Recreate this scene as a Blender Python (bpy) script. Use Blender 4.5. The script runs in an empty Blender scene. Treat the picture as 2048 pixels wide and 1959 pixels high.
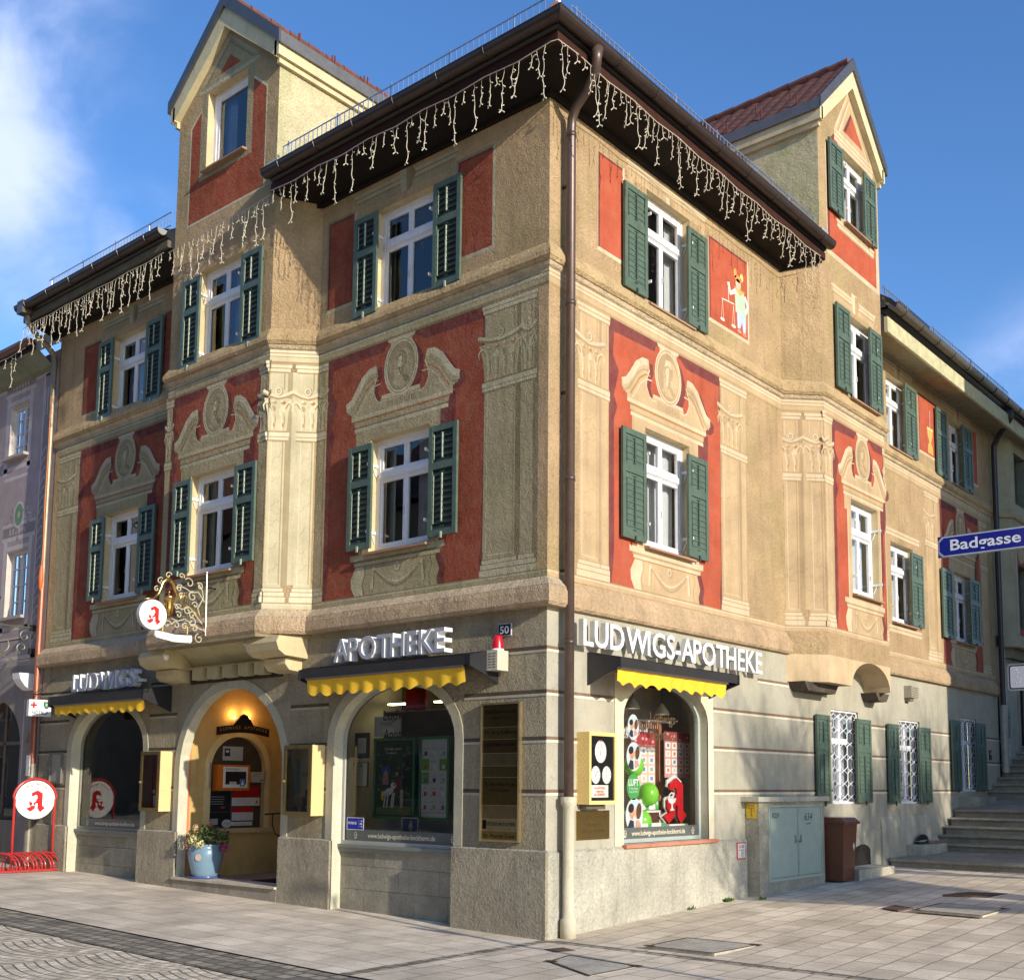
import bpy, math, random
from mathutils import Vector, Matrix
from mathutils.geometry import tessellate_polygon
random.seed(7)
sc = bpy.context.scene
COL = sc.collection
PI = math.pi
# ------------------------------------------------------------------ camera
RR = Vector((0.77605152, 0.63064573, 0.00547736))
UU = Vector((0.06467135, -0.0882156, 0.99399981))
FF = Vector((-0.62734492, 0.77104084, 0.10924455))
CAM = Vector((7.518458, -9.146786, 1.6))
FPX, PPX, PPY = 2236.686, 1104.486, 1322.739
cam = bpy.data.cameras.new('camera'); camo = bpy.data.objects.new('camera', cam); COL.objects.link(camo)
camo.matrix_world = Matrix(((RR.x, UU.x, -FF.x, CAM.x), (RR.y, UU.y, -FF.y, CAM.y), (RR.z, UU.z, -FF.z, CAM.z), (0, 0, 0, 1)))
cam.sensor_fit = 'HORIZONTAL'; cam.sensor_width = 36; cam.lens = FPX / 2048 * 36
cam.shift_x = (1024 - PPX) / 2048; cam.shift_y = (PPY - 979.5) / 2048
cam.clip_start = 0.1; cam.clip_end = 2000
sc.camera = camo
# ------------------------------------------------------------------ sky, sun, exposure
SUN = Vector((6.3, -1.0, 2.13)).normalized()
EL = math.asin(SUN.z)
w = bpy.data.worlds.new('World'); sc.world = w; w.use_nodes = True
nt = w.node_tree; nt.nodes.clear()
def N(nt, t, **k):
    n = nt.nodes.new(t)
    for a, b in k.items():
        if a.startswith('i_'):
            key = a[2:]; key = int(key) if key.isdigit() else key
            n.inputs[key].default_value = b
        else: setattr(n, a, b)
    return n
sky = N(nt, 'ShaderNodeTexSky', sky_type='NISHITA', sun_disc=False, sun_elevation=EL, sun_rotation=math.atan2(SUN.x, SUN.y), altitude=700, air_density=1.0, dust_density=0.35, ozone_density=2.2)
bg = N(nt, 'ShaderNodeBackground', i_Strength=0.145)
out = N(nt, 'ShaderNodeOutputWorld')
tc = N(nt, 'ShaderNodeTexCoord')
def pdir(px, py):
    d = FF + RR * (px - PPX) / FPX - UU * (py - PPY) / FPX
    return d.normalized()
def cloud(prev, centers, colr):
    ns = N(nt, 'ShaderNodeTexNoise', i_Scale=5.0, i_Detail=8.0, i_Roughness=0.55, i_Distortion=0.3)
    mp = N(nt, 'ShaderNodeMapping'); mp.inputs['Scale'].default_value = (1, 1, 1.6)
    nt.links.new(tc.outputs['Generated'], mp.inputs[0]); nt.links.new(mp.outputs[0], ns.inputs[0])
    tot = None
    for d, rad, st in centers:
        dp = N(nt, 'ShaderNodeVectorMath', operation='DISTANCE'); dp.inputs[1].default_value = d
        nt.links.new(tc.outputs['Generated'], dp.inputs[0])
        mr = N(nt, 'ShaderNodeMapRange', interpolation_type='SMOOTHSTEP'); mr.inputs[1].default_value = rad; mr.inputs[2].default_value = rad * 0.15
        mr.inputs[3].default_value = 0; mr.inputs[4].default_value = st
        nt.links.new(dp.outputs['Value'], mr.inputs[0])
        if tot is None: tot = mr.outputs[0]
        else:
            mx = N(nt, 'ShaderNodeMath', operation='MAXIMUM'); nt.links.new(tot, mx.inputs[0]); nt.links.new(mr.outputs[0], mx.inputs[1]); tot = mx.outputs[0]
    a = N(nt, 'ShaderNodeMapRange', interpolation_type='SMOOTHSTEP'); a.inputs[1].default_value = 0.30; a.inputs[2].default_value = 0.62
    nt.links.new(ns.outputs['Fac'], a.inputs[0])
    m = N(nt, 'ShaderNodeMath', operation='MULTIPLY'); nt.links.new(a.outputs[0], m.inputs[0]); nt.links.new(tot, m.inputs[1])
    mix = N(nt, 'ShaderNodeMixRGB'); mix.inputs[2].default_value = colr
    nt.links.new(m.outputs[0], mix.inputs[0]); nt.links.new(prev, mix.inputs[1])
    return mix.outputs[0]
hs = N(nt, 'ShaderNodeHueSaturation', i_Saturation=1.22, i_Value=1.0, i_Hue=0.508)
nt.links.new(sky.outputs[0], hs.inputs['Color'])
c1 = cloud(hs.outputs[0], [(pdir(-60, 60), 0.15, 0.95), (pdir(-20, 330), 0.115, 0.9), (pdir(40, 470), 0.10, 0.55), (pdir(270, 480), 0.06, 0.7), (pdir(2100, 790), 0.11, 0.5)], (3.6, 4.1, 5.9, 1))
nt.links.new(c1, bg.inputs[0]); nt.links.new(bg.outputs[0], out.inputs[0])
sl = bpy.data.lights.new('sun', 'SUN'); sl.energy = 3.15; sl.angle = math.radians(0.55); sl.color = (1.0, 0.90, 0.74)
so = bpy.data.objects.new('sun', sl); COL.objects.link(so); so.rotation_euler = (-SUN).to_track_quat('-Z', 'Y').to_euler()
sc.view_settings.view_transform = 'Standard'; sc.view_settings.look = 'None'; sc.view_settings.exposure = 0.74; sc.view_settings.gamma = 1
sc.render.engine = 'CYCLES'
# ------------------------------------------------------------------ helpers
class Fr:
    """vertical plane frame: u along U, z up, n outward"""
    def __init__(s, ox, oy, ux, uy, oz=0):
        l = math.hypot(ux, uy); s.o = Vector((ox, oy, oz)); s.U = Vector((ux / l, uy / l, 0)); s.Nn = Vector((uy / l, -ux / l, 0))
    def p(s, u, z, n=0.0):
        v = s.o + s.U * u + s.Nn * n; v.z += z; return v
    def rot(s): return math.atan2(s.U.y, s.U.x)
    def off(s, d):
        f = type(s)(0, 0, 1, 0); f.o = s.o + s.Nn * d * (.3 if type(s) is not Fr else 1); f.U = s.U; f.Nn = s.Nn; return f
S2 = math.sqrt(.5)
LOC = Fr(0, 0, 1, 0)
class Flat:
    """horizontal frame: u=x, z=y, n=z"""
    def __init__(s, z=0, ox=0, oy=0): s.h = z; s.ox = ox; s.oy = oy
    def p(s, u, z, n=0.0): return Vector((u + s.ox, z + s.oy, s.h + n))
class MB:
    def __init__(s): s.v = []; s.f = []; s.c = []; s.m = []
    def add(s, pts, faces, col, m=0):
        b = len(s.v); s.v.extend([tuple(p) for p in pts])
        for f in faces: s.f.append([b + i for i in f]); s.c.append(col); s.m.append(m)
    def quad(s, fr, u0, u1, z0, z1, n, col, m=0):
        s.add([fr.p(u0, z0, n), fr.p(u1, z0, n), fr.p(u1, z1, n), fr.p(u0, z1, n)], [[0, 1, 2, 3]], col, m)
    def box(s, fr, u0, u1, z0, z1, n0, n1, col, m=0):
        P = [fr.p(u, z, n) for n in (n0, n1) for z in (z0, z1) for u in (u0, u1)]
        s.add(P, [[4, 5, 7, 6], [1, 0, 2, 3], [0, 4, 6, 2], [5, 1, 3, 7], [2, 6, 7, 3], [0, 1, 5, 4]], col, m)
    def poly(s, fr, pts, n, col, m=0):
        vs = [Vector((a, b, 0)) for a, b in pts]
        tr = tessellate_polygon([vs]); P = [fr.p(a, b, n) for a, b in pts]
        out = []
        for t in tr:
            a, b, c = (vs[i] for i in t)
            if (b - a).cross(c - a).z < 0: t = (t[0], t[2], t[1])
            out.append(list(t))
        s.add(P, out, col, m)
    def prism(s, fr, pts, n0, n1, col, m=0, side=None):
        ar = sum(pts[i][0] * pts[(i + 1) % len(pts)][1] - pts[(i + 1) % len(pts)][0] * pts[i][1] for i in range(len(pts)))
        if ar < 0: pts = pts[::-1]
        s.poly(fr, pts, n1, col, m); s.poly(fr, pts, n0, col, m); k = len(pts)
        s.add([fr.p(a, b, n0) for a, b in pts] + [fr.p(a, b, n1) for a, b in pts], [[i, (i + 1) % k, k + (i + 1) % k, k + i] for i in range(k)], side or col, m)
    def ell(s, fr, u, z, ru, rz, n, col, seg=20, m=0, rot=0):
        c, si = math.cos(rot), math.sin(rot)
        s.add([fr.p(u + c * ru * math.cos(a) - si * rz * math.sin(a), z + si * ru * math.cos(a) + c * rz * math.sin(a), n) for a in [2 * PI * i / seg for i in range(seg)]], [list(range(seg))], col, m)
    def disc(s, fr, u, z, r, n0, n1, col, seg=32, m=0, rz=None, side=None):
        s.prism(fr, [(u + r * math.cos(2 * PI * i / seg), z + (rz or r) * math.sin(2 * PI * i / seg)) for i in range(seg)], n0, n1, col, m, side)
    def stroke(s, fr, pts, wd, n, col, m=0, taper=False):
        L = []; k = len(pts)
        for i in range(k):
            a = pts[max(i - 1, 0)]; b = pts[min(i + 1, k - 1)]
            dx, dz = b[0] - a[0], b[1] - a[1]; l = math.hypot(dx, dz) or 1
            h = wd / 2 * (1 if not taper else max(.15, math.sin(PI * (i + .3) / (k - .4))))
            L.append((pts[i][0] - dz / l * h, pts[i][1] + dx / l * h)); L.append((pts[i][0] + dz / l * h, pts[i][1] - dx / l * h))
        s.add([fr.p(a, b, n) for a, b in L], [[2 * i + 1, 2 * i + 3, 2 * i + 2, 2 * i] for i in range(k - 1)], col, m)
    def tube(s, path, r, col, seg=8, m=0, caps=True):
        P = [Vector(p) for p in path]; k = len(P); rs = r if isinstance(r, (list, tuple)) else [r] * k
        T = (P[1] - P[0]).normalized(); up = Vector((0, 0, 1)) if abs(T.z) < .9 else Vector((1, 0, 0))
        A = T.cross(up).normalized(); pts = []
        for i in range(k):
            t = (P[min(i + 1, k - 1)] - P[max(i - 1, 0)]).normalized()
            A = (A - t * A.dot(t)).normalized(); B = t.cross(A)
            for j in range(seg):
                a = 2 * PI * j / seg; pts.append(P[i] + (A * math.cos(a) + B * math.sin(a)) * rs[i])
        F = [[i * seg + j, i * seg + (j + 1) % seg, (i + 1) * seg + (j + 1) % seg, (i + 1) * seg + j] for i in range(k - 1) for j in range(seg)]
        if caps: F += [list(range(seg))[::-1], [(k - 1) * seg + j for j in range(seg)]]
        s.add(pts, F, col, m)
    def lathe(s, c, prof, col, seg=24, m=0):
        c = Vector(c); pts = []; k = len(prof)
        for r, z in prof:
            for j in range(seg): a = 2 * PI * j / seg; pts.append(c + Vector((r * math.cos(a), r * math.sin(a), z)))
        s.add(pts, [[i * seg + j, i * seg + (j + 1) % seg, (i + 1) * seg + (j + 1) % seg, (i + 1) * seg + j] for i in range(k - 1) for j in range(seg)], col, m)
    def ball(s, c, r, col, seg=10, m=0, sq=1):
        s.lathe(c, [(max(1e-4, r * math.sin(PI * i / 8)), -r * sq * math.cos(PI * i / 8)) for i in range(9)], col, seg, m)
    def sweep(s, prof, path, col, m=0, close=False, cols=None):
        """prof [(n,z)], path [(x,y)] left to right as seen from outside"""
        P = [Vector((a, b)) for a, b in path]; k = len(P); q = len(prof); pts = []
        for i in range(k):
            d0 = (P[i] - P[i - 1]).normalized() if i else (P[1] - P[0]).normalized()
            d1 = (P[i + 1] - P[i]).normalized() if i < k - 1 else d0
            n0 = Vector((d0.y, -d0.x)); n1 = Vector((d1.y, -d1.x)); nn = n0 + n1; nn = nn / (nn.length_squared / 2)
            if i == 0: nn = n1
            for a, z in prof: pts.append(Vector((P[i].x + nn.x * a, P[i].y + nn.y * a, z)))
        for i in range(k - 1):
            for j in range(q - 1 + (1 if close else 0)):
                j2 = (j + 1) % q
                s.add([pts[i * q + j], pts[(i + 1) * q + j], pts[(i + 1) * q + j2], pts[i * q + j2]], [[0, 1, 2, 3]], cols[j] if cols else col, m)
        if close:
            s.add(pts[:q], [list(range(q))], col, m); s.add(pts[-q:], [list(range(q))[::-1]], col, m)
    def text(s, fr, body, u, z, h, col, n=0.0, depth=0.0, wd=None, align='L', bold=0.0, side=None, shear=0.0, m=0, mirror=False):
        vs, fs, w0 = textgeo(body, bold)
        sx = h if wd is None else wd / w0
        off = {'L': 0, 'C': -w0 * sx / 2, 'R': -w0 * sx}[align]
        k = len(vs)
        P0 = [fr.p(u + off + (a + shear * b) * sx, z + b * h, n + depth) for a, b in vs]
        s.add(P0, fs, col, m)
        if depth:
            P1 = [fr.p(u + off + (a + shear * b) * sx, z + b * h, n) for a, b in vs]
            cnt = {}
            for f in fs:
                for i in range(len(f)):
                    e = (f[i], f[(i + 1) % len(f)]); cnt[e] = 1
            sf = [[a + k, b + k, b, a] for (a, b) in cnt if (b, a) not in cnt]
            s.add(P0 + P1, sf, side or col, m)
    def cut(s, fr, holes):
        """remove the rectangular window openings from flat painted faces"""
        for h in holes:
            nf, ncol, nm = [], [], []
            for f, c, m in zip(s.f, s.c, s.m):
                P = [(((Vector(s.v[i]) - fr.o).dot(fr.U)), s.v[i][2], ((Vector(s.v[i]) - fr.o).dot(fr.Nn))) for i in f]
                if max(p[0] for p in P) <= h[0] or min(p[0] for p in P) >= h[1] or max(p[1] for p in P) <= h[2] or min(p[1] for p in P) >= h[3]:
                    nf.append(f); ncol.append(c); nm.append(m); continue
                def clip(Q, ax, v, keep_less):
                    o_ = []
                    for i in range(len(Q)):
                        a, b = Q[i], Q[(i + 1) % len(Q)]
                        ia = (a[ax] <= v) if keep_less else (a[ax] >= v); ib = (b[ax] <= v) if keep_less else (b[ax] >= v)
                        if ia: o_.append(a)
                        if ia != ib:
                            t = (v - a[ax]) / (b[ax] - a[ax]); o_.append(tuple(a[k] + (b[k] - a[k]) * t for k in range(3)))
                    return o_
                mid = clip(clip(P, 0, h[0], False), 0, h[1], True) if P else []
                for Q in (clip(P, 0, h[0], True), clip(P, 0, h[1], False), clip(mid, 1, h[2], True) if len(mid) > 2 else [], clip(mid, 1, h[3], False) if len(mid) > 2 else []):
                    if len(Q) > 2:
                        b0 = len(s.v); s.v.extend([tuple(fr.p(*q)) for q in Q]); nf.append(list(range(b0, b0 + len(Q)))); ncol.append(c); nm.append(m)
            s.f, s.c, s.m = nf, ncol, nm
    def build(s, name, mats, parent=None, loc=None, rotz=0, smooth=False):
        me = bpy.data.meshes.new(name); me.from_pydata(s.v, [], s.f)
        if not isinstance(mats, (list, tuple)): mats = [mats]
        for a in mats: me.materials.append(M[a])
        ca = me.color_attributes.new('Col', 'FLOAT_COLOR', 'CORNER')
        li = 0; buf = []
        for f, c in zip(s.f, s.c): buf.extend([c[0], c[1], c[2], 1.0] * len(f))
        ca.data.foreach_set('color', buf)
        if any(s.m): me.polygons.foreach_set('material_index', s.m)
        if smooth: me.polygons.foreach_set('use_smooth', [True] * len(s.f))
        me.update()
        o = bpy.data.objects.new(name, me); COL.objects.link(o)
        if loc: o.location = loc
        o.rotation_euler.z = rotz
        if parent: o.parent = parent
        return o
_tc = {}
def textgeo(body, bold=0.0):
    k = (body, bold)
    if k in _tc: return _tc[k]
    cu = bpy.data.curves.new('t', 'FONT'); cu.body = body; cu.size = 1; cu.offset = bold; cu.resolution_u = 3
    ob = bpy.data.objects.new('t', cu); me = ob.to_mesh()
    vs = [(v.co.x, v.co.y) for v in me.vertices]; fs = [list(p.vertices) for p in me.polygons]
    ob.to_mesh_clear(); bpy.data.objects.remove(ob); bpy.data.curves.remove(cu)
    if not vs: vs = [(0, 0), (.01, 0), (0, .01)]; fs = [[0, 1, 2]]
    ar = 0
    for f in fs:
        ar += sum(vs[f[i]][0] * vs[f[(i + 1) % len(f)]][1] - vs[f[(i + 1) % len(f)]][0] * vs[f[i]][1] for i in range(len(f)))
    if ar < 0: fs = [f[::-1] for f in fs]
    x0 = min(a for a, b in vs); x1 = max(a for a, b in vs); cap = 0.729 if True else 1
    vs = [((a - x0) / cap, b / cap) for a, b in vs]
    _tc[k] = (vs, fs, (x1 - x0) / cap); return _tc[k]
def tag(o, label=None, cat=None, group=None, kind=None):
    if label: o['label'] = label
    if cat: o['category'] = cat
    if group: o['group'] = group
    if kind: o['kind'] = kind
    return o
def thing(name, label, cat, loc=(0, 0, 0), rotz=0, group=None):
    o = bpy.data.objects.new(name, None); COL.objects.link(o); o.location = loc; o.rotation_euler.z = rotz
    o.empty_display_size = .1
    return tag(o, label, cat, group)
def link(name, me, parent, loc, rotz=0):
    o = bpy.data.objects.new(name, me); COL.objects.link(o); o.location = loc; o.rotation_euler.z = rotz
    if parent: o.parent = parent
    return o
def copy_tree(o, parent=None):
    c = o.copy(); COL.objects.link(c); c.parent = parent
    for ch in o.children: copy_tree(ch, c)
    return c
# ------------------------------------------------------------------ materials
M = {}
def mat(name, rough=.8, metal=0.0, bump=0.0, bscale=50, mott=0.12, mscale=2.5, spec=0.5, fine=0.05, tint=None, tintf=0.3, emit=0, sheen=0, bdist=.01, stain=0.0, coat=0, fade=0, fadec=(.44, .33, .22)):
    m = bpy.data.materials.new(name); m.use_nodes = True; t = m.node_tree; b = t.nodes['Principled BSDF']
    at = N(t, 'ShaderNodeAttribute', attribute_name='Col'); geo = N(t, 'ShaderNodeNewGeometry'); L = t.links.new
    n1 = N(t, 'ShaderNodeTexNoise', i_Scale=mscale, i_Detail=7.0, i_Roughness=.62); L(geo.outputs['Position'], n1.inputs[0])
    r1 = N(t, 'ShaderNodeMapRange'); r1.inputs[1].default_value = .3; r1.inputs[2].default_value = .7; r1.inputs[3].default_value = 1 - mott; r1.inputs[4].default_value = 1 + mott
    L(n1.outputs['Fac'], r1.inputs[0])
    n2 = N(t, 'ShaderNodeTexNoise', i_Scale=bscale * .6, i_Detail=3.0); L(geo.outputs['Position'], n2.inputs[0])
    r2 = N(t, 'ShaderNodeMapRange'); r2.inputs[1].default_value = .3; r2.inputs[2].default_value = .7; r2.inputs[3].default_value = 1 - fine; r2.inputs[4].default_value = 1 + fine
    L(n2.outputs['Fac'], r2.inputs[0])
    mu = N(t, 'ShaderNodeMath', operation='MULTIPLY'); L(r1.outputs[0], mu.inputs[0]); L(r2.outputs[0], mu.inputs[1])
    vm = N(t, 'ShaderNodeVectorMath', operation='SCALE'); 
    src = at.outputs['Color']
    if tint:
        n3 = N(t, 'ShaderNodeTexNoise', i_Scale=.9, i_Detail=6.0, i_Roughness=.6, i_Distortion=.5); L(geo.outputs['Position'], n3.inputs[0])
        r3 = N(t, 'ShaderNodeMapRange'); r3.inputs[1].default_value = .48; r3.inputs[2].default_value = .66; r3.inputs[3].default_value = 0; r3.inputs[4].default_value = tintf
        L(n3.outputs['Fac'], r3.inputs[0])
        mx = N(t, 'ShaderNodeMixRGB', blend_type='MULTIPLY'); mx.inputs[2].default_value = (*tint, 1); L(r3.outputs[0], mx.inputs[0]); L(src, mx.inputs[1]); src = mx.outputs[0]
    if stain:
        mpn = N(t, 'ShaderNodeMapping'); mpn.inputs['Scale'].default_value = (3, 3, .35); L(geo.outputs['Position'], mpn.inputs[0])
        n4 = N(t, 'ShaderNodeTexNoise', i_Scale=2.2, i_Detail=6.0, i_Roughness=.65); L(mpn.outputs[0], n4.inputs[0])
        r4 = N(t, 'ShaderNodeMapRange'); r4.inputs[1].default_value = .52; r4.inputs[2].default_value = .75; r4.inputs[3].default_value = 0; r4.inputs[4].default_value = stain
        L(n4.outputs['Fac'], r4.inputs[0])
        mx = N(t, 'ShaderNodeMixRGB', blend_type='MULTIPLY'); mx.inputs[2].default_value = (.45, .42, .38, 1); L(r4.outputs[0], mx.inputs[0]); L(src, mx.inputs[1]); src = mx.outputs[0]
    if fade:
        n7 = N(t, 'ShaderNodeTexNoise', i_Scale=4.5, i_Detail=9.0, i_Roughness=.72, i_Distortion=.6); L(geo.outputs['Position'], n7.inputs[0])
        r7 = N(t, 'ShaderNodeMapRange'); r7.inputs[1].default_value = .42; r7.inputs[2].default_value = .72; r7.inputs[3].default_value = 0; r7.inputs[4].default_value = fade
        L(n7.outputs['Fac'], r7.inputs[0])
        mx = N(t, 'ShaderNodeMixRGB'); mx.inputs[2].default_value = (*fadec, 1); L(r7.outputs[0], mx.inputs[0]); L(src, mx.inputs[1]); src = mx.outputs[0]
        n8 = N(t, 'ShaderNodeTexVoronoi', feature='DISTANCE_TO_EDGE', i_Scale=.55); n9 = N(t, 'ShaderNodeTexNoise', i_Scale=2.5, i_Detail=6.0); L(geo.outputs['Position'], n9.inputs[0])
        vv = N(t, 'ShaderNodeVectorMath', operation='MULTIPLY_ADD'); vv.inputs[1].default_value = (.7, .7, .7); L(n9.outputs['Color'], vv.inputs[0]); L(geo.outputs['Position'], vv.inputs[2]); L(vv.outputs[0], n8.inputs['Vector'])
        r8 = N(t, 'ShaderNodeMapRange'); r8.inputs[1].default_value = 0; r8.inputs[2].default_value = .0022; r8.inputs[3].default_value = .40; r8.inputs[4].default_value = 0; L(n8.outputs['Distance'], r8.inputs[0])
        mx = N(t, 'ShaderNodeMixRGB', blend_type='MULTIPLY'); mx.inputs[2].default_value = (.35, .3, .25, 1); L(r8.outputs[0], mx.inputs[0]); L(src, mx.inputs[1]); src = mx.outputs[0]
    L(src, vm.inputs[0]); L(mu.outputs[0], vm.inputs['Scale'])
    L(vm.outputs[0], b.inputs['Base Color'])
    b.inputs['Roughness'].default_value = rough; b.inputs['Metallic'].default_value = metal; b.inputs['Specular IOR Level'].default_value = spec
    if coat: b.inputs['Coat Weight'].default_value = coat
    if bump:
        n5 = N(t, 'ShaderNodeTexNoise', i_Scale=bscale, i_Detail=4.0, i_Roughness=.6); L(geo.outputs['Position'], n5.inputs[0])
        n6 = N(t, 'ShaderNodeTexNoise', i_Scale=bscale * .22, i_Detail=2.0); L(geo.outputs['Position'], n6.inputs[0])
        ad = N(t, 'ShaderNodeMath', operation='ADD'); L(n5.outputs['Fac'], ad.inputs[0]); L(n6.outputs['Fac'], ad.inputs[1])
        bp = N(t, 'ShaderNodeBump', i_Strength=bump, i_Distance=bdist); L(ad.outputs[0], bp.inputs['Height']); L(bp.outputs[0], b.inputs['Normal'])
    if emit:
        L(src, b.inputs['Emission Color']); b.inputs['Emission Strength'].default_value = emit
    M[name] = m; return m
mat('plaster', .95, bump=1.0, bscale=52, mott=.17, mscale=1.6, spec=.1, fine=.12, tint=(.78, .90, .70), tintf=.55, bdist=.030, stain=.42, fade=.20)
mat('stucco', .95, bump=1.0, bscale=42, mott=.20, mscale=1.7, spec=.1, fine=.13, bdist=.032, stain=.55)
mat('smooth', .88, bump=.35, bscale=60, mott=.15, mscale=2.0, spec=.15, bdist=.008, stain=.34, tint=(.88, .93, .80), tintf=.30, fade=.12)
mat('stone', .85, bump=.6, bscale=45, mott=.22, mscale=3.5, spec=.25, fine=.12, bdist=.012, stain=.3)
mat('paint', .5, bump=.08, bscale=60, mott=.06, mscale=5, spec=.4)
mat('shutterpaint', .48, bump=.25, bscale=80, mott=.16, mscale=9, spec=.45, fine=.10)
mat('gloss', .22, mott=.03, spec=.5, coat=.3)
mat('metal', .35, metal=.9, mott=.1, mscale=8, bump=.05)
mat('brownmetal', .38, metal=.35, mott=.15, mscale=6, bump=.06)
mat('brass', .28, metal=.95, mott=.12, mscale=12)
mat('gold', .22, metal=1.0, mott=.05)
mat('fabric', .85, bump=.15, bscale=200, mott=.05, mscale=6, spec=.1)
mat('wood', .7, bump=.3, bscale=40, mott=.2, mscale=6, spec=.2)
mat('tile', .75, bump=.3, bscale=60, mott=.28, mscale=7, spec=.3)
mat('plastic', .4, mott=.06, bump=.1, bscale=90, spec=.4)
mat('paper', .7, mott=.02, spec=.2)
mat('wire', .6, mott=.1, mscale=20, spec=.3)
mat('leaf', .6, mott=.3, mscale=14, spec=.3)
mat('bark', .9, bump=.5, bscale=30, mott=.25, spec=.1)
mat('lamp', .5, emit=6.0)
mat('glow', .5, emit=1.2)
mat('dark', .9, mott=.1)
# glass
def glass(name, tint=(.9, .93, .95), refl=1.0, rough=0.0, wav=.02):
    m = bpy.data.materials.new(name); m.use_nodes = True; t = m.node_tree; t.nodes.clear(); L = t.links.new
    o = N(t, 'ShaderNodeOutputMaterial'); tr = N(t, 'ShaderNodeBsdfTransparent'); tr.inputs[0].default_value = (*tint, 1)
    gl = N(t, 'ShaderNodeBsdfGlossy', i_Roughness=rough); fr = N(t, 'ShaderNodeFresnel', i_IOR=1.55)
    mx = N(t, 'ShaderNodeMixShader'); geo = N(t, 'ShaderNodeNewGeometry')
    ns = N(t, 'ShaderNodeTexNoise', i_Scale=1.6, i_Detail=1.0); L(geo.outputs['Position'], ns.inputs[0])
    bp = N(t, 'ShaderNodeBump', i_Strength=wav, i_Distance=.2); L(ns.outputs['Fac'], bp.inputs['Height']); L(bp.outputs[0], gl.inputs['Normal'])
    mm = N(t, 'ShaderNodeMath', operation='MULTIPLY', use_clamp=True); mm.inputs[1].default_value = refl; L(fr.outputs[0], mm.inputs[0])
    L(mm.outputs[0], mx.inputs[0]); L(tr.outputs[0], mx.inputs[1]); L(gl.outputs[0], mx.inputs[2]); L(mx.outputs[0], o.inputs[0]); M[name] = m
glass('glass', refl=1.7); glass('shopglass', refl=1.15, wav=.008)
# paving
def paving(name, U, V, bw, bh, offs, cols, joint, mort=.012, bumps=.5, rough=.85):
    m = bpy.data.materials.new(name); m.use_nodes = True; t = m.node_tree; b = t.nodes['Principled BSDF']; L = t.links.new
    geo = N(t, 'ShaderNodeNewGeometry'); sp = N(t, 'ShaderNodeSeparateXYZ'); L(geo.outputs['Position'], sp.inputs[0])
    cb = N(t, 'ShaderNodeCombineXYZ'); L(sp.outputs[U], cb.inputs[0]); L(sp.outputs[V], cb.inputs[1])
    wv = N(t, 'ShaderNodeTexNoise', i_Scale=3.0, i_Detail=2.0); L(geo.outputs['Position'], wv.inputs[0])
    va = N(t, 'ShaderNodeVectorMath', operation='MULTIPLY_ADD'); va.inputs[1].default_value = (.035, .035, 0); L(wv.outputs['Color'], va.inputs[0]); L(cb.outputs[0], va.inputs[2])
    br = N(t, 'ShaderNodeTexBrick', offset=offs, squash=1.0); L(va.outputs[0], br.inputs[0])
    br.inputs['Scale'].default_value = 1; br.inputs['Brick Width'].default_value = bw; br.inputs['Row Height'].default_value = bh; br.inputs['Mortar Size'].default_value = mort; br.inputs['Mortar Smooth'].default_value = .3; br.inputs['Bias'].default_value = 0
    br.inputs['Color1'].default_value = (*cols[0], 1); br.inputs['Color2'].default_value = (*cols[1], 1); br.inputs['Mortar'].default_value = (*joint, 1)
    n1 = N(t, 'ShaderNodeTexNoise', i_Scale=1.3, i_Detail=8.0, i_Roughness=.65); L(geo.outputs['Position'], n1.inputs[0])
    n2 = N(t, 'ShaderNodeTexNoise', i_Scale=60, i_Detail=4.0); L(geo.outputs['Position'], n2.inputs[0])
    r1 = N(t, 'ShaderNodeMapRange'); r1.inputs[1].default_value = .3; r1.inputs[2].default_value = .7; r1.inputs[3].default_value = .66; r1.inputs[4].default_value = 1.22; L(n1.outputs['Fac'], r1.inputs[0])
    r2 = N(t, 'ShaderNodeMapRange'); r2.inputs[1].default_value = .3; r2.inputs[2].default_value = .7; r2.inputs[3].default_value = .88; r2.inputs[4].default_value = 1.12; L(n2.outputs['Fac'], r2.inputs[0])
    mu = N(t, 'ShaderNodeMath', operation='MULTIPLY'); L(r1.outputs[0], mu.inputs[0]); L(r2.outputs[0], mu.inputs[1])
    vs = N(t, 'ShaderNodeVectorMath', operation='SCALE'); L(br.outputs['Color'], vs.inputs[0]); L(mu.outputs[0], vs.inputs['Scale']); L(vs.outputs[0], b.inputs['Base Color'])
    b.inputs['Roughness'].default_value = rough; b.inputs['Specular IOR Level'].default_value = .3
    iv = N(t, 'ShaderNodeMath', operation='MULTIPLY_ADD'); iv.inputs[1].default_value = -1.0; iv.inputs[2].default_value = 1.0; L(br.outputs['Fac'], iv.inputs[0])
    a2 = N(t, 'ShaderNodeMath', operation='MULTIPLY_ADD'); a2.inputs[1].default_value = .35; L(n2.outputs['Fac'], a2.inputs[0]); L(iv.outputs[0], a2.inputs[2])
    a3 = N(t, 'ShaderNodeMath', operation='MULTIPLY_ADD'); a3.inputs[1].default_value = 1.5; L(n1.outputs['Fac'], a3.inputs[0]); L(a2.outputs[0], a3.inputs[2])
    bp = N(t, 'ShaderNodeBump', i_Strength=bumps, i_Distance=.006); L(a3.outputs[0], bp.inputs['Height']); L(bp.outputs[0], b.inputs['Normal'])
    M[name] = m
paving('slab_plaza', 1, 0, .46, .31, .5, [(.60, .51, .39), (.80, .69, .54)], (.30, .235, .16), mort=.009)
paving('slab_walk', 0, 1, .62, .36, .5, [(.64, .55, .43), (.80, .69, .54)], (.38, .31, .22), mort=.008)
paving('sett_row', 0, 1, .17, .15, .5, [(.20, .18, .15), (.46, .40, .32)], (.15, .13, .09), mort=.018, bumps=.9)
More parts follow.
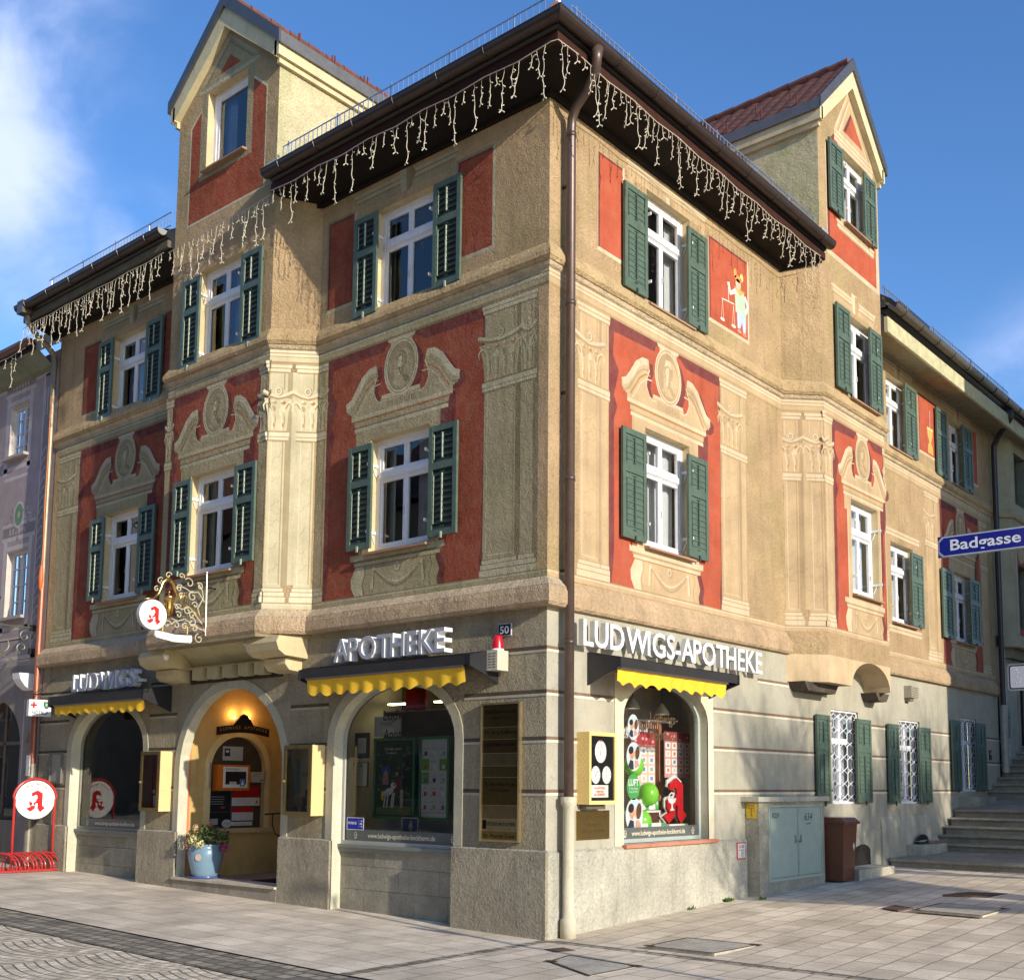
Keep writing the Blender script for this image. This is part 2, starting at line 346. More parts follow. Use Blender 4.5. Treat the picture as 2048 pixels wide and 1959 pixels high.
def cobbles():
    m = bpy.data.materials.new('cobble'); m.use_nodes = True; t = m.node_tree; b = t.nodes['Principled BSDF']; L = t.links.new
    geo = N(t, 'ShaderNodeNewGeometry'); sp = N(t, 'ShaderNodeSeparateXYZ'); L(geo.outputs['Position'], sp.inputs[0])
    # segmental arcs: y shifted by |sin x|
    s1 = N(t, 'ShaderNodeMath', operation='MULTIPLY'); s1.inputs[1].default_value = 2.6; L(sp.outputs[0], s1.inputs[0])
    s2 = N(t, 'ShaderNodeMath', operation='SINE'); L(s1.outputs[0], s2.inputs[0]); s3 = N(t, 'ShaderNodeMath', operation='ABSOLUTE'); L(s2.outputs[0], s3.inputs[0])
    s4 = N(t, 'ShaderNodeMath', operation='MULTIPLY_ADD'); s4.inputs[1].default_value = .13; L(s3.outputs[0], s4.inputs[0]); L(sp.outputs[1], s4.inputs[2])
    cb = N(t, 'ShaderNodeCombineXYZ'); L(sp.outputs[0], cb.inputs[0]); L(s4.outputs[0], cb.inputs[1])
    br = N(t, 'ShaderNodeTexBrick', offset=.5); L(cb.outputs[0], br.inputs[0])
    br.inputs['Scale'].default_value = 1; br.inputs['Brick Width'].default_value = .105; br.inputs['Row Height'].default_value = .095; br.inputs['Mortar Size'].default_value = .012; br.inputs['Mortar Smooth'].default_value = 1.0
    br.inputs['Color1'].default_value = (.50, .43, .32, 1); br.inputs['Color2'].default_value = (.84, .73, .56, 1); br.inputs['Mortar'].default_value = (.44, .37, .27, 1)
    n1 = N(t, 'ShaderNodeTexNoise', i_Scale=9, i_Detail=6.0); L(geo.outputs['Position'], n1.inputs[0])
    r1 = N(t, 'ShaderNodeMapRange'); r1.inputs[1].default_value = .3; r1.inputs[2].default_value = .7; r1.inputs[3].default_value = .75; r1.inputs[4].default_value = 1.25; L(n1.outputs['Fac'], r1.inputs[0])
    vs = N(t, 'ShaderNodeVectorMath', operation='SCALE'); L(br.outputs['Color'], vs.inputs[0]); L(r1.outputs[0], vs.inputs['Scale']); L(vs.outputs[0], b.inputs['Base Color'])
    iv = N(t, 'ShaderNodeMath', operation='MULTIPLY_ADD'); iv.inputs[1].default_value = -1.0; L(br.outputs['Fac'], iv.inputs[0]); L(n1.outputs['Fac'], iv.inputs[2])
    bp = N(t, 'ShaderNodeBump', i_Strength=1.0, i_Distance=.02); L(iv.outputs[0], bp.inputs['Height']); L(bp.outputs[0], b.inputs['Normal'])
    b.inputs['Roughness'].default_value = .8; M['cobble'] = m
cobbles()
# ------------------------------------------------------------------ colours
SAND = (.49, .345, .20); SANDL = (.58, .46, .31); SANDD = (.40, .28, .15); OCH = (.36, .19, .07); TAN = (.375, .265, .155)
RED = (.42, .088, .046); DRED = (.165, .042, .042); GREY = (.40, .38, .31); GREYL = (.50, .48, .40); CREAM = (.68, .62, .44)
GREEN = (.085, .128, .095); WHITE = (.80, .80, .78); BROWN = (.10, .065, .05); DK = (.035, .03, .028); OLV = (.44, .40, .25)
PINK = (.34, .27, .27); IRON = (.05, .05, .05); YEL = (.86, .52, .045)
class FP(Fr):
    """pigment frame: paint layers lie almost flush on the plaster"""
    def p(s, u, z, n=0.0): return Fr.p(s, u, z, .0006 + n * .30)
def flush(fr): f = FP(0, 0, 1, 0); f.o = fr.o; f.U = fr.U; f.Nn = fr.Nn; return f
LF = Fr(0, 0, 1, 0); LB = Fr(0, -.45, 1, 0); RF = Fr(0, 0, 0, 1); RB = Fr(.45, 0, 0, 1)
LC = Fr(-4.40, -.45, 1, 1); RC = Fr(0, 5.45, 1, 1); LCh = Fr(-7.25, 0, 1, -1); RCh = Fr(.45, 8.15, -1, 1)
CW = .45 * math.sqrt(2)
def gz(x, y):
    return .018 * max(0, -x) + .034 * max(0, y)
# ------------------------------------------------------------------ ground
def sheet(name, x0, x1, y0, y1, dz, m, step=.5, hf=gz):
    mb = MB(); xs = []; ys = []
    nx = max(1, int((x1 - x0) / step)); ny = max(1, int((y1 - y0) / step))
    vs = [(x0 + (x1 - x0) * i / nx, y0 + (y1 - y0) * j / ny) for j in range(ny + 1) for i in range(nx + 1)]
    mb.add([(x, y, hf(x, y) + dz) for x, y in vs], [[j * (nx + 1) + i, j * (nx + 1) + i + 1, (j + 1) * (nx + 1) + i + 1, (j + 1) * (nx + 1) + i] for j in range(ny) for i in range(nx)], (.4, .36, .3))
    o = mb.build(name, m); tag(o, kind='structure'); return o
sheet('ground', -150, 150, -150, 150, -.05, 'cobble', 10, lambda x, y: .018 * max(0, -min(0, x)) * (1 if abs(x) < 40 else 40 / abs(x)) * 0 - .02)
sheet('pavement', -16, 0.0, -2.75, 1.2, 0.0, 'slab_walk')
sheet('plaza_pavement', 0.0, 14, -2.75, 8.9, 0.0, 'slab_plaza')
sheet('street', -40, 14, -30, -3.35, -.02, 'cobble', 1.0)
sheet('gutter_strip', -16, 14, -3.35, -2.75, -.012, 'sett_row', .3)
sheet('edging_strip', 0.0, .14, -2.74, -.02, .004, 'sett_row', .2)
sheet('edging_strip_2', .14, 14, -.12, .03, .004, 'sett_row', .3).name = 'edging_strip'
# manhole slabs and drains set into the plaza
def lid(pts, label, cat, name='manhole_cover', col=(.46, .42, .35), h=.006, rim=True):
    t = thing(name, label, cat, (sum(p[0] for p in pts) / 4, sum(p[1] for p in pts) / 4, gz(*pts[0])), group='covers set into the paving')
    c = t.location
    z = max(gz(*p) for p in pts)
    mb = MB(); fl = Flat(0)
    q = [(a - c.x, b - c.y) for a, b in pts]
    mb.prism(Flat(z - c.z), q, -.02, h, col, 0, col); mb.build('slab', 'stone', t)
    if rim:
        mb = MB()
        for i in range(4):
            a, b = q[i], q[(i + 1) % 4]
            mb.stroke(Flat(z - c.z), [a, b], .028, h + .003, (.07, .05, .035))
        for i in (0, 2):
            mb.ell(Flat(z - c.z), q[i][0] * .97, q[i][1] * .97, .07, .045, h + .005, (.06, .045, .03), 12)
        mb.build('frame', 'wood', t)
lid([(1.19, .13), (1.93, .16), (1.97, .92), (1.17, .90)], 'light stone manhole slab with dark corners nearest the street corner', 'manhole cover')
lid([(2.41, 3.86), (3.21, 3.81), (3.19, 4.73), (2.37, 4.86)], 'large pale manhole slab out on the plaza in front of the cabinet', 'manhole cover')
lid([(.95, -1.08), (1.69, -1.46), (1.71, -.78), (.86, -.68)], 'manhole slab at the bottom edge below the building corner', 'manhole cover')
for pts, lb in (([(2.15, 5.5), (2.65, 5.66), (2.75, 6.23), (2.28, 6.08)], 'dark rusty drain grate farthest out on the plaza'), ([(1.975, 3.97), (2.22, 3.85), (2.26, 4.23), (1.96, 4.4)], 'small dark drain grate beside the large manhole slab'), ([(.42, -.52), (.62, -.60), (.70, -.38), (.48, -.30)], 'small rusty valve cover near the corner of the building')):
    lid(pts, lb, 'drain cover', 'drain_cover', (.13, .08, .055), .005, False)
# ------------------------------------------------------------------ corner building
B = thing('corner_building', 'three storey corner house with painted baroque facades, red panels and gabled bays', 'building', (0, 0, 0))
def wall(mb, fr, u0, u1, z0, z1, holes, col, n=0, m=0, step=None):
    us = sorted({u0, u1} | {min(max(h[i], u0), u1) for h in holes for i in (0, 1)}); zs = sorted({z0, z1} | {min(max(h[i], z0), z1) for h in holes for i in (2, 3)})
    for a, b in zip(us, us[1:]):
        for c, d in zip(zs, zs[1:]):
            if not any(h[0] - 1e-6 <= a and b <= h[1] + 1e-6 and h[2] - 1e-6 <= c and d <= h[3] + 1e-6 for h in holes): mb.quad(fr, a, b, c, d, n, col, m)
def reveal(mb, fr, h, d, col, n=0):
    u0, u1, z0, z1 = h; P = fr.p
    mb.add([P(u0, z0, n), P(u0, z0, n - d), P(u0, z1, n - d), P(u0, z1, n)], [[0, 3, 2, 1]], col)
    mb.add([P(u1, z0, n), P(u1, z0, n - d), P(u1, z1, n - d), P(u1, z1, n)], [[0, 1, 2, 3]], col)
    mb.add([P(u0, z1, n), P(u1, z1, n), P(u1, z1, n - d), P(u0, z1, n - d)], [[0, 1, 2, 3]], col)
    mb.add([P(u0, z0, n), P(u1, z0, n), P(u1, z0, n - d), P(u0, z0, n - d)], [[3, 2, 1, 0]], col)
# window lists (u0,u1,z0,z1)
wA = [(-2.88, -1.83, 4.46, 5.89), (-2.88, -1.83, 7.50, 8.90)]
wFar = [(-9.23, -8.18, 4.46, 5.87), (-9.23, -8.20, 7.45, 8.82)]
wBay = [(-6.12, -5.06, 4.46, 5.88), (-6.10, -5.08, 7.43, 8.88)]
wDorL = (-6.08, -5.12, 10.41, 11.60)
wR = [(1.87, 2.88, 4.49, 5.95), (1.92, 2.92, 7.57, 9.05)]
wRB = [(6.80, 7.80, 4.54, 6.00), (6.86, 7.86, 7.64, 8.98)]
wDorR = (6.80, 7.74, 10.48, 11.70)
wRF = [(9.42, 10.45, 4.46, 5.86), (9.40, 10.38, 7.58, 8.90), (12.56, 13.52, 4.44, 5.79), (12.52, 13.40, 7.58, 8.86)]
gW = [(6.90, 7.88, 1.33, 2.78), (9.58, 10.50, 1.31, 2.75), (12.6, 13.52, 1.52, 2.93)]
mb = MB()
D = .17
for fr, u0, u1, z1, hs_ in ((LF, -3.95, 0, 9.6, wA), (LF, -11.0, -7.25, 9.6, wFar), (LB, -6.80, -4.40, 9.6, wBay), (RF, 0, 5.45, 9.6, wR), (RB, 5.90, 8.15, 9.6, wRB), (RF, 8.60, 14.9, 9.4, wRF)):
    wall(mb, fr, u0, u1, 3.5, z1, hs_, SAND)
for fr in (LC, RC, LCh, RCh): wall(mb, fr, 0, CW, 3.5, 9.9, [], SAND)
mb.build('upper_wall', 'plaster', B)
mb = MB()
for fr, hs_ in ((LF, wA + wFar), (LB, wBay + [wDorL]), (RF, wR + wRF), (RB, wRB + [wDorR])):
    for h in hs_: reveal(mb, fr, h, D, (.62, .50, .30))
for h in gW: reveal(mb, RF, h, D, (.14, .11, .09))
mb.build('window_reveal', 'smooth', B)
# --- cornice, string course (swept round both bays)
ENV = [(-11.0, 0), (-7.25, 0), (-6.80, -.45), (-4.40, -.45), (-3.95, 0), (0, 0), (0, 5.45), (.45, 5.90), (.45, 8.15), (0, 8.60), (0, 14.9)]
ENVL = ENV[:6] + [(0, .30)]
mb = MB()
mb.sweep([(0, 3.50), (.115, 3.50), (.14, 3.54), (.14, 3.66), (.12, 3.72), (.0, 3.83)], ENVL, (.50, .37, .24))
mb.sweep([(.121, 3.722), (.001, 3.832)], ENVL, SANDL)  # cornice top laid over in lighter sand, painting its sunlit look
mb.sweep([(0, 3.50), (.07, 3.50), (.085, 3.53), (.085, 3.66), (.06, 3.72), (.0, 3.80)], [(0, 8.60), (0, 14.87)], (.50, .36, .225))
mb.sweep([(0, 3.50), (.055, 3.50), (.075, 3.53), (.075, 3.66), (.05, 3.72), (.0, 3.82)], [(0, .30), (0, 5.55)], (.52, .375, .235))
mb.build('lower_cornice', 'stucco', B)
mb = MB()
mb.sweep([(0, 7.36), (.055, 7.37), (.085, 7.41), (.08, 7.47), (.0, 7.60)], ENV, (.52, .38, .21))
mb.sweep([(0.0, 7.30), (.03, 7.32), (.045, 7.362), (0.0, 7.364)], ENV, SANDL)
mb.build('string_course', 'stucco', B)
# --- bay lower parts
mb = MB()
# right bay apron goes down to 3.1 with an arched notch
arc = [(7.41 + .72 * math.cos(a), 3.10 + .40 * math.sin(a)) for a in [PI - PI * i / 14 for i in range(15)]]
mb.prism(RF, [(5.90, 3.5), (5.90, 3.10)] + arc + [(8.15, 3.10), (8.15, 3.5)], .0, .4495, (.56, .42, .26))
mb.prism(Flat(3.10), [(0, 5.45), (.4495, 5.90), (0, 5.90)], 0, .4, (.56, .42, .26))
mb.prism(Flat(3.10), [(0, 8.60), (.4495, 8.15), (0, 8.15)], 0, .4, (.56, .42, .26))
mb.box(RF, 5.92, 8.14, 3.5, 3.52, 0, .44, TAN)
mb.build('bay_apron', 'smooth', B)
mb = MB()
for u0, u1 in ((5.50, 6.62), (8.0, 8.55)):
    mb.prism(Fr(0, 0, 0, 1), [(u0, 3.10), (u0 + .12, 2.97), (u1 - .12, 2.97), (u1, 3.10)], 0, .26, (.12, .10, .08))
mb.build('corbel', 'stucco', B)
mb = MB()
for i in range(8):   # coved soffit under the left bay
    a0, a1 = PI / 2 * i / 8, PI / 2 * (i + 1) / 8
    n0, n1 = .03 + .42 * (1 - math.cos(a0)), .03 + .42 * (1 - math.cos(a1)); z0, z1 = 3.20 + .27 * math.sin(a0), 3.20 + .27 * math.sin(a1)
    mb.add([LF.p(-6.7, z0, n0), LF.p(-4.5, z0, n0), LF.p(-4.5, z1, n1), LF.p(-6.7, z1, n1)], [[0, 1, 2, 3]], (.50, .44, .26))
mb.build('bay_soffit', 'smooth', B)
for sgn, uc in ((1, -4.33), (-1, -6.88)):
    mb = MB()
    pr = [(0.0, 3.46), (.46, 3.46), (.50, 3.38), (.46, 3.28), (.36, 3.22), (.0, 3.20)]
    fs = Fr(uc, 0, 0, -1) if sgn < 0 else Fr(uc, 0, 0, -1)
    # chunky moulded corbel: side frame u = outwards (-y)
    mb.prism(fs, [(a, z) for a, z in pr], -.33 if sgn > 0 else -.3, .33, (.60, .50, .30))
    mb.prism(fs, [(0, 3.20), (.26, 3.20), (.27, 3.12), (.20, 3.05), (0, 3.03)], -.22, .22, (.60, .50, .30))
    mb.build('corbel', 'smooth', B)
mb = MB()
for i in range(5):
    u = -6.38 + i * .36
    mb.box(LF, u, u + .22, 3.04, 3.21, .0, .14, (.50, .43, .26))
mb.box(LF, -6.72, -4.52, 3.20, 3.215, 0, .16, (.40, .34, .2)); mb.box(LF, -6.6, -4.5, 3.0, 3.20, 0, .02, DK)
mb.build('dentil_row', 'smooth', B)
# --- ground floor, left facade: niches with basket arches
def arch_pts(c, hw, zs, rise, k=18): return [(c + hw * math.cos(PI - PI * i / k), zs + rise * math.sin(PI - PI * i / k)) for i in range(k + 1)]
AR = {'A': (-2.375, 1.045, 2.12, .70, .16), 'D': (-5.62, 1.18, 1.80, 1.10, .26), 'F': (-8.84, 1.06, 2.12, .66, .17)}
GS = (.34, .295, .21)
mb = MB(); zb = -.1
edges = [-11.0]
for k in ('F', 'D', 'A'): c, hw = AR[k][:2]; edges += [c - hw, c + hw]
edges.append(0.0)
for i in range(0, len(edges), 2): mb.quad(LF, edges[i], edges[i + 1], zb, 3.5, 0, GS)
for k in ('F', 'D', 'A'):
    c, hw, zs, rise, dp = AR[k]; ap = arch_pts(c, hw, zs, rise)
    for (a, b), (a2, b2) in zip(ap, ap[1:]): mb.add([LF.p(a, b), LF.p(a2, b2), LF.p(a2, 3.5), LF.p(a, 3.5)], [[0, 1, 2, 3]], GS)
mb.build('ground_floor_wall', 'stucco', B)
mb = MB()
for k in ('F', 'D', 'A'):
    c, hw, zs, rise, dp = AR[k]; ap = arch_pts(c, hw, zs, rise); rc = (.60, .58, .46)
    dd = dp if k != 'D' else .14
    prof = [(c - hw, zb)] + ap + [(c + hw, zb)]
    for (a, b), (a2, b2) in zip(prof, prof[1:]): mb.add([LF.p(a, b, .012), LF.p(a2, b2, .012), LF.p(a2, b2, -dd), LF.p(a, b, -dd)], [[3, 2, 1, 0]], rc)
    # flat surround band
    o = .13; ap2 = arch_pts(c, hw + o, zs, rise + o); p2 = [(c - hw - o, .915)] + ap2 + [(c + hw + o, .915)]; p1 = [(c - hw, .915)] + ap + [(c + hw, .915)]
    for i in range(len(p1) - 1):
        mb.add([LF.p(*p1[i], .012), LF.p(*p1[i + 1], .012), LF.p(*p2[i + 1], .012), LF.p(*p2[i], .012), LF.p(*p2[i + 1], 0), LF.p(*p2[i], 0)], [[0, 3, 2, 1], [2, 3, 5, 4]], (.42, .40, .31))
mb.build('arch_surround', 'smooth', B)
mb = MB()
for u0, u1 in ((-11.0, -9.90), (-7.78, -6.80), (-4.44, -3.42), (-1.33, .035)):
    mb = MB(); mb.prism(LF, [(u0, -.1), (u1, -.1), (u1, .90), (u0, .90)], 0, .045, (.37, .33, .25))
    mb.add([LF.p(u0, .90, .045), LF.p(u1, .90, .045), LF.p(u1, .915, .0), LF.p(u0, .915, .0)], [[0, 1, 2, 3]], (.48, .45, .36)); mb.build('plinth', 'stucco', B)
mb = MB(); mb.prism(RF, [(.0, -.05), (4.18, -.05), (4.18, .88), (.0, .88)], 0, .035, GREYL)
mb.add([RF.p(.0, .88, .035), RF.p(4.18, .88, .035), RF.p(4.18, .905, 0), RF.p(.0, .905, 0)], [[0, 1, 2, 3]], GREYL)
mb.build('plinth', 'stucco', B)
# rustication joints
mb = MB()
for z in (3.06, 2.59, 2.09, 1.53):
    segs = [(-11.0, -10.03), (-7.65, -6.93), (-4.31, -3.55), (-1.2, 0)]
    for a, b in segs:
        mb.box(LF, a, b, z - .022, z + .02, .0, .004, (.09, .07, .05)); mb.box(LF, a, b, z - .05, z - .022, .0, .006, (.44, .41, .32))
    for a, b in ((.0, 1.2), (3.4, 15.0)):
        if z < 2.7: 
            cuts = [(a, b)]
            for h in gW:
                if h[2] < z < h[3] or (h is gW[2] and False): cuts = [q for (c_, d_) in cuts for q in ((c_, min(d_, h[0])), (max(c_, h[1]), d_)) if q[1] - q[0] > .05]
        else: cuts = [(a, b)]
        if z > 3: cuts = [(0, .0001), (4.6, 5.5), (8.3, 8.6)] if a > 1 else [(0, .35)]
        for c_, d_ in cuts:
            mb.box(RF, c_, d_, z - .015, z + .02, .0, .004, (.20, .13, .09)); mb.box(RF, c_, d_, z - .045, z - .015, .0, .006, (.66, .62, .50))
mb.build('joint_band', 'smooth', B)
# right ground floor wall with shop arch
mb = MB(); c, hw, zs, rise = 2.32, .93, 2.40, .46; SB = .93
wall(mb, RF, 0, c - hw, zb, 3.5, [], GREY); wall(mb, RF, c - hw, c + hw, zb, SB, [], GREY)
ap = arch_pts(c, hw, zs, rise)
for (a, b), (a2, b2) in zip(ap, ap[1:]): mb.add([RF.p(a, b), RF.p(a2, b2), RF.p(a2, 3.5), RF.p(a, 3.5)], [[0, 1, 2, 3]], GREY)
wall(mb, RF, c + hw, 15.0, zb, 3.5, gW, GREY)
mb.build('ground_floor_wall', 'smooth', B)
mb = MB()   # battered foot of the wall beside the stairs
mb.prism(Fr(0, 0, 1, 0), [(0, 1.1), (.035, .93), (.06, .1), (0, .1)], -11.25, -8.65, (.44, .41, .335)); mb.build('wall_foot', 'smooth', B)
mb = MB(); rc = (.68, .63, .46)
prof = [(c - hw, SB)] + ap + [(c + hw, SB)]
for (a, b), (a2, b2) in zip(prof, prof[1:]): mb.add([RF.p(a, b, .014), RF.p(a2, b2, .014), RF.p(a2, b2, -.15), RF.p(a, b, -.15)], [[3, 2, 1, 0]], (.45, .42, .33))
sp = [(1.22, SB - .02), (1.22, 2.92), (3.38, 2.92), (3.38, SB - .02), (c + hw, SB - .02)] + [(a, b) for a, b in ap[::-1]] + [(c - hw, SB - .02)]
mb.prism(RF, sp, 0, .014, rc)
mb.box(RF, 1.36, 3.40, .885, .925, 0, .075, (.50, .20, .13)); mb.build('arch_surround', 'smooth', B)
# ------------------------------------------------------------------ windows and shutters (shared meshes, one object each)
def window_meshes(wd, ht, style):
    """style: 'cross' | 'single' ; origin lower-left at glass plane"""
    mb = MB(); W = (.78, .78, .80)
    f = .065
    mb.box(LOC, 0, f, 0, ht, -.03, .03, W); mb.box(LOC, wd - f, wd, 0, ht, -.03, .03, W); mb.box(LOC, f, wd - f, ht - f, ht, -.03, .03, W); mb.box(LOC, f, wd - f, 0, f, -.03, .03, W)
    if style == 'cross':
        t = ht * .655
        mb.box(LOC, f, wd - f, t, t + .075, -.03, .05, W); mb.box(LOC, f, wd - f, t - .012, t, -.03, .035, W)
        for a, b, z0, z1 in ((f, wd / 2, f, t - .012), (wd / 2, wd - f, f, t - .012), (f, wd / 2, t + .075, ht - f), (wd / 2, wd - f, t + .075, ht - f)):
            s = .042
            mb.box(LOC, a + .003, a + s, z0, z1, -.02, .022, W); mb.box(LOC, b - s, b - .003, z0, z1, -.02, .022, W); mb.box(LOC, a + s, b - s, z1 - s, z1, -.02, .022, W); mb.box(LOC, a + s, b - s, z0, z0 + s, -.02, .022, W)
        mb.box(LOC, wd / 2 - .012, wd / 2 + .012, f, t, .022, .032, W)
        mb.box(LOC, wd - f - .03, wd - f - .015, ht * .22, ht * .27, .03, .045, (.6, .6, .6)); mb.box(LOC, wd / 2 - .008, wd / 2 + .008, ht * .3, ht * .36, .032, .05, (.6, .6, .6))
    else:
        s = .06
        mb.box(LOC, f, f + s, f, ht - f, -.02, .02, W); mb.box(LOC, wd - f - s, wd - f, f, ht - f, -.02, .02, W); mb.box(LOC, f + s, wd - f - s, ht - f - s, ht - f, -.02, .02, W); mb.box(LOC, f + s, wd - f - s, f, f + s, -.02, .02, W)
    return mb
_wm = {}
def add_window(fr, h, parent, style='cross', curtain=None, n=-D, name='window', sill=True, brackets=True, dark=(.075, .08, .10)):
    u0, u1, z0, z1 = h; wd = round(u1 - u0, 3); ht = round(z1 - z0, 3)
    loc = fr.p(u0, z0, n + .03)
    key = (wd, ht, style)
    if key in _wm: w_ = link(name, _wm[key][0], parent, loc, fr.rot())
    else:
        w_ = window_meshes(wd, ht, style).build(name, 'paint', parent, loc, fr.rot()); _wm[key] = [w_.data, None]
    gm = MB(); f = .07
    for k_, (a, b, c_, d_) in enumerate([(f, wd / 2, f, ht * .64), (wd / 2, wd - f, f, ht * .64), (f, wd - f, ht * .72, ht - f)] if style == 'cross' else [(f, wd - f, f, ht - f)]):
        t = random.uniform(-.006, .006)
        gm.add([LOC.p(a, c_, t), LOC.p(b, c_, -t), LOC.p(b, d_, -t * .3), LOC.p(a, d_, t * .3)], [[0, 1, 2, 3]], (1, 1, 1))
    gm.build('pane', 'glass', w_)
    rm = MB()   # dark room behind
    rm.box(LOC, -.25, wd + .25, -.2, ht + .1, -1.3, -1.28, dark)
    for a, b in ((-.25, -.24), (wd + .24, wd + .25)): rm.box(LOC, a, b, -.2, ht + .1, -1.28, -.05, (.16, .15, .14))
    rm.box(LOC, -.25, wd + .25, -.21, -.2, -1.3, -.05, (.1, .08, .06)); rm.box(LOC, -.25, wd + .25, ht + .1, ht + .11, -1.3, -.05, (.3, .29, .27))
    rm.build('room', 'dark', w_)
    if curtain:
        cm = MB()
        for a, b in curtain:
            k = max(4, int((b - a) * wd * 22)); pts = []
            for i in range(k + 1):
                x = wd * (a + (b - a) * i / k); pts += [LOC.p(x, .06, -.12 - .025 * math.sin(i * 1.3)), LOC.p(x, ht - .03, -.12 - .012 * math.sin(i * 1.3))]
            cm.add(pts, [[2 * i, 2 * i + 2, 2 * i + 3, 2 * i + 1] for i in range(k)], (.62, .62, .62))
        cm.build('curtain', 'fabric', w_, smooth=True)
    if sill:
        sm2 = MB(); P = LOC.p
        a, b = -.03, wd + .03
        sm2.add([P(a, .003, .03), P(b, .003, .03), P(b, -.03, D + .05), P(a, -.03, D + .05), P(a, -.055, D + .05), P(b, -.055, D + .05), P(b, -.055, .0), P(a, -.055, .0)], [[3, 2, 1, 0], [4, 5, 2, 3], [4, 7, 6, 5], [0, 7, 4, 3], [1, 2, 5, 6]], (.36, .22, .15))
        sm2.build('sill', 'smooth', w_)
    if brackets:
        bm = MB()
        for ub, sg in ((.012, 1), (wd - .012, -1)):
            for zb_ in (ht * .16, ht * .76):
                bm.box(LOC, ub - .008, ub + .008, zb_, zb_ + .035, .03, D + .03, (.8, .8, .78))
                bm.tube([LOC.p(ub, zb_, .10), LOC.p(ub, zb_ - .04, .09), LOC.p(ub, zb_ - .10, .06), LOC.p(ub, zb_ - .12, .045)], .007, (.8, .8, .78), 5)
        bm.build('hinge_bracket', 'paint', w_)
    return w_
CL = [(0.02, .28), (.80, .98)]; CR = [(.35, .97)]
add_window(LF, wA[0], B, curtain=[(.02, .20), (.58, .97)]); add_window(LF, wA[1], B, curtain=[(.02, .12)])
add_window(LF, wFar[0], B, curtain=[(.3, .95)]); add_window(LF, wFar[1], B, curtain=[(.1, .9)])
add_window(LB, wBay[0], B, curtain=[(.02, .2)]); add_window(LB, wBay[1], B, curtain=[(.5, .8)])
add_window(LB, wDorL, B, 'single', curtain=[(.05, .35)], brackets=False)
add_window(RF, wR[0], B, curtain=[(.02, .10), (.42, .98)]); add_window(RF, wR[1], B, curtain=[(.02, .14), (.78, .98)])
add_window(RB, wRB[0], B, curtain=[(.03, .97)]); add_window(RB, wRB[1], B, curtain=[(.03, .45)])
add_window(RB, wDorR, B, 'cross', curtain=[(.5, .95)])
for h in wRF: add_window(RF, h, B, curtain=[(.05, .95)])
def shutter_mesh(wd, ht, closed):
    mb = MB(); g = GREEN; s = .062; T = .034; zm = ht * .60
    dk = (.012, .02, .018)
    mb.box(LOC, 0, s, 0, ht, 0, T, g); mb.box(LOC, wd - s, wd, 0, ht, 0, T, g)
    for a, b in ((0, .075), (zm, zm + .085), (ht - .07, ht)): mb.box(LOC, s, wd - s, a, b, 0.002, T - .002, g)
    for z0, z1, k in ((.075, zm, 10), (zm + .085, ht - .07, 5)):
        dz = (z1 - z0) / k
        for i in range(k):
            a = z0 + i * dz; P = LOC.p; tl = .010 if closed else .022
            mb.add([P(s, a + .002, T - .008), P(wd - s, a + .002, T - .008), P(wd - s, a + dz * (1.0 if closed else .55), T - .008 - tl), P(s, a + dz * (1.0 if closed else .55), T - .008 - tl), P(s, a - .006, T - .016), P(wd - s, a - .006, T - .016)], [[0, 1, 2, 3], [4, 5, 1, 0]], g if closed else (.03, .05, .042))  # open slats coloured darker, painting the shade inside the louvres
        mb.box(LOC, s, wd - s, z0, z1, 0, .003, dk)
        hk = (z1 - z0)
        rc = (.07, .11, .09) if closed else (.42, .48, .36)
        mb.box(LOC, wd / 2 - .007, wd / 2 + .007, z0 + hk * .12, z0 + hk * .92, T - .006, T + .008, rc)
        mb.box(LOC, s + .022, s + .030, z0 + hk * .1, z0 + hk * .9, T - .007, T - .001, rc)
        for i in range(k): mb.box(LOC, wd / 2 - .03, wd / 2 + .03, z0 + (i + .45) * dz, z0 + (i + .45) * dz + .008, T - .006, T + .002, (.06, .09, .08))
    mb.box(LOC, wd / 2 - .012, wd / 2 + .012, -.035, .04, T, T + .02, (.3, .34, .28) if not closed else (.05, .07, .06))
    return mb
_sm = {}
def shutter(fr, u, z, wd, ht, closed=True, n=.035):
    k = (round(wd, 3), round(ht, 3), closed)
    if k in _sm: return link('shutter', _sm[k], B, fr.p(u, z, n), fr.rot())
    o = shutter_mesh(wd, ht, closed).build('shutter', 'shutterpaint', B, fr.p(u, z, n), fr.rot()); _sm[k] = o.data; return o
for fr, h in ((LF, wA[0]), (LF, wA[1]), (LF, wFar[0]), (LF, wFar[1]), (LB, wBay[0]), (LB, wBay[1])):
    shutter(fr, h[0] - .345, h[2] + .03, .44, 1.33, False); shutter(fr, h[1] + .055, h[2] + .02, .46, 1.33, False)
for fr, h in ((RF, wR[0]), (RF, wR[1]), (RB, wRB[1])):
    shutter(fr, h[0] - .56, h[2] + .0, .49, 1.33); shutter(fr, h[1] - .13 if fr is RF else h[1] - .32, h[2], .48, 1.33)
shutter(RB, 6.18, 10.45, .49, 1.14); shutter(RB, 7.47, 10.45, .47, 1.14)
for h, lf in zip(wRF, (0, 0, 1, 1)):
    if lf: shutter(RF, h[0] - .84, h[2] - .03, .55, 1.33)
    shutter(RF, h[1] - .26, h[2] - .01, .56, 1.33)
for h in gW: shutter(RF, h[0] - .63, h[2] + .01, .44, 1.33); shutter(RF, h[1] - .20, h[2] + .01, .56, 1.33)
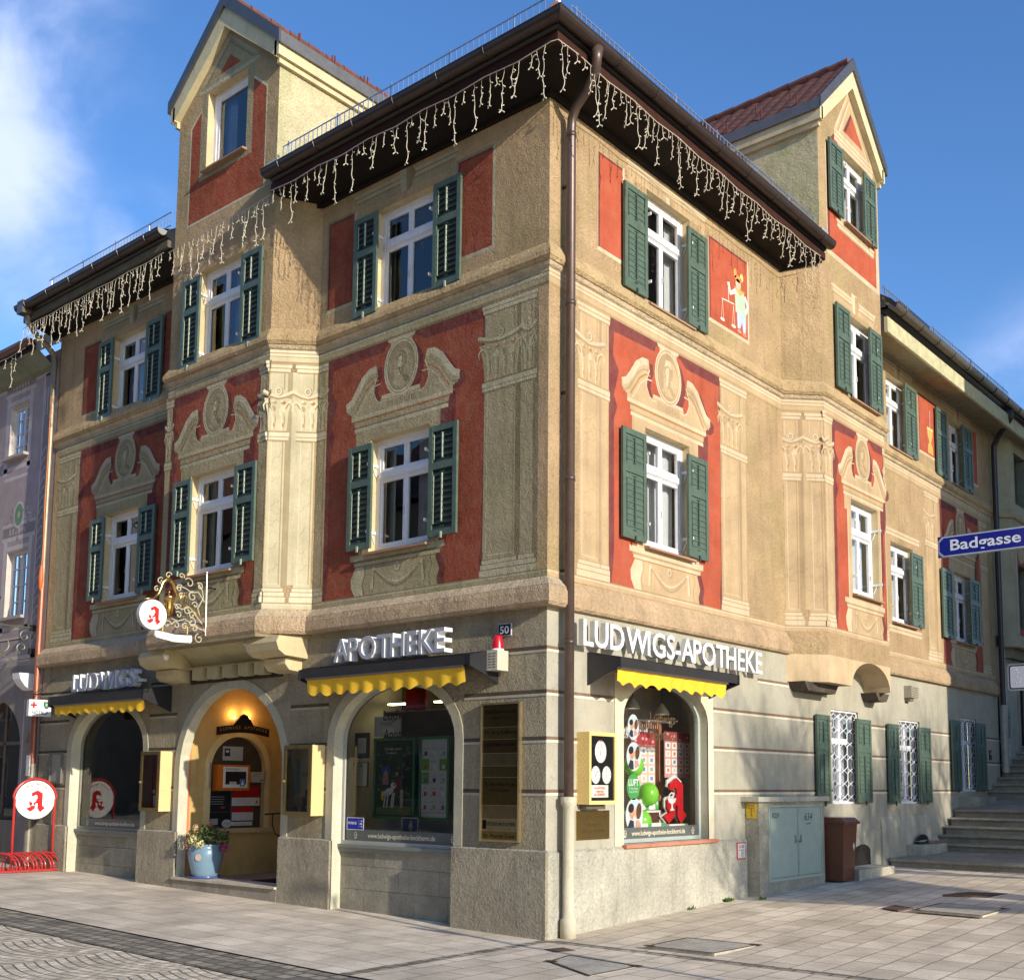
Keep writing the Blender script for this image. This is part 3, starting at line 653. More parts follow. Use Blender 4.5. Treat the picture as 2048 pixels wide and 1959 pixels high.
# grilles on the ground floor windows
def grille(h):
    u0, u1, z0, z1 = h; wd = u1 - u0; ht = z1 - z0
    w_ = MB(); W = (.82, .82, .84)
    f = .05
    for a, b, c_, d_ in ((0, f, 0, ht), (wd - f, wd, 0, ht), (f, wd - f, 0, f), (f, wd - f, ht - f, ht)): w_.box(LOC, a, b, c_, d_, -.03, .03, W)
    w_.box(LOC, wd * .5 - .03, wd * .5 + .03, f, ht - f, -.025, .025, W); w_.box(LOC, f, wd - f, ht * .64, ht * .7, -.025, .02, W)
    o = w_.build('window', 'paint', B, RF.p(u0, z0, -.13), RF.rot())
    g = MB(); g.quad(LOC, f, wd - f, f, ht - f, 0, (1, 1, 1)); g.build('pane', 'glass', o)
    c_ = MB(); k = 26; pts = []
    for i in range(k + 1): x = wd * i / k; pts += [LOC.p(x, .03, -.06 - .015 * math.sin(i * 1.7)), LOC.p(x, ht - .03, -.06 - .015 * math.sin(i * 1.7))]
    c_.add(pts, [[2 * i, 2 * i + 2, 2 * i + 3, 2 * i + 1] for i in range(k)], (.42, .45, .52)); c_.build('curtain', 'fabric', o, smooth=True)
    g = MB(); nn = .10
    W2 = (.80, .80, .82)
    for a, b, c2, d2 in ((.0, .03, 0, ht), (wd - .03, wd, 0, ht), (0, wd, 0, .03), (0, wd, ht - .03, ht)): g.box(LOC, a, b, c2, d2, nn - .008, nn + .008, W2)
    cells = 4; cw = (wd - .06) / cells; rows = 7; rh = ht / rows
    for i in range(cells + 1):
        for sgn in (1, -1):
            path = []
            for j in range(rows * 8 + 1):
                z = j * rh / 8; x = .03 + i * cw + sgn * cw * .5 * max(-1, min(1, 1.5 * math.cos(PI * j / 8 * 1.0) ))
                if .01 <= x <= wd - .01: path.append(LOC.p(x, z, nn))
                else:
                    if len(path) > 1: g.tube(path, .0065, W2, 4)
                    path = []
            if len(path) > 1: g.tube(path, .0065, W2, 4)
    g.build('grille', 'paint', o)
for h in gW: grille(h)
# ------------------------------------------------------------------ gabled bays above the eaves
def dormer(fr, u0, u1, zt, za, win, depth, name='gable_wall'):
    """fr bay front frame (n=0 on the front). za apex, zt eave height"""
    c = (u0 + u1) / 2; hwr = (u1 - u0) / 2
    sl_ = (za - zt) / (hwr + .13); zw = zt - .10
    mb = MB(); h = win
    zap = za - .16
    wall(mb, fr, u0, u1, 9.6, zw - .25, [h], SAND)
    # gable field above, around the window top
    z1 = zw - .25
    gab = [(u0, z1), (h[0], z1), (h[0], h[3]), (h[1], h[3]), (h[1], z1), (u1, z1), (u1, zw), (c, zap), (u0, zw)] if h[3] > z1 else [(u0, z1), (u1, z1), (u1, zw), (c, zap), (u0, zw)]
    mb.poly(fr, gab, 0, SAND)
    # side walls running back
    for u in (u0, u1): mb.add([fr.p(u, 9.2, 0), fr.p(u, 9.2, -depth), fr.p(u, zw + .05, -depth), fr.p(u, zw + .05, 0)], [[0, 1, 2, 3]], (.63, .57, .36))
    mb.build(name, 'plaster', B)
    # raking + side cornice
    mb = MB(); cc = (.60, .53, .34)
    for sg in (-1, 1):
        e = c + sg * (hwr + .05)
        pts = [(c, zap + .04), (c, zap - .26), (e, zw - .20), (e, zw + .05)]
        mb.prism(fr, pts, 0.0, .10, cc)
        us, n0, n1 = (e, 0, sg * .10)
        a, b = sorted((c + sg * hwr, c + sg * (hwr + .10)))
        mb.box(fr, a, b, zw - .18, zw + .04, -depth, .10, cc)
        a, b = sorted((c + sg * hwr, c + sg * (hwr + .055)))
        mb.box(fr, a, b, zw - .26, zw - .18, -depth, .05, cc)
    mb.build('gable_cornice', 'smooth', B)
    # dark metal verge and eave flashing
    mb = MB(); mc = (.10, .10, .10)
    for sg in (-1, 1):
        e = c + sg * (hwr + .14)
        mb.prism(fr, [(c, za + .09), (c, za - .12), (e, zt - .13), (e, zt + .05)], .10, .135, mc)
        a, b = sorted((e, e - sg * .03)); mb.box(fr, a, b, zt - .13, zt + .04, -depth, .10, (.16, .155, .15))
    mb.build('verge_flashing', 'brownmetal', B)
    # pantile roof
    mb = MB(); tcl = (.13, .055, .04)
    run = math.hypot(hwr + .14, za - zt)
    for sg in (-1, 1):
        nu = int((depth + .1) / .045); nr = 40; pts = []
        for j in range(nr + 1):
            t = j / nr; uu = c + sg * (hwr + .11) * (1 - t) ; zz = zt + (za - zt) * t + .0
            saw = ((j % 5) / 5) * -.035 + .035
            for i in range(nu + 1):
                d = -depth + (depth + .1) * i / nu
                pts.append(fr.p(uu, zz + saw + .03 * abs(math.sin(PI * i / 6.0)), d))
        mb.add(pts, [[j * (nu + 1) + i, j * (nu + 1) + i + 1, (j + 1) * (nu + 1) + i + 1, (j + 1) * (nu + 1) + i] for j in range(nr) for i in range(nu)], tcl)
    for i in range(int(depth / .35)):
        d = .05 - i * .35
        mb.tube([fr.p(c, za + .05, d), fr.p(c, za + .035, d - .34)], .075, (.15, .06, .045), 8)
    mb.build('dormer_roof', 'tile', B)
    mb = MB()
    for j, t in enumerate((.12, .12, .12, .12, .12, .12, .45, .45, .45)):
        for sg in (-1, 1):
            d = -.35 - (j if j < 6 else j - 6 + .5) * .62
            uu = c + sg * (hwr + .14) * (1 - t); zz = zt + (za - zt) * t
            mb.box(fr, uu - .008, uu + .008, zz + .02, zz + .17, d, d + .02, (.20, .07, .05))
    mb.build('snow_hook', 'brownmetal', B)
dormer(LB, -6.80, -4.40, 11.68, 12.80, wDorL, 4.6)
dormer(RB, 5.90, 8.15, 11.98, 13.22, wDorR, 4.8)
# main roof
mb = MB(); e = .62; ze = 9.66; p_ = .70; rc_ = (.13, .06, .045)
def rl(x0, x1, y0): mb.add([(x0, y0, ze + (y0 + e) * p_), (x1 if y0 < 0 else x1, y0, ze + (y0 + e) * p_), (min(x1, -5.0), 5, ze + 5.6 * p_), (x0, 5, ze + 5.6 * p_)], [[0, 1, 2, 3]], rc_)
rl(-11.3, -6.85, -e); rl(-6.85, -5.0, .6); 
mb.add([(-5.0, .6, ze + (.6 + e) * p_), (-4.35, .6, ze + (.6 + e) * p_), (-4.35, 4.35, ze + (4.35 + e) * p_), (-5.0, 5, ze + 5.6 * p_)], [[0, 1, 2, 3]], rc_)
mb.add([(-4.35, -e, ze), (e, -e, ze), (-4.35, 4.35, ze + (4.35 + e) * p_)], [[0, 1, 2]], rc_)
def rr2(y0, y1, x0): mb.add([(x0, y0, ze + (e - x0) * p_), (x0, y1, ze + (e - x0) * p_), (-5.0, y1, ze + 5.6 * p_), (-5.0, max(y0, 5), ze + 5.6 * p_)], [[0, 1, 2, 3]], rc_)
mb.add([(e, -e, ze), (e, 5.86, ze), (-5.0, 5.86, ze + 5.6 * p_), (-5.0, 5, ze + 5.6 * p_)], [[0, 1, 2, 3]], rc_)
rr2(5.86, 8.2, -.6); rr2(8.2, 15.2, e)
for i in range(8): t = i * .1; mb.tube([(e - t * 1.0 - .02, -e + t, ze + t * p_ + .05), (e - t - .16, -e + t + .14, ze + (t + .14) * p_ + .06)], .09, (.30, .12, .08), 8)
mb.box(Flat(0), e - .06, e - .02, -e + .02, -e + .06, ze + .1, ze + .26, (.75, .75, .72))
mb.build('main_roof', 'tile', B)
# eaves: soffit, fascia, gutter
def eave(path, soff, fasc, zf=9.45, fh=.10, col_g=(.06, .042, .036), dz=0, fcol2=None):
    mb = MB(); mb.sweep([(-.05, 9.34 + dz), (.50, zf + dz), (.50, zf + dz + .001)], path, soff); mb.sweep([(.0, 9.30 + dz), (.06, 9.30 + dz), (.06, 9.36 + dz)], path, soff)
    mb.build('soffit', 'wood', B)
    mb = MB(); mb.sweep([(.50, zf + dz), (.54, zf - .01 + dz), (.56, zf + dz), (.56, zf + fh + dz), (.50, zf + fh + dz)], path, fasc, close=True); mb.build('fascia', 'wood', B)
    mb = MB(); g = []
    for i in range(9): a = PI + PI * i / 8; g.append((.655 + .082 * math.cos(a), 9.66 + dz + .082 * math.sin(a)))
    g += [(.745, 9.675 + dz), (.73, 9.685 + dz)]
    inner = [(.655 + .074 * math.cos(PI + PI * i / 8), 9.662 + dz + .074 * math.sin(PI + PI * i / 8)) for i in range(8, -1, -1)]
    mb.sweep(g + inner, path, col_g, close=True)
    mb.sweep([(.50, 9.55 + dz), (.58, 9.60 + dz), (.60, 9.70 + dz), (.50, 9.74 + dz)], path, DK)
    mb.build('gutter', 'brownmetal', B, smooth=False)
    # gutter brackets
    mb = MB()
    for (a, b) in zip(path, path[1:]):
        A, Bv = Vector(a), Vector(b); L_ = (Bv - A).length; fr = Fr(A.x, A.y, Bv.x - A.x, Bv.y - A.y); k = int(L_ / .72)
        for i in range(k):
            u = (i + .5) * L_ / k
            mb.tube([fr.p(u, 9.66 + dz + .088 * math.sin(PI + PI * j / 8), .655 + .088 * math.cos(PI + PI * j / 8)) for j in range(9)], .007, (.05, .04, .035), 5)
    mb.build('gutter_bracket', 'brownmetal', B)
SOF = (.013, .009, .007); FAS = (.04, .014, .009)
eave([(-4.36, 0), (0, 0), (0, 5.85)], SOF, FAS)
eave([(-11.25, 0), (-6.82, 0)], (.025, .02, .015), (.13, .12, .085))
eave([(0, 8.17), (0, 15.2), (0, 24)], (.30, .26, .17), (.50, .47, .29), zf=9.22, fh=.26, col_g=(.12, .10, .08), dz=-.12)
mb = MB()   # end caps of the gutters
for fr, u in ((Fr(0, 0, 1, 0), -4.37), (Fr(0, 0, 0, 1), 5.86), (Fr(0, 0, 1, 0), -6.82)):
    pts = [fr.p(u, 9.66 + .08 * math.sin(PI + PI * j / 10), .655 + .08 * math.cos(PI + PI * j / 10)) for j in range(11)] + [fr.p(u, 9.68, .735), fr.p(u, 9.68, .575)]
    mb.add(pts, [list(range(13))], (.085, .06, .055) if u > 0 else (.35, .36, .37))
# soffit end board at the right bay
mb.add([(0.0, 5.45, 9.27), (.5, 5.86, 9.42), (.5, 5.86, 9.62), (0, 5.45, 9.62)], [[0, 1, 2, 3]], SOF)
mb.build('gutter_cap', 'brownmetal', B)
mb = MB()
mb.box(Fr(0, 0, 0, 1), 5.62, 5.84, 9.72, 9.86, .35, .62, (.45, .44, .44)); mb.box(Fr(0, 0, 1, 0), -4.37, -4.15, 9.70, 9.82, .35, .62, (.55, .54, .53)); mb.build('flashing', 'brownmetal', B)
# snow guards
def snow_guard(fr, u0, u1, n=.46, z=9.84, zt=10.09):
    mb = MB(); c = (.62, .64, .66); k = int((u1 - u0) / .088)
    mb.box(fr, u0, u1, zt - .012, zt, n - .006, n + .006, c); mb.box(fr, u0, u1, z, z + .012, n - .006, n + .006, c)
    for i in range(k + 1): u = u0 + (u1 - u0) * i / k; mb.box(fr, u - .005, u + .005, z, zt, n - .004, n + .004, c)
    for i in range(int((u1 - u0) / 1.0) + 1): u = u0 + .1 + i * 1.0; mb.box(fr, u - .012, u + .012, z - .08, zt + .04, n - .012, n - .003, c); mb.box(fr, u - .012, u + .012, z - .08, z - .07, n - .3, n, c)
    mb.build('snow_guard', 'metal', B)
snow_guard(LF, -4.25, .30); snow_guard(RF, -.2, 5.7); snow_guard(LF, -10.6, -6.9, z=9.84, zt=10.06); snow_guard(RF, 8.25, 9.4, z=9.7, zt=9.95); snow_guard(RF, 10.5, 14.9, z=9.7, zt=9.98); 
mb = MB(); mb.box(RF, 9.15, 10.4, 9.62, 9.90, .10, .35, (.20, .17, .16)); mb.prism(RF, [(9.1, 9.92), (10.5, 9.92), (10.5, 9.99), (9.1, 9.99)], .0, .42, (.03, .05, .09)); mb.build('roof_window', 'brownmetal', B)
# downpipes
mb = MB(); bc = (.125, .085, .07)
pp = [(.655, .0, 9.60), (.655, .0, 9.47), (.62, .04, 9.40), (.42, .14, 9.29), (.22, .20, 9.20), (.14, .225, 9.10), (.125, .23, 8.98), (.125, .23, 1.46)]
mb.tube(pp, [.075, .055] + [.053] * 6, bc, 14)
for z in (8.88, 6.9, 4.9, 3.1): mb.tube([(.125, .23, z), (.125, .23, z + .05)], .060, (.10, .07, .06), 14)
for z in (8.3, 5.9, 3.9): mb.box(Flat(z), .0, .13, .22, .24, 0, .03, (.06, .05, .045))
mb.build('downpipe', 'brownmetal', B, smooth=True)
mb = MB(); cc = (.56, .52, .40)
mb.lathe((.125, .23, 0), [(.062, -.02), (.085, -.02), (.085, .16), (.082, .20), (.062, .22), (.06, 1.36), (.085, 1.40), (.088, 1.47), (.05, 1.475)], cc, 16); mb.build('cast_downpipe', 'smooth', B, smooth=True)
mb = MB()
mb.tube([(-11.02, -.60, 9.56), (-11.02, -.58, 9.38), (-11.0, -.45, 9.22), (-11.0, -.25, 9.08), (-11.0, -.12, 8.95), (-11.0, -.10, 8.8), (-11.0, -.10, 4.9)], .05, (.22, .19, .14), 12)
mb.box(Flat(9.50), -11.12, -10.92, -.74, -.56, 0, .22, (.13, .105, .09))
mb.tube([(-11.0, -.10, 4.9), (-11.0, -.10, 1.2)], .05, (.30, .11, .07), 12); mb.tube([(-11.0, -.10, 1.9), (-11.0, -.10, .1)], .062, (.25, .23, .19), 12)
mb.box(Flat(1.70), -11.06, -10.95, -.17, -.155, 0, .34, (.8, .8, .8))
mb.build('downpipe', 'brownmetal', B, smooth=False)
mb = MB()
mb.tube([(.60, 14.55, 9.45), (.60, 14.55, 9.3), (.45, 14.65, 9.15), (.25, 14.8, 9.0), (.14, 14.85, 8.85), (.13, 14.86, 8.6), (.13, 14.86, 3.2)], .06, (.05, .04, .04), 12)
mb.tube([(.13, 14.86, 3.3), (.13, 14.86, 1.9)], .075, (.36, .36, .33), 12); mb.build('downpipe', 'brownmetal', B)
# ------------------------------------------------------------------ painted decoration (flat pigment on the plaster)
class Pal: pass
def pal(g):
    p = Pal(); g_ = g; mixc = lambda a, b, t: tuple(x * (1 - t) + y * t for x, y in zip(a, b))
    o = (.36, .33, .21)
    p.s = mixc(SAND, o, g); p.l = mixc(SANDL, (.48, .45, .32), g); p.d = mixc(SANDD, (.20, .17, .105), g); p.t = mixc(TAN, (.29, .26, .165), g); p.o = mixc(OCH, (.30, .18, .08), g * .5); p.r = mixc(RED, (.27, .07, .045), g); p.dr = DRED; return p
PR = pal(.12); PLs = pal(.75)  # PLs: darker olive palette copy, painting in the left facade's shade
e1 = .001
def prof_head(mb, fr, u, z, s_, pl, k):
    E = lambda du, dz, ru, rz, n, c, rot=0, seg=14: mb.ell(fr, u + du * s_, z + dz * s_, ru * s_, rz * s_, n, c, seg, rot=rot)
    Pg = lambda L_, n, c: mb.poly(fr, [(u + a * s_, z + b * s_) for a, b in L_], n, c)
    # bust
    Pg([(-.16, -.26), (-.13, -.19), (-.05, -.15), (.05, -.15), (.13, -.19), (.17, -.25), (.08, -.30), (-.05, -.31)], .0088, pl.s)
    Pg([(.02, -.15), (.05, -.15), (.13, -.19), (.17, -.25), (.10, -.28), (.04, -.22)], .0090, pl.d)
    Pg([(-.045, -.04), (.045, -.04), (.055, -.16), (.0, -.20), (-.055, -.16)], .0092, pl.t); Pg([(-.045, -.06), (.0, -.06), (-.01, -.17), (-.055, -.16)], .0094, pl.l)
    # hair behind, face, shadow side
    E(.01, .05, .105, .135, .0093, pl.d); E(0, .015, .072, .105, .0096, pl.l)
    Pg([(.015, .11), (.06, .08), (.074, .0), (.05, -.07), (.012, -.09), (.02, .0)], .0098, pl.t)
    # hair mass
    Pg([(-.09, .0), (-.10, .09), (-.05, .165), (.03, .17), (.095, .11), (.10, .0), (.078, .06), (.04, .105), (-.03, .10), (-.07, .06)], .0100, pl.d)
    for i in range(5): E(-.075 + i * .035, .12 + .03 * math.sin(i), .018, .014, .0102, pl.s if i < 3 else pl.t, seg=8)
    for sx in (-.028, .030): E(sx, .03, .014, .006, .0103, pl.d, seg=8); E(sx, .048, .018, .005, .0103, pl.d, seg=8)
    Pg([(.0, .035), (.014, -.025), (-.008, -.028)], .0103, pl.s); E(.002, -.052, .020, .006, .0103, pl.o, seg=8); E(.0, -.085, .02, .010, .0102, pl.s, seg=8)
    if k % 2: Pg([(-.055, -.04), (.06, -.04), (.05, -.12), (.01, -.165), (-.03, -.12)], .0101, pl.d); E(.002, -.052, .020, .008, .0104, pl.t, seg=8)
    if k in (4, 6): Pg([(-.09, .10), (-.06, .20), (.05, .21), (.09, .10), (.0, .13)], .0104, pl.l)
def mural(mb, fr, uc, ul, ur, pl, k, s_=1.0, name=None, apron=True):
    zb_, zt_ = 3.92, 7.11
    # red field with darker painted edge
    mb.poly(fr, [(ul, zb_), (ur, zb_), (ur, zt_), (ul, zt_)], .001, pl.dr)
    a = .10
    mb.poly(fr, [(ul + .05, zb_), (ul + a, 4.3), (ul + a, 5.9), (ul + .17, 6.05), (ul + .10, 6.18), (ul + .20, 6.5), (ul + .08, 6.66), (ul + a, 6.95), (ul + .18, zt_ - .15), (uc - .30, zt_ - .13), (uc - .28, zt_ - .05), (uc + .28, zt_ - .05), (uc + .42, zt_ - .14), (ur - .02, zt_ - .14), (ur - .04, 6.7), (ur, 6.4), (ur - .02, 4.4), (ur - .05, 4.1), (ur - .04, zb_)], .002, pl.r)
    S = s_
    X = lambda d: uc + d * S
    # shadows of medallion and volutes
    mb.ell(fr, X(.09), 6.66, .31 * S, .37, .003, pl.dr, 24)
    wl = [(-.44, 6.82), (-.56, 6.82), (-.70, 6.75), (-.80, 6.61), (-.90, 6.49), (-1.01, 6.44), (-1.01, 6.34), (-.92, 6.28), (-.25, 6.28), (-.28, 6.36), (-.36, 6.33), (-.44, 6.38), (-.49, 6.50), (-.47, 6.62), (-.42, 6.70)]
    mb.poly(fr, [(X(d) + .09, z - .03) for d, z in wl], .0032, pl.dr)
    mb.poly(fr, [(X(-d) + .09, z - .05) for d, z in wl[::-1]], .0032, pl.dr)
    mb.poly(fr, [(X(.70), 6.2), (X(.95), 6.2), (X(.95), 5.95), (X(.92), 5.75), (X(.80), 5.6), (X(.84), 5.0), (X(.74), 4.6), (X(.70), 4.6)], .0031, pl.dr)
    # keystone block below the entablature
    mb.poly(fr, [(X(-.27), 7.16), (X(.27), 7.16), (X(.23), 7.07), (X(-.23), 7.07)], .004, pl.l); mb.poly(fr, [(X(-.20), 7.07), (X(.20), 7.07), (X(.17), 6.9), (X(-.17), 6.9)], .004, pl.s)
    # pediment wings
    for sg in (1, -1):
        q = [(X(sg * d), z) for d, z in wl]; mb.poly(fr, q if sg > 0 else q[::-1], .0042, pl.s)
        top = [(-.45, 6.79), (-.57, 6.78), (-.69, 6.70), (-.79, 6.57), (-.89, 6.45), (-1.0, 6.40)]
        mb.stroke(fr, [(X(sg * d), z) for d, z in top], .085 * S, .0050, pl.l)
        mb.stroke(fr, [(X(sg * (d + .02)), z - .10) for d, z in top], .028 * S, .0052, pl.t)
        mb.stroke(fr, [(X(sg * (d + .05)), z - .16) for d, z in top[:-1]], .022 * S, .0053, pl.o)
        mb.stroke(fr, [(X(sg * (d + .08)), z - .21) for d, z in top[:-1]], .018 * S, .0054, pl.l)
        mb.stroke(fr, [(X(sg * d), z) for d, z in [(-.42, 6.70), (-.48, 6.58), (-.49, 6.48), (-.43, 6.37), (-.35, 6.33), (-.27, 6.35)]], .018 * S, .0055, pl.l)
    # lintel mouldings
    mb.quad(fr, X(-.90), X(.90), 6.19, 6.31, .0046, pl.s)
    mb.quad(fr, X(-.36), X(.36), 6.31, 6.38, .0046, pl.s); mb.quad(fr, X(-.34), X(.34), 6.375, 6.42, .0051, pl.l)
    mb.quad(fr, X(-.90), X(.90), 6.185, 6.235, .0056, pl.l); mb.quad(fr, X(-.86), X(.86), 6.155, 6.185, .0056, pl.o)
    mb.quad(fr, X(-.84), X(.84), 6.10, 6.155, .0056, pl.s); mb.quad(fr, X(-.82), X(.82), 6.075, 6.10, .0056, pl.d); mb.quad(fr, X(-.83), X(.83), 6.03, 6.075, .0056, pl.l)
    mb.quad(fr, X(-.80), X(.80), 5.80, 6.03, .0050, pl.s)
    mb.quad(fr, X(-.70), X(.70), 4.42, 5.80, .0045, pl.s)
    for sg in (-1, 1): a1, b1 = sorted((X(sg * .70), X(sg * .665))); mb.quad(fr, a1, b1, 4.42, 5.80, .0055, pl.l)
    if name: mb.text(fr, name, X(-.24), 6.262, .07, pl.d, .0060, wd=.50 * S)
    # medallion
    for ru, rz, c_, n_ in ((.305, .375, pl.l, .0062), (.280, .348, pl.t, .0066), (.268, .334, pl.l, .0070), (.245, .308, pl.d, .0074), (.235, .296, pl.t, .0078)):
        mb.ell(fr, uc, 6.73, ru * S, rz, n_, c_, 28)
    mb.ell(fr, uc + .05 * S, 6.71, .17 * S, .24, .0081, pl.s, 20)
    prof_head(mb, fr, uc, 6.76, .92 * S, pl, k)
    if apron:
        b = [(-.72, 4.30), (-.76, 4.22), (-.84, 4.14), (-.83, 4.03), (-.76, zb_), (.70, zb_), (.68, 4.0), (.72, 4.1), (.68, 4.2), (.64, 4.30)]
        mb.poly(fr, [(X(d) + .11, z) for d, z in b], .0028, pl.dr)
        mb.poly(fr, [(X(d), z) for d, z in b], .0046, pl.s)
        mb.poly(fr, [(X(-.74), 4.30), (X(-.84), 4.14), (X(-.83), 4.03), (X(-.76), zb_), (X(-.60), zb_), (X(-.64), 4.05), (X(-.58), 4.18), (X(-.60), 4.30)], .0050, pl.l)
        mb.stroke(fr, [(X(-.58), 4.30), (X(-.57), 4.18), (X(-.62), 4.05), (X(-.59), zb_)], .022 * S, .0054, pl.d)
        mb.stroke(fr, [(X(.56), 4.30), (X(.60), 4.18), (X(.55), 4.05), (X(.58), zb_)], .02 * S, .0054, pl.d)
        mb.quad(fr, X(-.86), X(.80), 4.365, 4.44, .0056, pl.l); mb.quad(fr, X(-.80), X(.75), 4.335, 4.365, .0056, pl.d); mb.quad(fr, X(-.78), X(.73), 4.295, 4.335, .0056, pl.l); mb.quad(fr, X(-.74), X(.68), 4.28, 4.295, .0056, pl.o)
        sw = [(X(-.40 + .8 * i / 10), 4.24 - .21 * math.sin(PI * i / 10)) for i in range(11)]
        mb.stroke(fr, [(a_ + .01, b_ - .035) for a_, b_ in sw], .05 * S, .0058, pl.d, taper=True); mb.stroke(fr, sw, .05 * S, .0062, pl.l, taper=True); mb.stroke(fr, [(a_, b_ - .012) for a_, b_ in sw], .014 * S, .0065, pl.t)
        for sg in (-1, 1):
            mb.stroke(fr, [(X(sg * .43) + .02, 4.24), (X(sg * .45) + .02, 4.0)], .05 * S, .0058, pl.d); mb.poly(fr, [(X(sg * .43) - .012, 4.22), (X(sg * .43) + .012, 4.22), (X(sg * .45) + .028, 4.0), (X(sg * .45) - .02, 3.99)], .0062, pl.l); mb.ell(fr, X(sg * .42), 4.235, .028, .028, .0066, pl.l, 10)
        mb.ell(fr, uc + .012, 4.215, .06 * S, .065, .0058, pl.d, 14); mb.ell(fr, uc, 4.225, .05 * S, .056, .0062, pl.l, 14); mb.ell(fr, uc, 4.22, .024, .03, .0066, pl.t, 10)
def capital(mb, fr, a, b, pl, flip=1):
    w_ = b - a; c = (a + b) / 2; fl = min(.09, w_ * .28)
    mb.poly(fr, [(a, 6.20), (b, 6.20), (b + fl * .3, 6.45), (b + fl, 6.64), (a - fl, 6.64), (a - fl * .3, 6.45)], .003, pl.s)
    k = max(2, int(w_ / .10))
    for i in range(k):
        u = a + w_ * (i + .5) / k
        mb.stroke(fr, [(u - .012, 6.21), (u - .006, 6.34), (u - .03, 6.46), (u - .045, 6.50)], .020, .0036, pl.l); mb.stroke(fr, [(u + .022, 6.22), (u + .028, 6.36), (u + .018, 6.45)], .016, .0036, pl.d, taper=True)
        mb.ell(fr, u + .008, 6.28, .008, .032, .0040, pl.o, 8)
        mb.ell(fr, u, 6.50, .034, .042, .0042, pl.l if i % 2 else pl.t, 10, rot=.3 * flip)
        mb.ell(fr, u + .01, 6.585, .036, .024, .0045, pl.o if i % 2 else pl.t, 10, rot=-.4)
        mb.ell(fr, u - .01, 6.60, .022, .014, .0049, pl.l, 8)
    for sg in (-1, 1):
        e_ = b if sg > 0 else a
        mb.stroke(fr, [(e_ - sg * .06, 6.44), (e_ - sg * .02, 6.56), (e_ + sg * fl * .6, 6.60), (e_ + sg * fl * 1.1, 6.54), (e_ + sg * fl * .9, 6.47)], .028, .0046, pl.l, taper=True)
        mb.stroke(fr, [(e_ - sg * .02, 6.50), (e_ + sg * .02, 6.57), (e_ + sg * fl * .7, 6.56)], .014, .0050, pl.o)
    ab = [(a - fl * 1.2, 6.74), (a + w_ * .15, 6.685), (c, 6.665), (b - w_ * .15, 6.685), (b + fl * 1.2, 6.74)]
    mb.stroke(fr, [(x, z - .03) for x, z in ab], .03, .0048, pl.d); mb.stroke(fr, ab, .038, .0052, pl.l)
    mb.ell(fr, c + .01, 6.735, .052, .062, .0056, pl.d, 14); mb.ell(fr, c, 6.74, .046, .056, .0060, pl.l, 14); mb.ell(fr, c, 6.74, .026, .034, .0064, pl.t, 12); mb.ell(fr, c + .004, 6.738, .010, .013, .0068, pl.l, 8)
def pilaster(mb, fr, a, b, pl, side=None, cap=True, z0=3.92):
    w_ = b - a
    mb.quad(fr, a, b, z0, 7.12, .0006, pl.s)
    # shaft panel lines
    if w_ > .2:
        mb.quad(fr, a + .04, a + .052, 4.16, 6.06, .0012, pl.l); mb.quad(fr, b - .052, b - .036, 4.16, 6.06, .0012, pl.t)
        mb.quad(fr, a + .045, b - .04, 4.155, 4.167, .0012, pl.l); mb.quad(fr, a + .045, b - .04, 6.05, 6.062, .0012, pl.t)
        rnd = random.Random(int(a * 1000))
        for i in range(6):
            z = 4.25 + i * .29 + rnd.random() * .1; u = a + .06; pts = [(u + (w_ - .12) * t, z + .10 * t + .03 * math.sin(9 * t + i) + rnd.uniform(-.02, .02)) for t in (0, .25, .5, .75, 1)]
            mb.stroke(fr, pts, .006, .0014, pl.t)
    mb.quad(fr, b - .014, b, 4.12, 6.06, .0016, pl.d)
    for z_, h_, e_, c_ in ((z0, .07, .05, pl.l), (z0 + .07, .012, .045, pl.d), (z0 + .082, .05, .035, pl.l), (z0 + .132, .012, .02, pl.t), (z0 + .144, .04, .015, pl.l), (z0 + .184, .012, .0, pl.t)):
        mb.quad(fr, a - min(e_, w_ * .2), b + min(e_, w_ * .2), z_, z_ + h_, .0022, c_)
    for z_, h_, e_, c_ in ((6.06, .018, .02, pl.d), (6.078, .035, .03, pl.l), (6.113, .012, .02, pl.t), (6.125, .055, .04, pl.l), (6.18, .02, .02, pl.d)):
        mb.quad(fr, a - min(e_, w_ * .2), b + min(e_, w_ * .2), z_, z_ + h_, .0022, c_)
    mb.quad(fr, a + .02, a + .03, 6.76, 7.02, .0020, pl.l); mb.quad(fr, b - .05, b - .035, 6.76, 7.02, .0020, pl.d)
    for z_, h_, e_, c_ in ((6.985, .02, .02, pl.d), (7.005, .04, .03, pl.l), (7.045, .015, .04, pl.t), (7.06, .04, .05, pl.l), (7.10, .012, .05, pl.d), (7.112, .04, .06, pl.l)):
        mb.quad(fr, a - min(e_, w_ * .25), b + min(e_, w_ * .25), z_, z_ + h_, .0026, c_)
    if cap: capital(mb, fr, a, b, pl)
def entab(mb, fr, a, b, pl):
    for z_, h_, c_ in ((7.115, .03, pl.d), (7.145, .06, pl.s), (7.205, .012, pl.t), (7.217, .035, pl.l), (7.252, .014, pl.d), (7.266, .05, pl.l)): mb.quad(fr, a, b, z_, z_ + h_, .0072, c_)
    for z_, h_, c_ in ((3.835, .05, pl.s), (3.885, .018, pl.l), (3.903, .012, pl.t)): mb.quad(fr, a, b, z_, z_ + h_, .0030, c_)
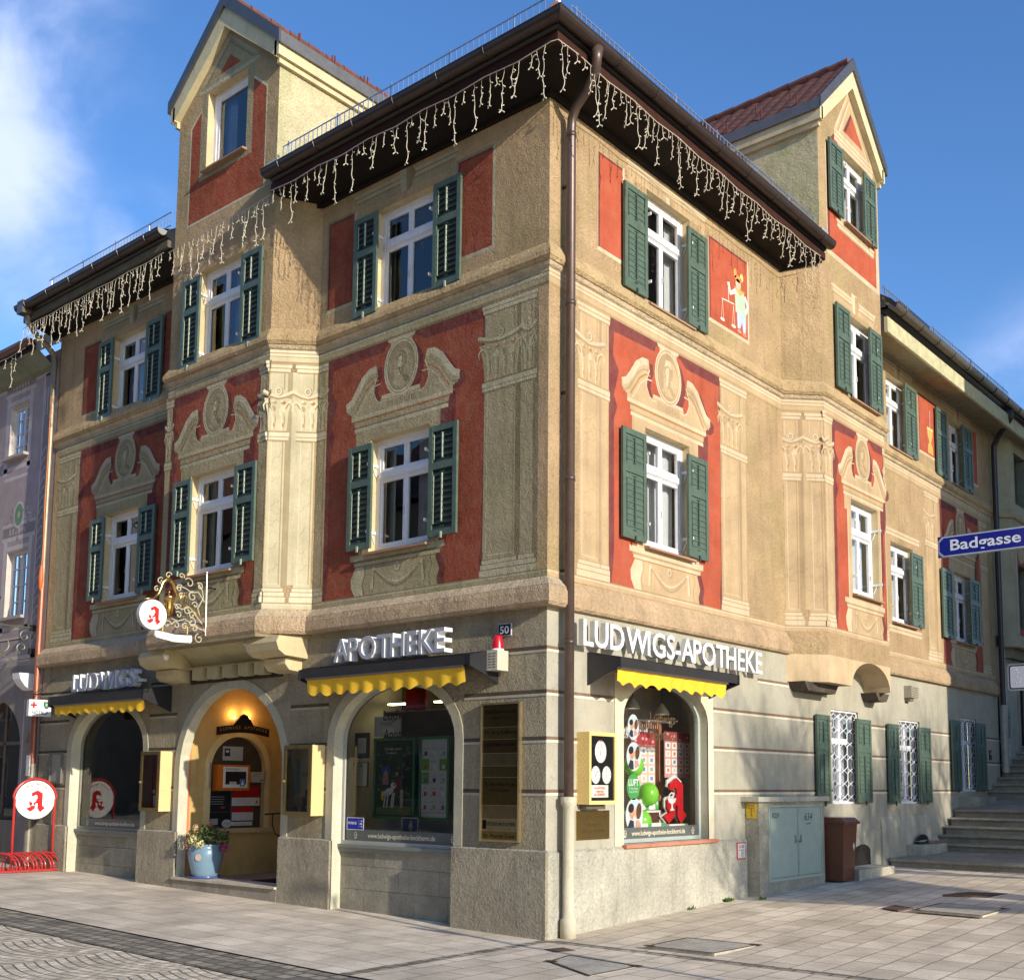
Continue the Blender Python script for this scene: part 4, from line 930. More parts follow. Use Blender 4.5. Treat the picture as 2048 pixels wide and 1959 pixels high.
def flank(mb, fr, a, b, z0, z1, pl):
    mb.quad(fr, a - .035, b + .035, z0 - .04, z1 + .035, .001, pl.t); mb.poly(fr, [(a - .04, z0 - .05), (b + .04, z0 - .05), (b + .04, z1 + .03), (b, z1), (b, z0), (a, z0)], .0015, pl.l)
    mb.quad(fr, a, b, z0, z1, .002, pl.r); mb.quad(fr, a, a + .03, z0, z1, .003, pl.dr); mb.quad(fr, a + .03, b, z1 - .03, z1, .003, pl.dr)
def lint2(mb, fr, uc, pl, z=9.10, hw=.88, s_=1):
    mb.quad(fr, uc - hw, uc + hw, z - .09, z, .0012, pl.s); mb.quad(fr, uc - hw, uc + hw, z, z + .03, .0018, pl.t); mb.quad(fr, uc - hw - .02, uc + hw + .02, z + .03, z + .075, .0018, pl.l); mb.quad(fr, uc - hw - .05, uc + hw + .05, z + .075, z + .09, .0018, pl.d); mb.quad(fr, uc - hw - .06, uc + hw + .06, z + .09, z + .14, .0018, pl.l)
    mb.poly(fr, [(uc - .11, z + .22), (uc + .11, z + .22), (uc + .06, z - .10), (uc - .06, z - .10)], .0026, pl.l); mb.poly(fr, [(uc + .03, z + .2), (uc + .11, z + .2), (uc + .06, z - .10), (uc + .03, z - .1)], .0030, pl.t)
    mb.poly(fr, [(uc + .11, z + .2), (uc + .20, z + .1), (uc + .12, z - .08), (uc + .06, z - .10)], .0022, pl.d)
    for sg in (-1, 1): mb.quad(fr, *sorted((uc + sg * hw, uc + sg * (hw - .09))), z - .16, z - .0, .0016, pl.s)
LF0, LB0, LC0, RF0, RB0, RC0 = LF, LB, LC, RF, RB, RC
LF, LB, LC, RF, RB, RC = (flush(q) for q in (LF, LB, LC, RF, RB, RC))
# left facade
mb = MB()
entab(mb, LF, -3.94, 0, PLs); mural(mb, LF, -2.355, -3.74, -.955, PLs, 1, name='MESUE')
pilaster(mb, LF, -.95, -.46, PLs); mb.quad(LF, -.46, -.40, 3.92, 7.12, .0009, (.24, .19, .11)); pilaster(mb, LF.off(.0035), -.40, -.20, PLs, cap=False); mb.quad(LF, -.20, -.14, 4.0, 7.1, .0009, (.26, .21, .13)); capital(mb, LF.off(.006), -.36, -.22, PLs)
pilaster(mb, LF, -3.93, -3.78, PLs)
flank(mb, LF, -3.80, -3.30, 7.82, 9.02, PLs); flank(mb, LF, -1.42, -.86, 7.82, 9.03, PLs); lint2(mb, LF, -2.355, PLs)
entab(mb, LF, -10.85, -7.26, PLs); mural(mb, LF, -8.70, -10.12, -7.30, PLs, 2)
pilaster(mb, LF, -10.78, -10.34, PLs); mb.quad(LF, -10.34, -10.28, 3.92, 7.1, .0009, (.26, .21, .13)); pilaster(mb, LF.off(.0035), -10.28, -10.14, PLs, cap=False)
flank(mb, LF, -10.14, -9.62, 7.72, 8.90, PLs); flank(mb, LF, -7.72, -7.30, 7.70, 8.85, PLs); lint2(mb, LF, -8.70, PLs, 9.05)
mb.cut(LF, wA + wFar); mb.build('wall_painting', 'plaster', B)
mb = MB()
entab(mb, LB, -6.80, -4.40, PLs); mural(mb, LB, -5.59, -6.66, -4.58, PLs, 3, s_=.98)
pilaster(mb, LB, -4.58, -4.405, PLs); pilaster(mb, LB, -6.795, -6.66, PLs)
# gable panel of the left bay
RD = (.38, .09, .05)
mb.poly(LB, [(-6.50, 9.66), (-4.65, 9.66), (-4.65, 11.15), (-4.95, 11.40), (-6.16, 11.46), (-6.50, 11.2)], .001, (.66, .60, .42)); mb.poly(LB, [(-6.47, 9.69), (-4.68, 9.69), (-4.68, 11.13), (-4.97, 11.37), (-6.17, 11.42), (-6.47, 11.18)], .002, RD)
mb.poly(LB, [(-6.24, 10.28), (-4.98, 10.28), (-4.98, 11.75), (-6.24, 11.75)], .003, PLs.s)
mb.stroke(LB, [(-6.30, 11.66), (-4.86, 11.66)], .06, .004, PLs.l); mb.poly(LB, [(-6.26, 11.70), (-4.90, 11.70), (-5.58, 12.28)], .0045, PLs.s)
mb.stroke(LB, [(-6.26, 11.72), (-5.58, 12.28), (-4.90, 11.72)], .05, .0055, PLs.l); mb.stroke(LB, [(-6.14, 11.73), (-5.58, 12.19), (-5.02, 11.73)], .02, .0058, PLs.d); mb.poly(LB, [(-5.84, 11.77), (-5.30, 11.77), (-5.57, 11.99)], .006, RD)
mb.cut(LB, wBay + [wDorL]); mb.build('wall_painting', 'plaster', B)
for fr, pl in ((LC, PR), (RC, PR)):
    mb = MB(); q = Pal(); q.__dict__.update(pl.__dict__)
    if fr is LC: q.s = (.56, .50, .335); q.t = (.37, .31, .19); q.l = (.66, .59, .42)
    entab(mb, fr, 0, CW, q); pilaster(mb, fr, .01, .245, q); pilaster(mb, fr.off(.0035), .39, CW - .01, q); mb.quad(fr, .245, .31, 4.15, 7.0, .0009, q.t); mb.quad(fr, .31, .39, 4.15, 7.0, .0009, q.s)
    mb.build('wall_painting', 'smooth', B)
# right facade
mb = MB()
entab(mb, RF, .0, 5.44, PR); mural(mb, RF, 2.39, 1.12, 3.66, PR, 4, name='COSMAS')
pilaster(mb, RF, .56, .93, PR); mb.quad(RF, .93, .97, 3.92, 7.1, .0009, PR.t); pilaster(mb, RF.off(.0035), .97, 1.11, PR, cap=False)
pilaster(mb, RF, 3.70, 4.17, PR); mb.quad(RF, 4.17, 4.21, 3.92, 7.1, .0009, PR.t); pilaster(mb, RF.off(.0035), 4.21, 4.36, PR, cap=False)
flank(mb, RF, .91, 1.40, 7.90, 9.08, PR); lint2(mb, RF, 2.42, PR, 9.14)
flank(mb, RF, 3.42, 4.46, 7.88, 9.04, PR)
# painted figure holding scales
J = [(4.20, 8.62, .075, .085, (.70, .45, .32)), (4.20, 8.70, .10, .05, (.80, .30, .10)), (4.12, 8.76, .04, .07, (.80, .35, .10)), (4.30, 8.75, .045, .06, (.75, .60, .20))]
mb.poly(RF, [(4.10, 8.55), (4.36, 8.55), (4.42, 8.2), (4.12, 8.2)], .004, (.42, .60, .42)); mb.poly(RF, [(4.16, 8.2), (4.42, 8.2), (4.40, 7.95), (4.33, 7.95), (4.30, 8.1), (4.24, 7.98), (4.17, 7.98)], .0045, (.36, .46, .72))
mb.stroke(RF, [(4.12, 8.5), (3.98, 8.42), (3.92, 8.56)], .07, .005, (.72, .74, .66)); mb.stroke(RF, [(4.38, 8.5), (4.47, 8.38), (4.40, 8.26)], .06, .005, (.65, .72, .70)); mb.poly(RF, [(4.08, 8.56), (4.38, 8.56), (4.24, 8.46)], .0055, (.80, .36, .10))
for x, z, a, b, c_ in J: mb.ell(RF, x, z, a, b, .006, c_, 14)
for x in (4.20, 4.36): mb.stroke(RF, [(x, 8.18), (x - .01, 7.98)], .012, .0052, (.75, .76, .78))
mb.stroke(RF, [(3.92, 8.56), (3.93, 8.28)], .012, .005, (.80, .72, .62)); mb.stroke(RF, [(3.74, 8.26), (4.08, 8.29)], .014, .005, (.80, .72, .62))
for x in (3.76, 4.06): mb.stroke(RF, [(x, 8.27), (x - .03, 7.98)], .006, .005, (.8, .72, .62)); mb.ell(RF, x, 7.965, .06, .022, .0055, (.78, .72, .66), 12); mb.stroke(RF, [(x, 8.27), (x + .03, 7.98)], .006, .005, (.8, .72, .62))
mb.ell(RF, 4.36, 7.93, .06, .03, .006, (.55, .20, .12), 10); mb.ell(RF, 4.22, 7.94, .06, .03, .006, (.50, .25, .16), 10)
mb.cut(RF, wR); mb.build('wall_painting', 'smooth', B)
mb = MB()
entab(mb, RB, 5.90, 8.15, PR); mural(mb, RB, 7.28, 6.18, 8.08, PR, 5, s_=.90)
pilaster(mb, RB, 5.92, 6.16, PR); pilaster(mb, RB, 8.08, 8.145, PR); lint2(mb, RB, 7.10, PR, 9.15, hw=.76)
mb.poly(RB, [(6.16, 9.72), (8.30 - .17, 9.72), (8.13, 11.55), (7.95, 11.72), (6.50, 11.72), (6.16, 11.5)], .001, PR.l); mb.poly(RB, [(6.19, 9.80), (8.02, 9.80), (8.02, 11.52), (7.85, 11.68), (6.52, 11.84), (6.19, 11.52)], .002, RED)
mb.poly(RB, [(6.19, 11.52), (6.52, 11.84), (6.6, 11.84), (6.27, 11.46), (6.27, 9.80), (6.19, 9.80)], .0024, DRED)
mb.quad(RB, 6.62, 7.92, 10.42, 11.76, .003, PR.s)
for z_, h_, c_ in ((11.72, .05, PR.l), (11.77, .02, PR.d), (11.79, .06, PR.l), (11.85, .02, PR.t), (11.87, .05, PR.l)): mb.quad(RB, 6.50, 7.98, z_, z_ + h_, .0042, c_)
mb.poly(RB, [(6.52, 11.92), (7.96, 11.92), (7.12, 12.84)], .0045, PR.s)
for d_, w_, c_ in ((0, .06, PR.l), (.10, .03, PR.d), (.15, .05, PR.l)): mb.stroke(RB, [(6.54 + d_, 11.93), (7.10, 12.82 - d_ * 1.25), (7.94 - d_ * 1.2, 11.93)], w_, .0055 + d_ * .01, c_)
mb.poly(RB, [(6.84, 12.02), (7.58, 12.02), (7.14, 12.45)], .0075, DRED); mb.poly(RB, [(6.93, 12.02), (7.58, 12.02), (7.17, 12.40)], .0080, RED)
for z_, h_, c_, e_ in ((10.38, .045, PR.l, .0), (10.36, .02, PR.d, .03), (10.30, .06, PR.l, .02), (10.27, .03, PR.t, .06)): mb.quad(RB, 6.52 + e_, 7.96 - e_, z_, z_ + h_, .0045, c_)
mb.cut(RB, wRB + [wDorR]); mb.build('wall_painting', 'smooth', B)
mb = MB()
entab(mb, RF, 8.61, 14.85, PR); mural(mb, RF, 13.0, 11.85, 14.05, PR, 6, s_=.92)
pilaster(mb, RF, 11.1, 11.5, PR); pilaster(mb, RF.off(.0035), 11.56, 11.74, PR, cap=False); pilaster(mb, RF, 14.15, 14.55, PR)
flank(mb, RF, 10.93, 11.93, 7.86, 8.96, PR); flank(mb, RF, 13.7, 14.15, 7.86, 8.96, PR); lint2(mb, RF, 9.9, PR, 9.02, hw=.7); lint2(mb, RF, 12.95, PR, 9.02, hw=.8)
mb.poly(RF, [(11.35, 7.90), (11.62, 7.90), (11.60, 8.05), (11.52, 8.12), (11.60, 8.25), (11.62, 8.38), (11.34, 8.38), (11.36, 8.25), (11.44, 8.12), (11.36, 8.05)], .004, (.62, .36, .10)); mb.stroke(RF, [(11.34, 8.38), (11.63, 8.38)], .05, .0045, (.75, .55, .2)); mb.stroke(RF, [(11.48, 8.4), (11.5, 8.75)], .03, .0045, (.55, .35, .35))
for z_, h_, c_ in ((5.97, .05, PR.l), (6.02, .02, PR.d), (6.04, .05, PR.l), (4.33, .05, PR.l), (4.31, .02, PR.d), (4.26, .05, PR.l)): mb.quad(RF, 9.15, 10.75, z_, z_ + h_, .002, c_)
mb.cut(RF, wRF); mb.build('wall_painting', 'smooth', B)
LF, LB, LC, RF, RB, RC = LF0, LB0, LC0, RF0, RB0, RC0
# ------------------------------------------------------------------ shop windows
def shopfront(fr, c, hw, zs, rise, zb_, n, depth, frame_col, back_col, wl=0, wr=0, floor=None, side=(.50, .48, .44)):
    """frame, glass and room of a shop window with basket arch"""
    mb = MB(); ap = arch_pts(c, hw, zs, rise); ai = arch_pts(c, hw - .045, zs, rise - .045)
    o_ = [(c - hw, zb_)] + ap + [(c + hw, zb_)]; i_ = [(c - hw + .045, zb_ + .045)] + ai + [(c + hw - .045, zb_ + .045)]
    o_.append(o_[0]); i_.append(i_[0])
    for k in range(len(o_) - 1):
        a, b, c2, d2 = o_[k], o_[k + 1], i_[k + 1], i_[k]
        mb.add([fr.p(*a, n + .025), fr.p(*b, n + .025), fr.p(*c2, n + .025), fr.p(*d2, n + .025), fr.p(*c2, n - .03), fr.p(*d2, n - .03)], [[0, 3, 2, 1], [3, 5, 4, 2]], frame_col)
    w_ = mb.build('shop_window', 'paint', B)
    g = MB(); g.poly(fr, [(c - hw + .04, zb_ + .04)] + ai + [(c + hw - .04, zb_ + .04)], n, (1, 1, 1)); g.build('pane', 'shopglass', w_)
    r = MB(); a, b, t = c - hw - .02 - wl, c + hw + .02 + wr, zs + rise + .05; d = n - depth
    r.quad(fr, a, b, zb_ - .02, t, d, back_col)
    r.add([fr.p(a, zb_, n - .04), fr.p(a, zb_, d), fr.p(a, t, d), fr.p(a, t, n - .04)], [[0, 1, 2, 3]], side); r.add([fr.p(b, zb_, n - .04), fr.p(b, zb_, d), fr.p(b, t, d), fr.p(b, t, n - .04)], [[0, 3, 2, 1]], side)
    r.add([fr.p(a, zb_ + .03, n - .04), fr.p(b, zb_ + .03, n - .04), fr.p(b, zb_ + .03, d), fr.p(a, zb_ + .03, d)], [[0, 1, 2, 3]], floor or (.5, .5, .48)); r.add([fr.p(a, t, n), fr.p(b, t, n), fr.p(b, t, d), fr.p(a, t, d)], [[0, 3, 2, 1]], (.10, .08, .06))
    r.build('display_room', 'smooth', w_)
    return w_
wsA = shopfront(LF, -2.375, 1.045, 2.12, .70, .86, -.16, 1.1, (.42, .42, .38), (.10, .075, .05), wl=.12, side=(.60, .58, .52))
wsF = shopfront(LF, -8.84, 1.06, 2.12, .66, .86, -.17, 1.6, (.28, .27, .22), (.05, .04, .03), wl=.8, floor=(.1, .08, .06), side=(.2, .18, .15))
wsR = shopfront(RF, 2.32, .93, 2.40, .46, .93, -.13, .85, (.40, .46, .42), (.62, .55, .48), wr=.9, floor=(.62, .6, .56), side=(.66, .62, .56))
# parapets below the left windows
for k, zt_ in (('A', .86), ('F', .86)):
    c, hw, zs, rise, dp = AR[k]; mb = MB()
    r0 = random.Random(3 if k == 'A' else 5); zz = -.1
    for rw, hgt in enumerate((.42, .28, .26)):
        x = c - hw - (.3 if rw % 2 else 0)
        while x < c + hw:
            x2 = x + r0.uniform(.55, .8); a, b = max(x, c - hw), min(x2, c + hw); g_ = r0.uniform(.85, 1.12)
            if b - a > .03: mb.box(LF, a + .002, b - .002, zz, zz + hgt - .004, -dp - .1, -dp + .012 + r0.uniform(0, .004), (.30 * g_, .28 * g_, .22 * g_))
            x = x2
        zz += hgt
    mb.build('parapet', 'stone', B)
    mb = MB(); mb.box(LF, c - hw, c + hw, zt_ - .04, zt_ + .0, -dp - .05, -dp + .075, (.20, .22, .20)); mb.box(LF, c - hw, c + hw, zt_ - .09, zt_ - .04, -dp - .05, -dp + .05, (.24, .25, .22)); mb.build('window_ledge', 'paint', B)
def framed(name, label, cat, fr, u0, u1, z0, z1, n, fc, ic, fw=.03, draw=None, group=None, th=.02, matf='paint', inner='paper'):
    c = (u0 + u1) / 2; loc = fr.p(c, z0, n); t = thing(name, label, cat, loc, fr.rot(), group)
    w_, h_ = u1 - u0, z1 - z0
    f2 = Fr(0, 0, 1, 0)
    mb = MB()
    if fw:
        for a, b, c2, d2 in ((-w_ / 2, -w_ / 2 + fw, 0, h_), (w_ / 2 - fw, w_ / 2, 0, h_), (-w_ / 2 + fw, w_ / 2 - fw, 0, fw), (-w_ / 2 + fw, w_ / 2 - fw, h_ - fw, h_)): mb.box(f2, a, b, c2, d2, 0, th, fc)
        mb.build('frame', matf, t)
    mb = MB(); mb.box(f2, -w_ / 2 + fw, w_ / 2 - fw, fw, h_ - fw, 0, th * .5, ic)
    if draw: draw(mb, f2, w_, h_, th * .5 + .001)
    mb.build('sheet', inner, t)
    return t
def lines(mb, fr, x0, x1, z, k, dz, n, col=(.3, .3, .3), h=.004, rag=True):
    for i in range(k): mb.quad(fr, x0, x1 - (random.random() * .4 * (x1 - x0) if rag else 0), z - i * dz, z - i * dz + h, n, col)
# -- inside window A
def d_cert1(mb, fr, w_, h_, n):
    mb.quad(fr, -w_ * .28, w_ * .28, h_ * .2, h_ * .8, n, (.62, .60, .52)); lines(mb, fr, -w_ * .2, w_ * .2, h_ * .65, 7, h_ * .06, n + .001)
def d_cert2(mb, fr, w_, h_, n):
    mb.poly(fr, [(-.05, h_ * .80), (.0, h_ * .93), (.05, h_ * .80)], n, (.10, .35, .12)); lines(mb, fr, -w_ * .33, w_ * .33, h_ * .70, 12, h_ * .05, n + .001)
nA = -.16
framed('certificate', 'dark framed certificate, upper one on the left side of the display', 'picture frame', LF, -3.44, -3.17, 1.92, 2.24, nA - .20, (.05, .04, .035), (.07, .06, .05), .03, d_cert1, 'framed certificates in the left shop window')
framed('certificate', 'thin framed certificate with green emblem, lower one on the left', 'picture frame', LF, -3.45, -3.18, 1.56, 1.87, nA - .20, (.22, .12, .07), (.60, .57, .46), .012, d_cert2, 'framed certificates in the left shop window')
def d_dog(mb, fr, w_, h_, n):
    mb.quad(fr, -w_ / 2 + .04, w_ / 2 - .04, .04, h_ - .04, n, (.03, .05, .025))
    r0 = random.Random(4)
    for i in range(60): mb.ell(fr, r0.uniform(-w_ * .40, w_ * .40), r0.uniform(h_ * .25, h_ * .9), r0.uniform(.01, .03), r0.uniform(.01, .03), n + .001 + i * .00001, random.choice([(.05, .12, .03), (.10, .18, .05), (.02, .03, .015), (.14, .17, .06)]), 7)
    mb.poly(fr, [(-w_ * .42, .05), (w_ * .42, .05), (w_ * .42, .15), (0, .17), (-w_ * .42, .14)], n + .002, (.14, .19, .05))
    mb.text(fr, 'Erkältungen schütteln', -.17, h_ - .15, .028, (.85, .85, .85), n + .003, wd=.30); mb.text(fr, 'wir einfach ab.', -.14, h_ - .20, .028, (.85, .85, .85), n + .003, wd=.18)
    mb.ell(fr, -.14, h_ * .60, .09, .05, n + .003, (.04, .09, .34), 14); mb.poly(fr, [(-.19, h_ * .56), (-.10, h_ * .56), (-.09, h_ * .42), (-.2, h_ * .42)], n + .0035, (.45, .20, .24)); mb.ell(fr, -.145, h_ * .57, .025, .032, n + .004, (.50, .33, .24), 10)
    mb.poly(fr, [(.02, h_ * .50), (.14, h_ * .50), (.17, h_ * .34), (.04, h_ * .30)], n + .0035, (.16, .03, .03)); mb.ell(fr, .06, h_ * .56, .03, .04, n + .004, (.42, .26, .18), 12); mb.ell(fr, .065, h_ * .595, .034, .022, n + .0045, (.04, .025, .02), 10)
    mb.poly(fr, [(.12, h_ * .36), (.18, h_ * .36), (.17, h_ * .14), (.12, h_ * .14)], n + .004, (.45, .38, .32)); mb.quad(fr, .10, .15, h_ * .09, h_ * .14, n + .004, (.42, .18, .05))
    mb.ell(fr, -.09, h_ * .33, .10, .045, n + .005, (.75, .75, .74), 14, rot=.35); mb.ell(fr, .0, h_ * .41, .05, .04, n + .0055, (.78, .78, .78), 12)
    for x in (-.17, -.12, -.04, -.01): mb.stroke(fr, [(x + .03, h_ * .32), (x, h_ * .14)], .022, n + .005, (.74, .74, .73))
    mb.ell(fr, .015, h_ * .42, .018, .022, n + .006, (.2, .17, .15), 8); mb.poly(fr, [(-.22, h_ * .34), (-.17, h_ * .34), (-.18, h_ * .22), (-.22, h_ * .24)], n + .004, (.65, .5, .06))
framed('poster', 'tall green framed poster of a white dog with two people', 'poster', LF, -3.13, -2.39, 1.17, 2.17, nA - .25, (.06, .26, .09), (.03, .05, .025), .035, d_dog)
def d_price(mb, fr, w_, h_, n):
    r0 = random.Random(6)
    for j in range(5):
        for i in range(3):
            x = -w_ * .30 + i * w_ * .30; z = h_ * (.80 - j * .16)
            if (i, j) in ((0, 1), (2, 1), (0, 2)): mb.quad(fr, x - .065, x + .065, z - .05, z + .09, n + .001, (.20, .42, .06))
            mb.quad(fr, x - .02, x + .03, z - .03, z + .02, n + .002, r0.choice([(.8, .8, .8), (.1, .2, .45), (.6, .1, .1), (.3, .5, .4), (.05, .08, .2)])); mb.ell(fr, x - .04, z - .03, .011, .008, n + .002, (.25, .08, .06), 8); lines(mb, fr, x - .05, x + .05, z + .06, 2, .012, n + .002)
    lines(mb, fr, -w_ * .4, w_ * .4, h_ * .10, 2, .015, n + .002, rag=False)
framed('price_poster', 'narrow green framed price list beside the dog poster', 'poster', LF, -2.29, -1.79, 1.17, 2.17, nA - .23, (.06, .26, .09), (.66, .68, .68), .035, d_price)
def d_card(mb, fr, w_, h_, n): mb.quad(fr, -w_ / 2 + .02, w_ / 2 - .02, .02, h_ - .02, n, (.05, .08, .22)); mb.ell(fr, .01, h_ * .45, .035, .06, n + .001, (.6, .5, .5), 12); mb.ell(fr, .015, h_ * .75, .02, .025, n + .002, (.6, .35, .3), 10); mb.quad(fr, -.03, .05, .02, .06, n + .002, (.4, .12, .08))
framed('picture_card', 'small blue picture card standing between the two green posters', 'card', LF, -2.46, -2.18, .98, 1.20, nA - .12, WHITE, (.05, .08, .2), .008, d_card)
def d_pay(mb, fr, w_, h_, n):
    mb.quad(fr, -w_ / 2 + .012, w_ / 2 - .012, .012, h_ - .012, n, (.02, .03, .35)); mb.text(fr, 'PAYBACK', -w_ * .42, h_ * .45, .032, (.85, .85, .9), n + .001, wd=w_ * .52, bold=.02)
    for i in range(3):
        for j in range(3): mb.ell(fr, w_ * .22 + i * .027, h_ * .28 + j * .033, .010, .012, n + .001, (.85, .85, .9) if i == 2 or (i == 1 and j == 1) else (.15, .2, .5), 10)
framed('window_sticker', 'blue bonus card sticker in the lower left corner of the glass', 'sticker', LF, -3.33, -3.02, 1.035, 1.185, nA + .004, (.8, .8, .85), (.02, .03, .35), .006, d_pay, th=.003)
t = thing('hanging_lantern', 'red fabric lantern hanging at the top of the left shop window', 'lantern', LF.p(-2.45, 2.5, nA - .30))
mb = MB(); mb.lathe((0, 0, 0), [(.02, 0), (.13, .01), (.135, .10), (.125, .26), (.02, .27)], (.60, .02, .015), 14); mb.build('shade', 'fabric', t, smooth=True); mb = MB(); mb.tube([(0, 0, .26), (0, 0, .45)], .004, DK, 4); mb.build('cord', 'wire', t)
for i, u in enumerate((-3.2, -2.35)):
    mb = MB(); mb.box(Fr(0, 0, 1, 0), -.16, .16, 0, .02, -.04, .04, (.9, .75, .35)); o = mb.build('ceiling_lamp', 'lamp', None, LF.p(u, 2.62, nA - .7)); tag(o, ('warm strip lamp glowing left of the red lantern in the shop', 'warm strip lamp glowing right of the red lantern in the shop')[i], 'ceiling lamp', 'ceiling lamps in the left shop')
t = thing('shelf', 'dark wooden display partition behind the posters of the left shop window', 'shelf', LF.p(-2.35, .9, nA - .42))
mb = MB(); mb.box(LOC, -.85, .72, .0, 1.28, -.03, 0, (.52, .50, .46)); mb.build('panel', 'paint', t); mb = MB(); mb.box(LOC, -.8, .72, 1.28, 1.62, -.03, 0, (.09, .065, .045)); mb.box(LOC, -.8, .72, 1.60, 1.615, 0, .01, (.45, .42, .38)); mb.build('board', 'wood', t)
def d_mea(mb, fr, w_, h_, n): mb.text(fr, 'mea', -w_ * .3, h_ * .55, .07, (.2, .2, .2), n, wd=w_ * .45); mb.ell(fr, .0, h_ * .3, w_ * .25, .035, n + .0, (.75, .78, .76), 14); mb.ell(fr, w_ * .2, h_ * .75, .02, .02, n + .001, (.1, .4, .1), 8)
framed('logo_board', 'pale board with small green emblem above the dog poster', 'board', LF, -3.16, -2.68, 2.19, 2.44, nA - .28, (.6, .62, .6), (.56, .60, .57), .008, d_mea)
def glass_text(fr, c, z1, z2, n, name, label, col):
    t = thing(name, label, 'lettering', fr.p(c, z2, n), fr.rot())
    mb = MB(); mb.text(LOC, 'Ludwigs-', 0, z1 - z2, .13, col, 0, wd=.62, align='C', shear=.05, bold=.012); mb.build('word', 'paint', t)
    mb = MB(); mb.text(LOC, 'Apotheke', 0, 0, .13, col, 0, wd=.60, align='C', shear=.05, bold=.012); mb.build('word', 'paint', t)
glass_text(LF, -2.40, 2.37, 2.14, nA + .006, 'glass_lettering', 'dark blackletter shop name on the left window glass', (.02, .017, .015))
glass_text(RF, 2.44, 2.36, 2.15, -.13 + .006, 'glass_lettering', 'dark gold blackletter shop name on the right window glass', (.10, .06, .03))
def url(fr, c, hw, z, n, label):
    t = thing('web_address_strip', label, 'strip', fr.p(c, z, n), fr.rot())
    mb = MB(); mb.quad(LOC, -hw, hw, 0, .13, .004, (.11, .12, .12)); mb.build('band', 'paint', t)
    mb = MB(); mb.text(LOC, 'www.ludwigs-apotheke-bockhorni.de', 0, .035, .06, (.72, .66, .46), .006, wd=1.16, align='C', bold=.015)
    for x in (-hw * .82, hw * .88): mb.ell(LOC, x, .06, .028, .045, .006, (.72, .66, .46), 14); mb.ell(LOC, x, .065, .018, .034, .007, (.11, .12, .12), 14); mb.quad(LOC, x - .018, x + .018, .06, .066, .008, (.72, .66, .46))
    mb.build('lettering', 'paint', t)
url(LF, -2.36, .98, .91, nA + .001, 'grey strip with web address along the foot of the left shop window')
url(LF, -8.80, .98, .90, -.17 + .001, 'grey strip with web address on the window behind the bike rack')
url(RF, 2.32, .87, .975, -.13 + .001, 'grey strip with web address along the foot of the right shop window')
# -- inside the right window
nR = -.13
def couple(fr, u, z, r, n, label, seed, rz=1.15):
    t = thing('photo_disc', label, 'photo disc', fr.p(u, z, n), fr.rot(), 'round photo discs in the right shop window'); r0 = random.Random(seed)
    mb = MB(); mb.disc(LOC, 0, 0, r, -.004, 0, (.66, .70, .72), 28, rz=r * rz); mb.ell(LOC, r * .1, r * .5, r * .7, r * .5, .001, (.55, .66, .80), 16)
    mb.ell(LOC, -r * .28, r * .18, r * .30, r * .42, .002, (.62, .34, .22), 14); mb.ell(LOC, -r * .40, r * .50, r * .34, r * .30, .003, (.04, .025, .02), 12, rot=.5)
    mb.ell(LOC, r * .30, r * .20, r * .28, r * .40, .0025, (.70, .42, .30), 14); mb.ell(LOC, r * .48, r * .30, r * .30, r * .55, .0035, (.12, .06, .035), 12, rot=-.2)
    mb.poly(LOC, [(-r * .8, -r * .75), (-r * .5, -r * .25), (-r * .1, -r * .35), (-r * .05, -r * 1.0), (-r * .4, -r * 1.05)], .003, r0.choice([(.04, .04, .07), (.08, .06, .05)])); mb.poly(LOC, [(r * .1, -r * .95), (r * .15, -r * .3), (r * .5, -r * .3), (r * .75, -r * .7)], .004, (.62, .36, .26))
    mb.build('print', 'paper', t)
couple(RF, 1.86, 2.29, .115, nR - .05, 'round photo of an embracing couple, topmost in the right window', 1, 1.35)
couple(RF, 1.87, 1.94, .15, nR - .05, 'round photo of a kissing couple, middle one above the green disc', 2)
couple(RF, 1.88, 1.24, .18, nR - .05, 'round photo of a kissing couple, lowest beside the white boxes', 3)
t = thing('green_disc', 'green round disc with the word LUFT between the photo discs', 'sign', RF.p(1.86, 1.58, nR - .05), RF.rot())
mb = MB(); mb.disc(LOC, 0, 0, .135, -.004, 0, (.08, .36, .09), 28, rz=.155); mb.build('disc', 'paper', t); mb = MB(); mb.text(LOC, 'LUFT', 0, .015, .08, WHITE, .002, wd=.21, align='C', bold=.03); mb.text(LOC, 'für die schönste', 0, -.03, .03, WHITE, .002, wd=.18, align='C'); mb.text(LOC, 'Sache der Welt', 0, -.07, .03, WHITE, .002, wd=.17, align='C'); mb.build('lettering', 'paper', t)
for u, z, r, n_, lb in ((2.42, 1.49, .135, nR - .22, 'bright green balloon above the white boxes in the right window'), (2.30, 1.16, .13, nR - .24, 'bright green balloon half hidden behind the lowest photo disc'), (2.28, 1.84, .13, nR - .34, 'pale green balloon behind the middle photo disc')):
    mb = MB(); mb.ball((0, 0, 0), r, (.22, .62, .05), 18, sq=1.1); o = mb.build('balloon', 'gloss', None, RF.p(u, z, n_), smooth=True); tag(o, lb, 'balloon', 'green balloons in the right window')
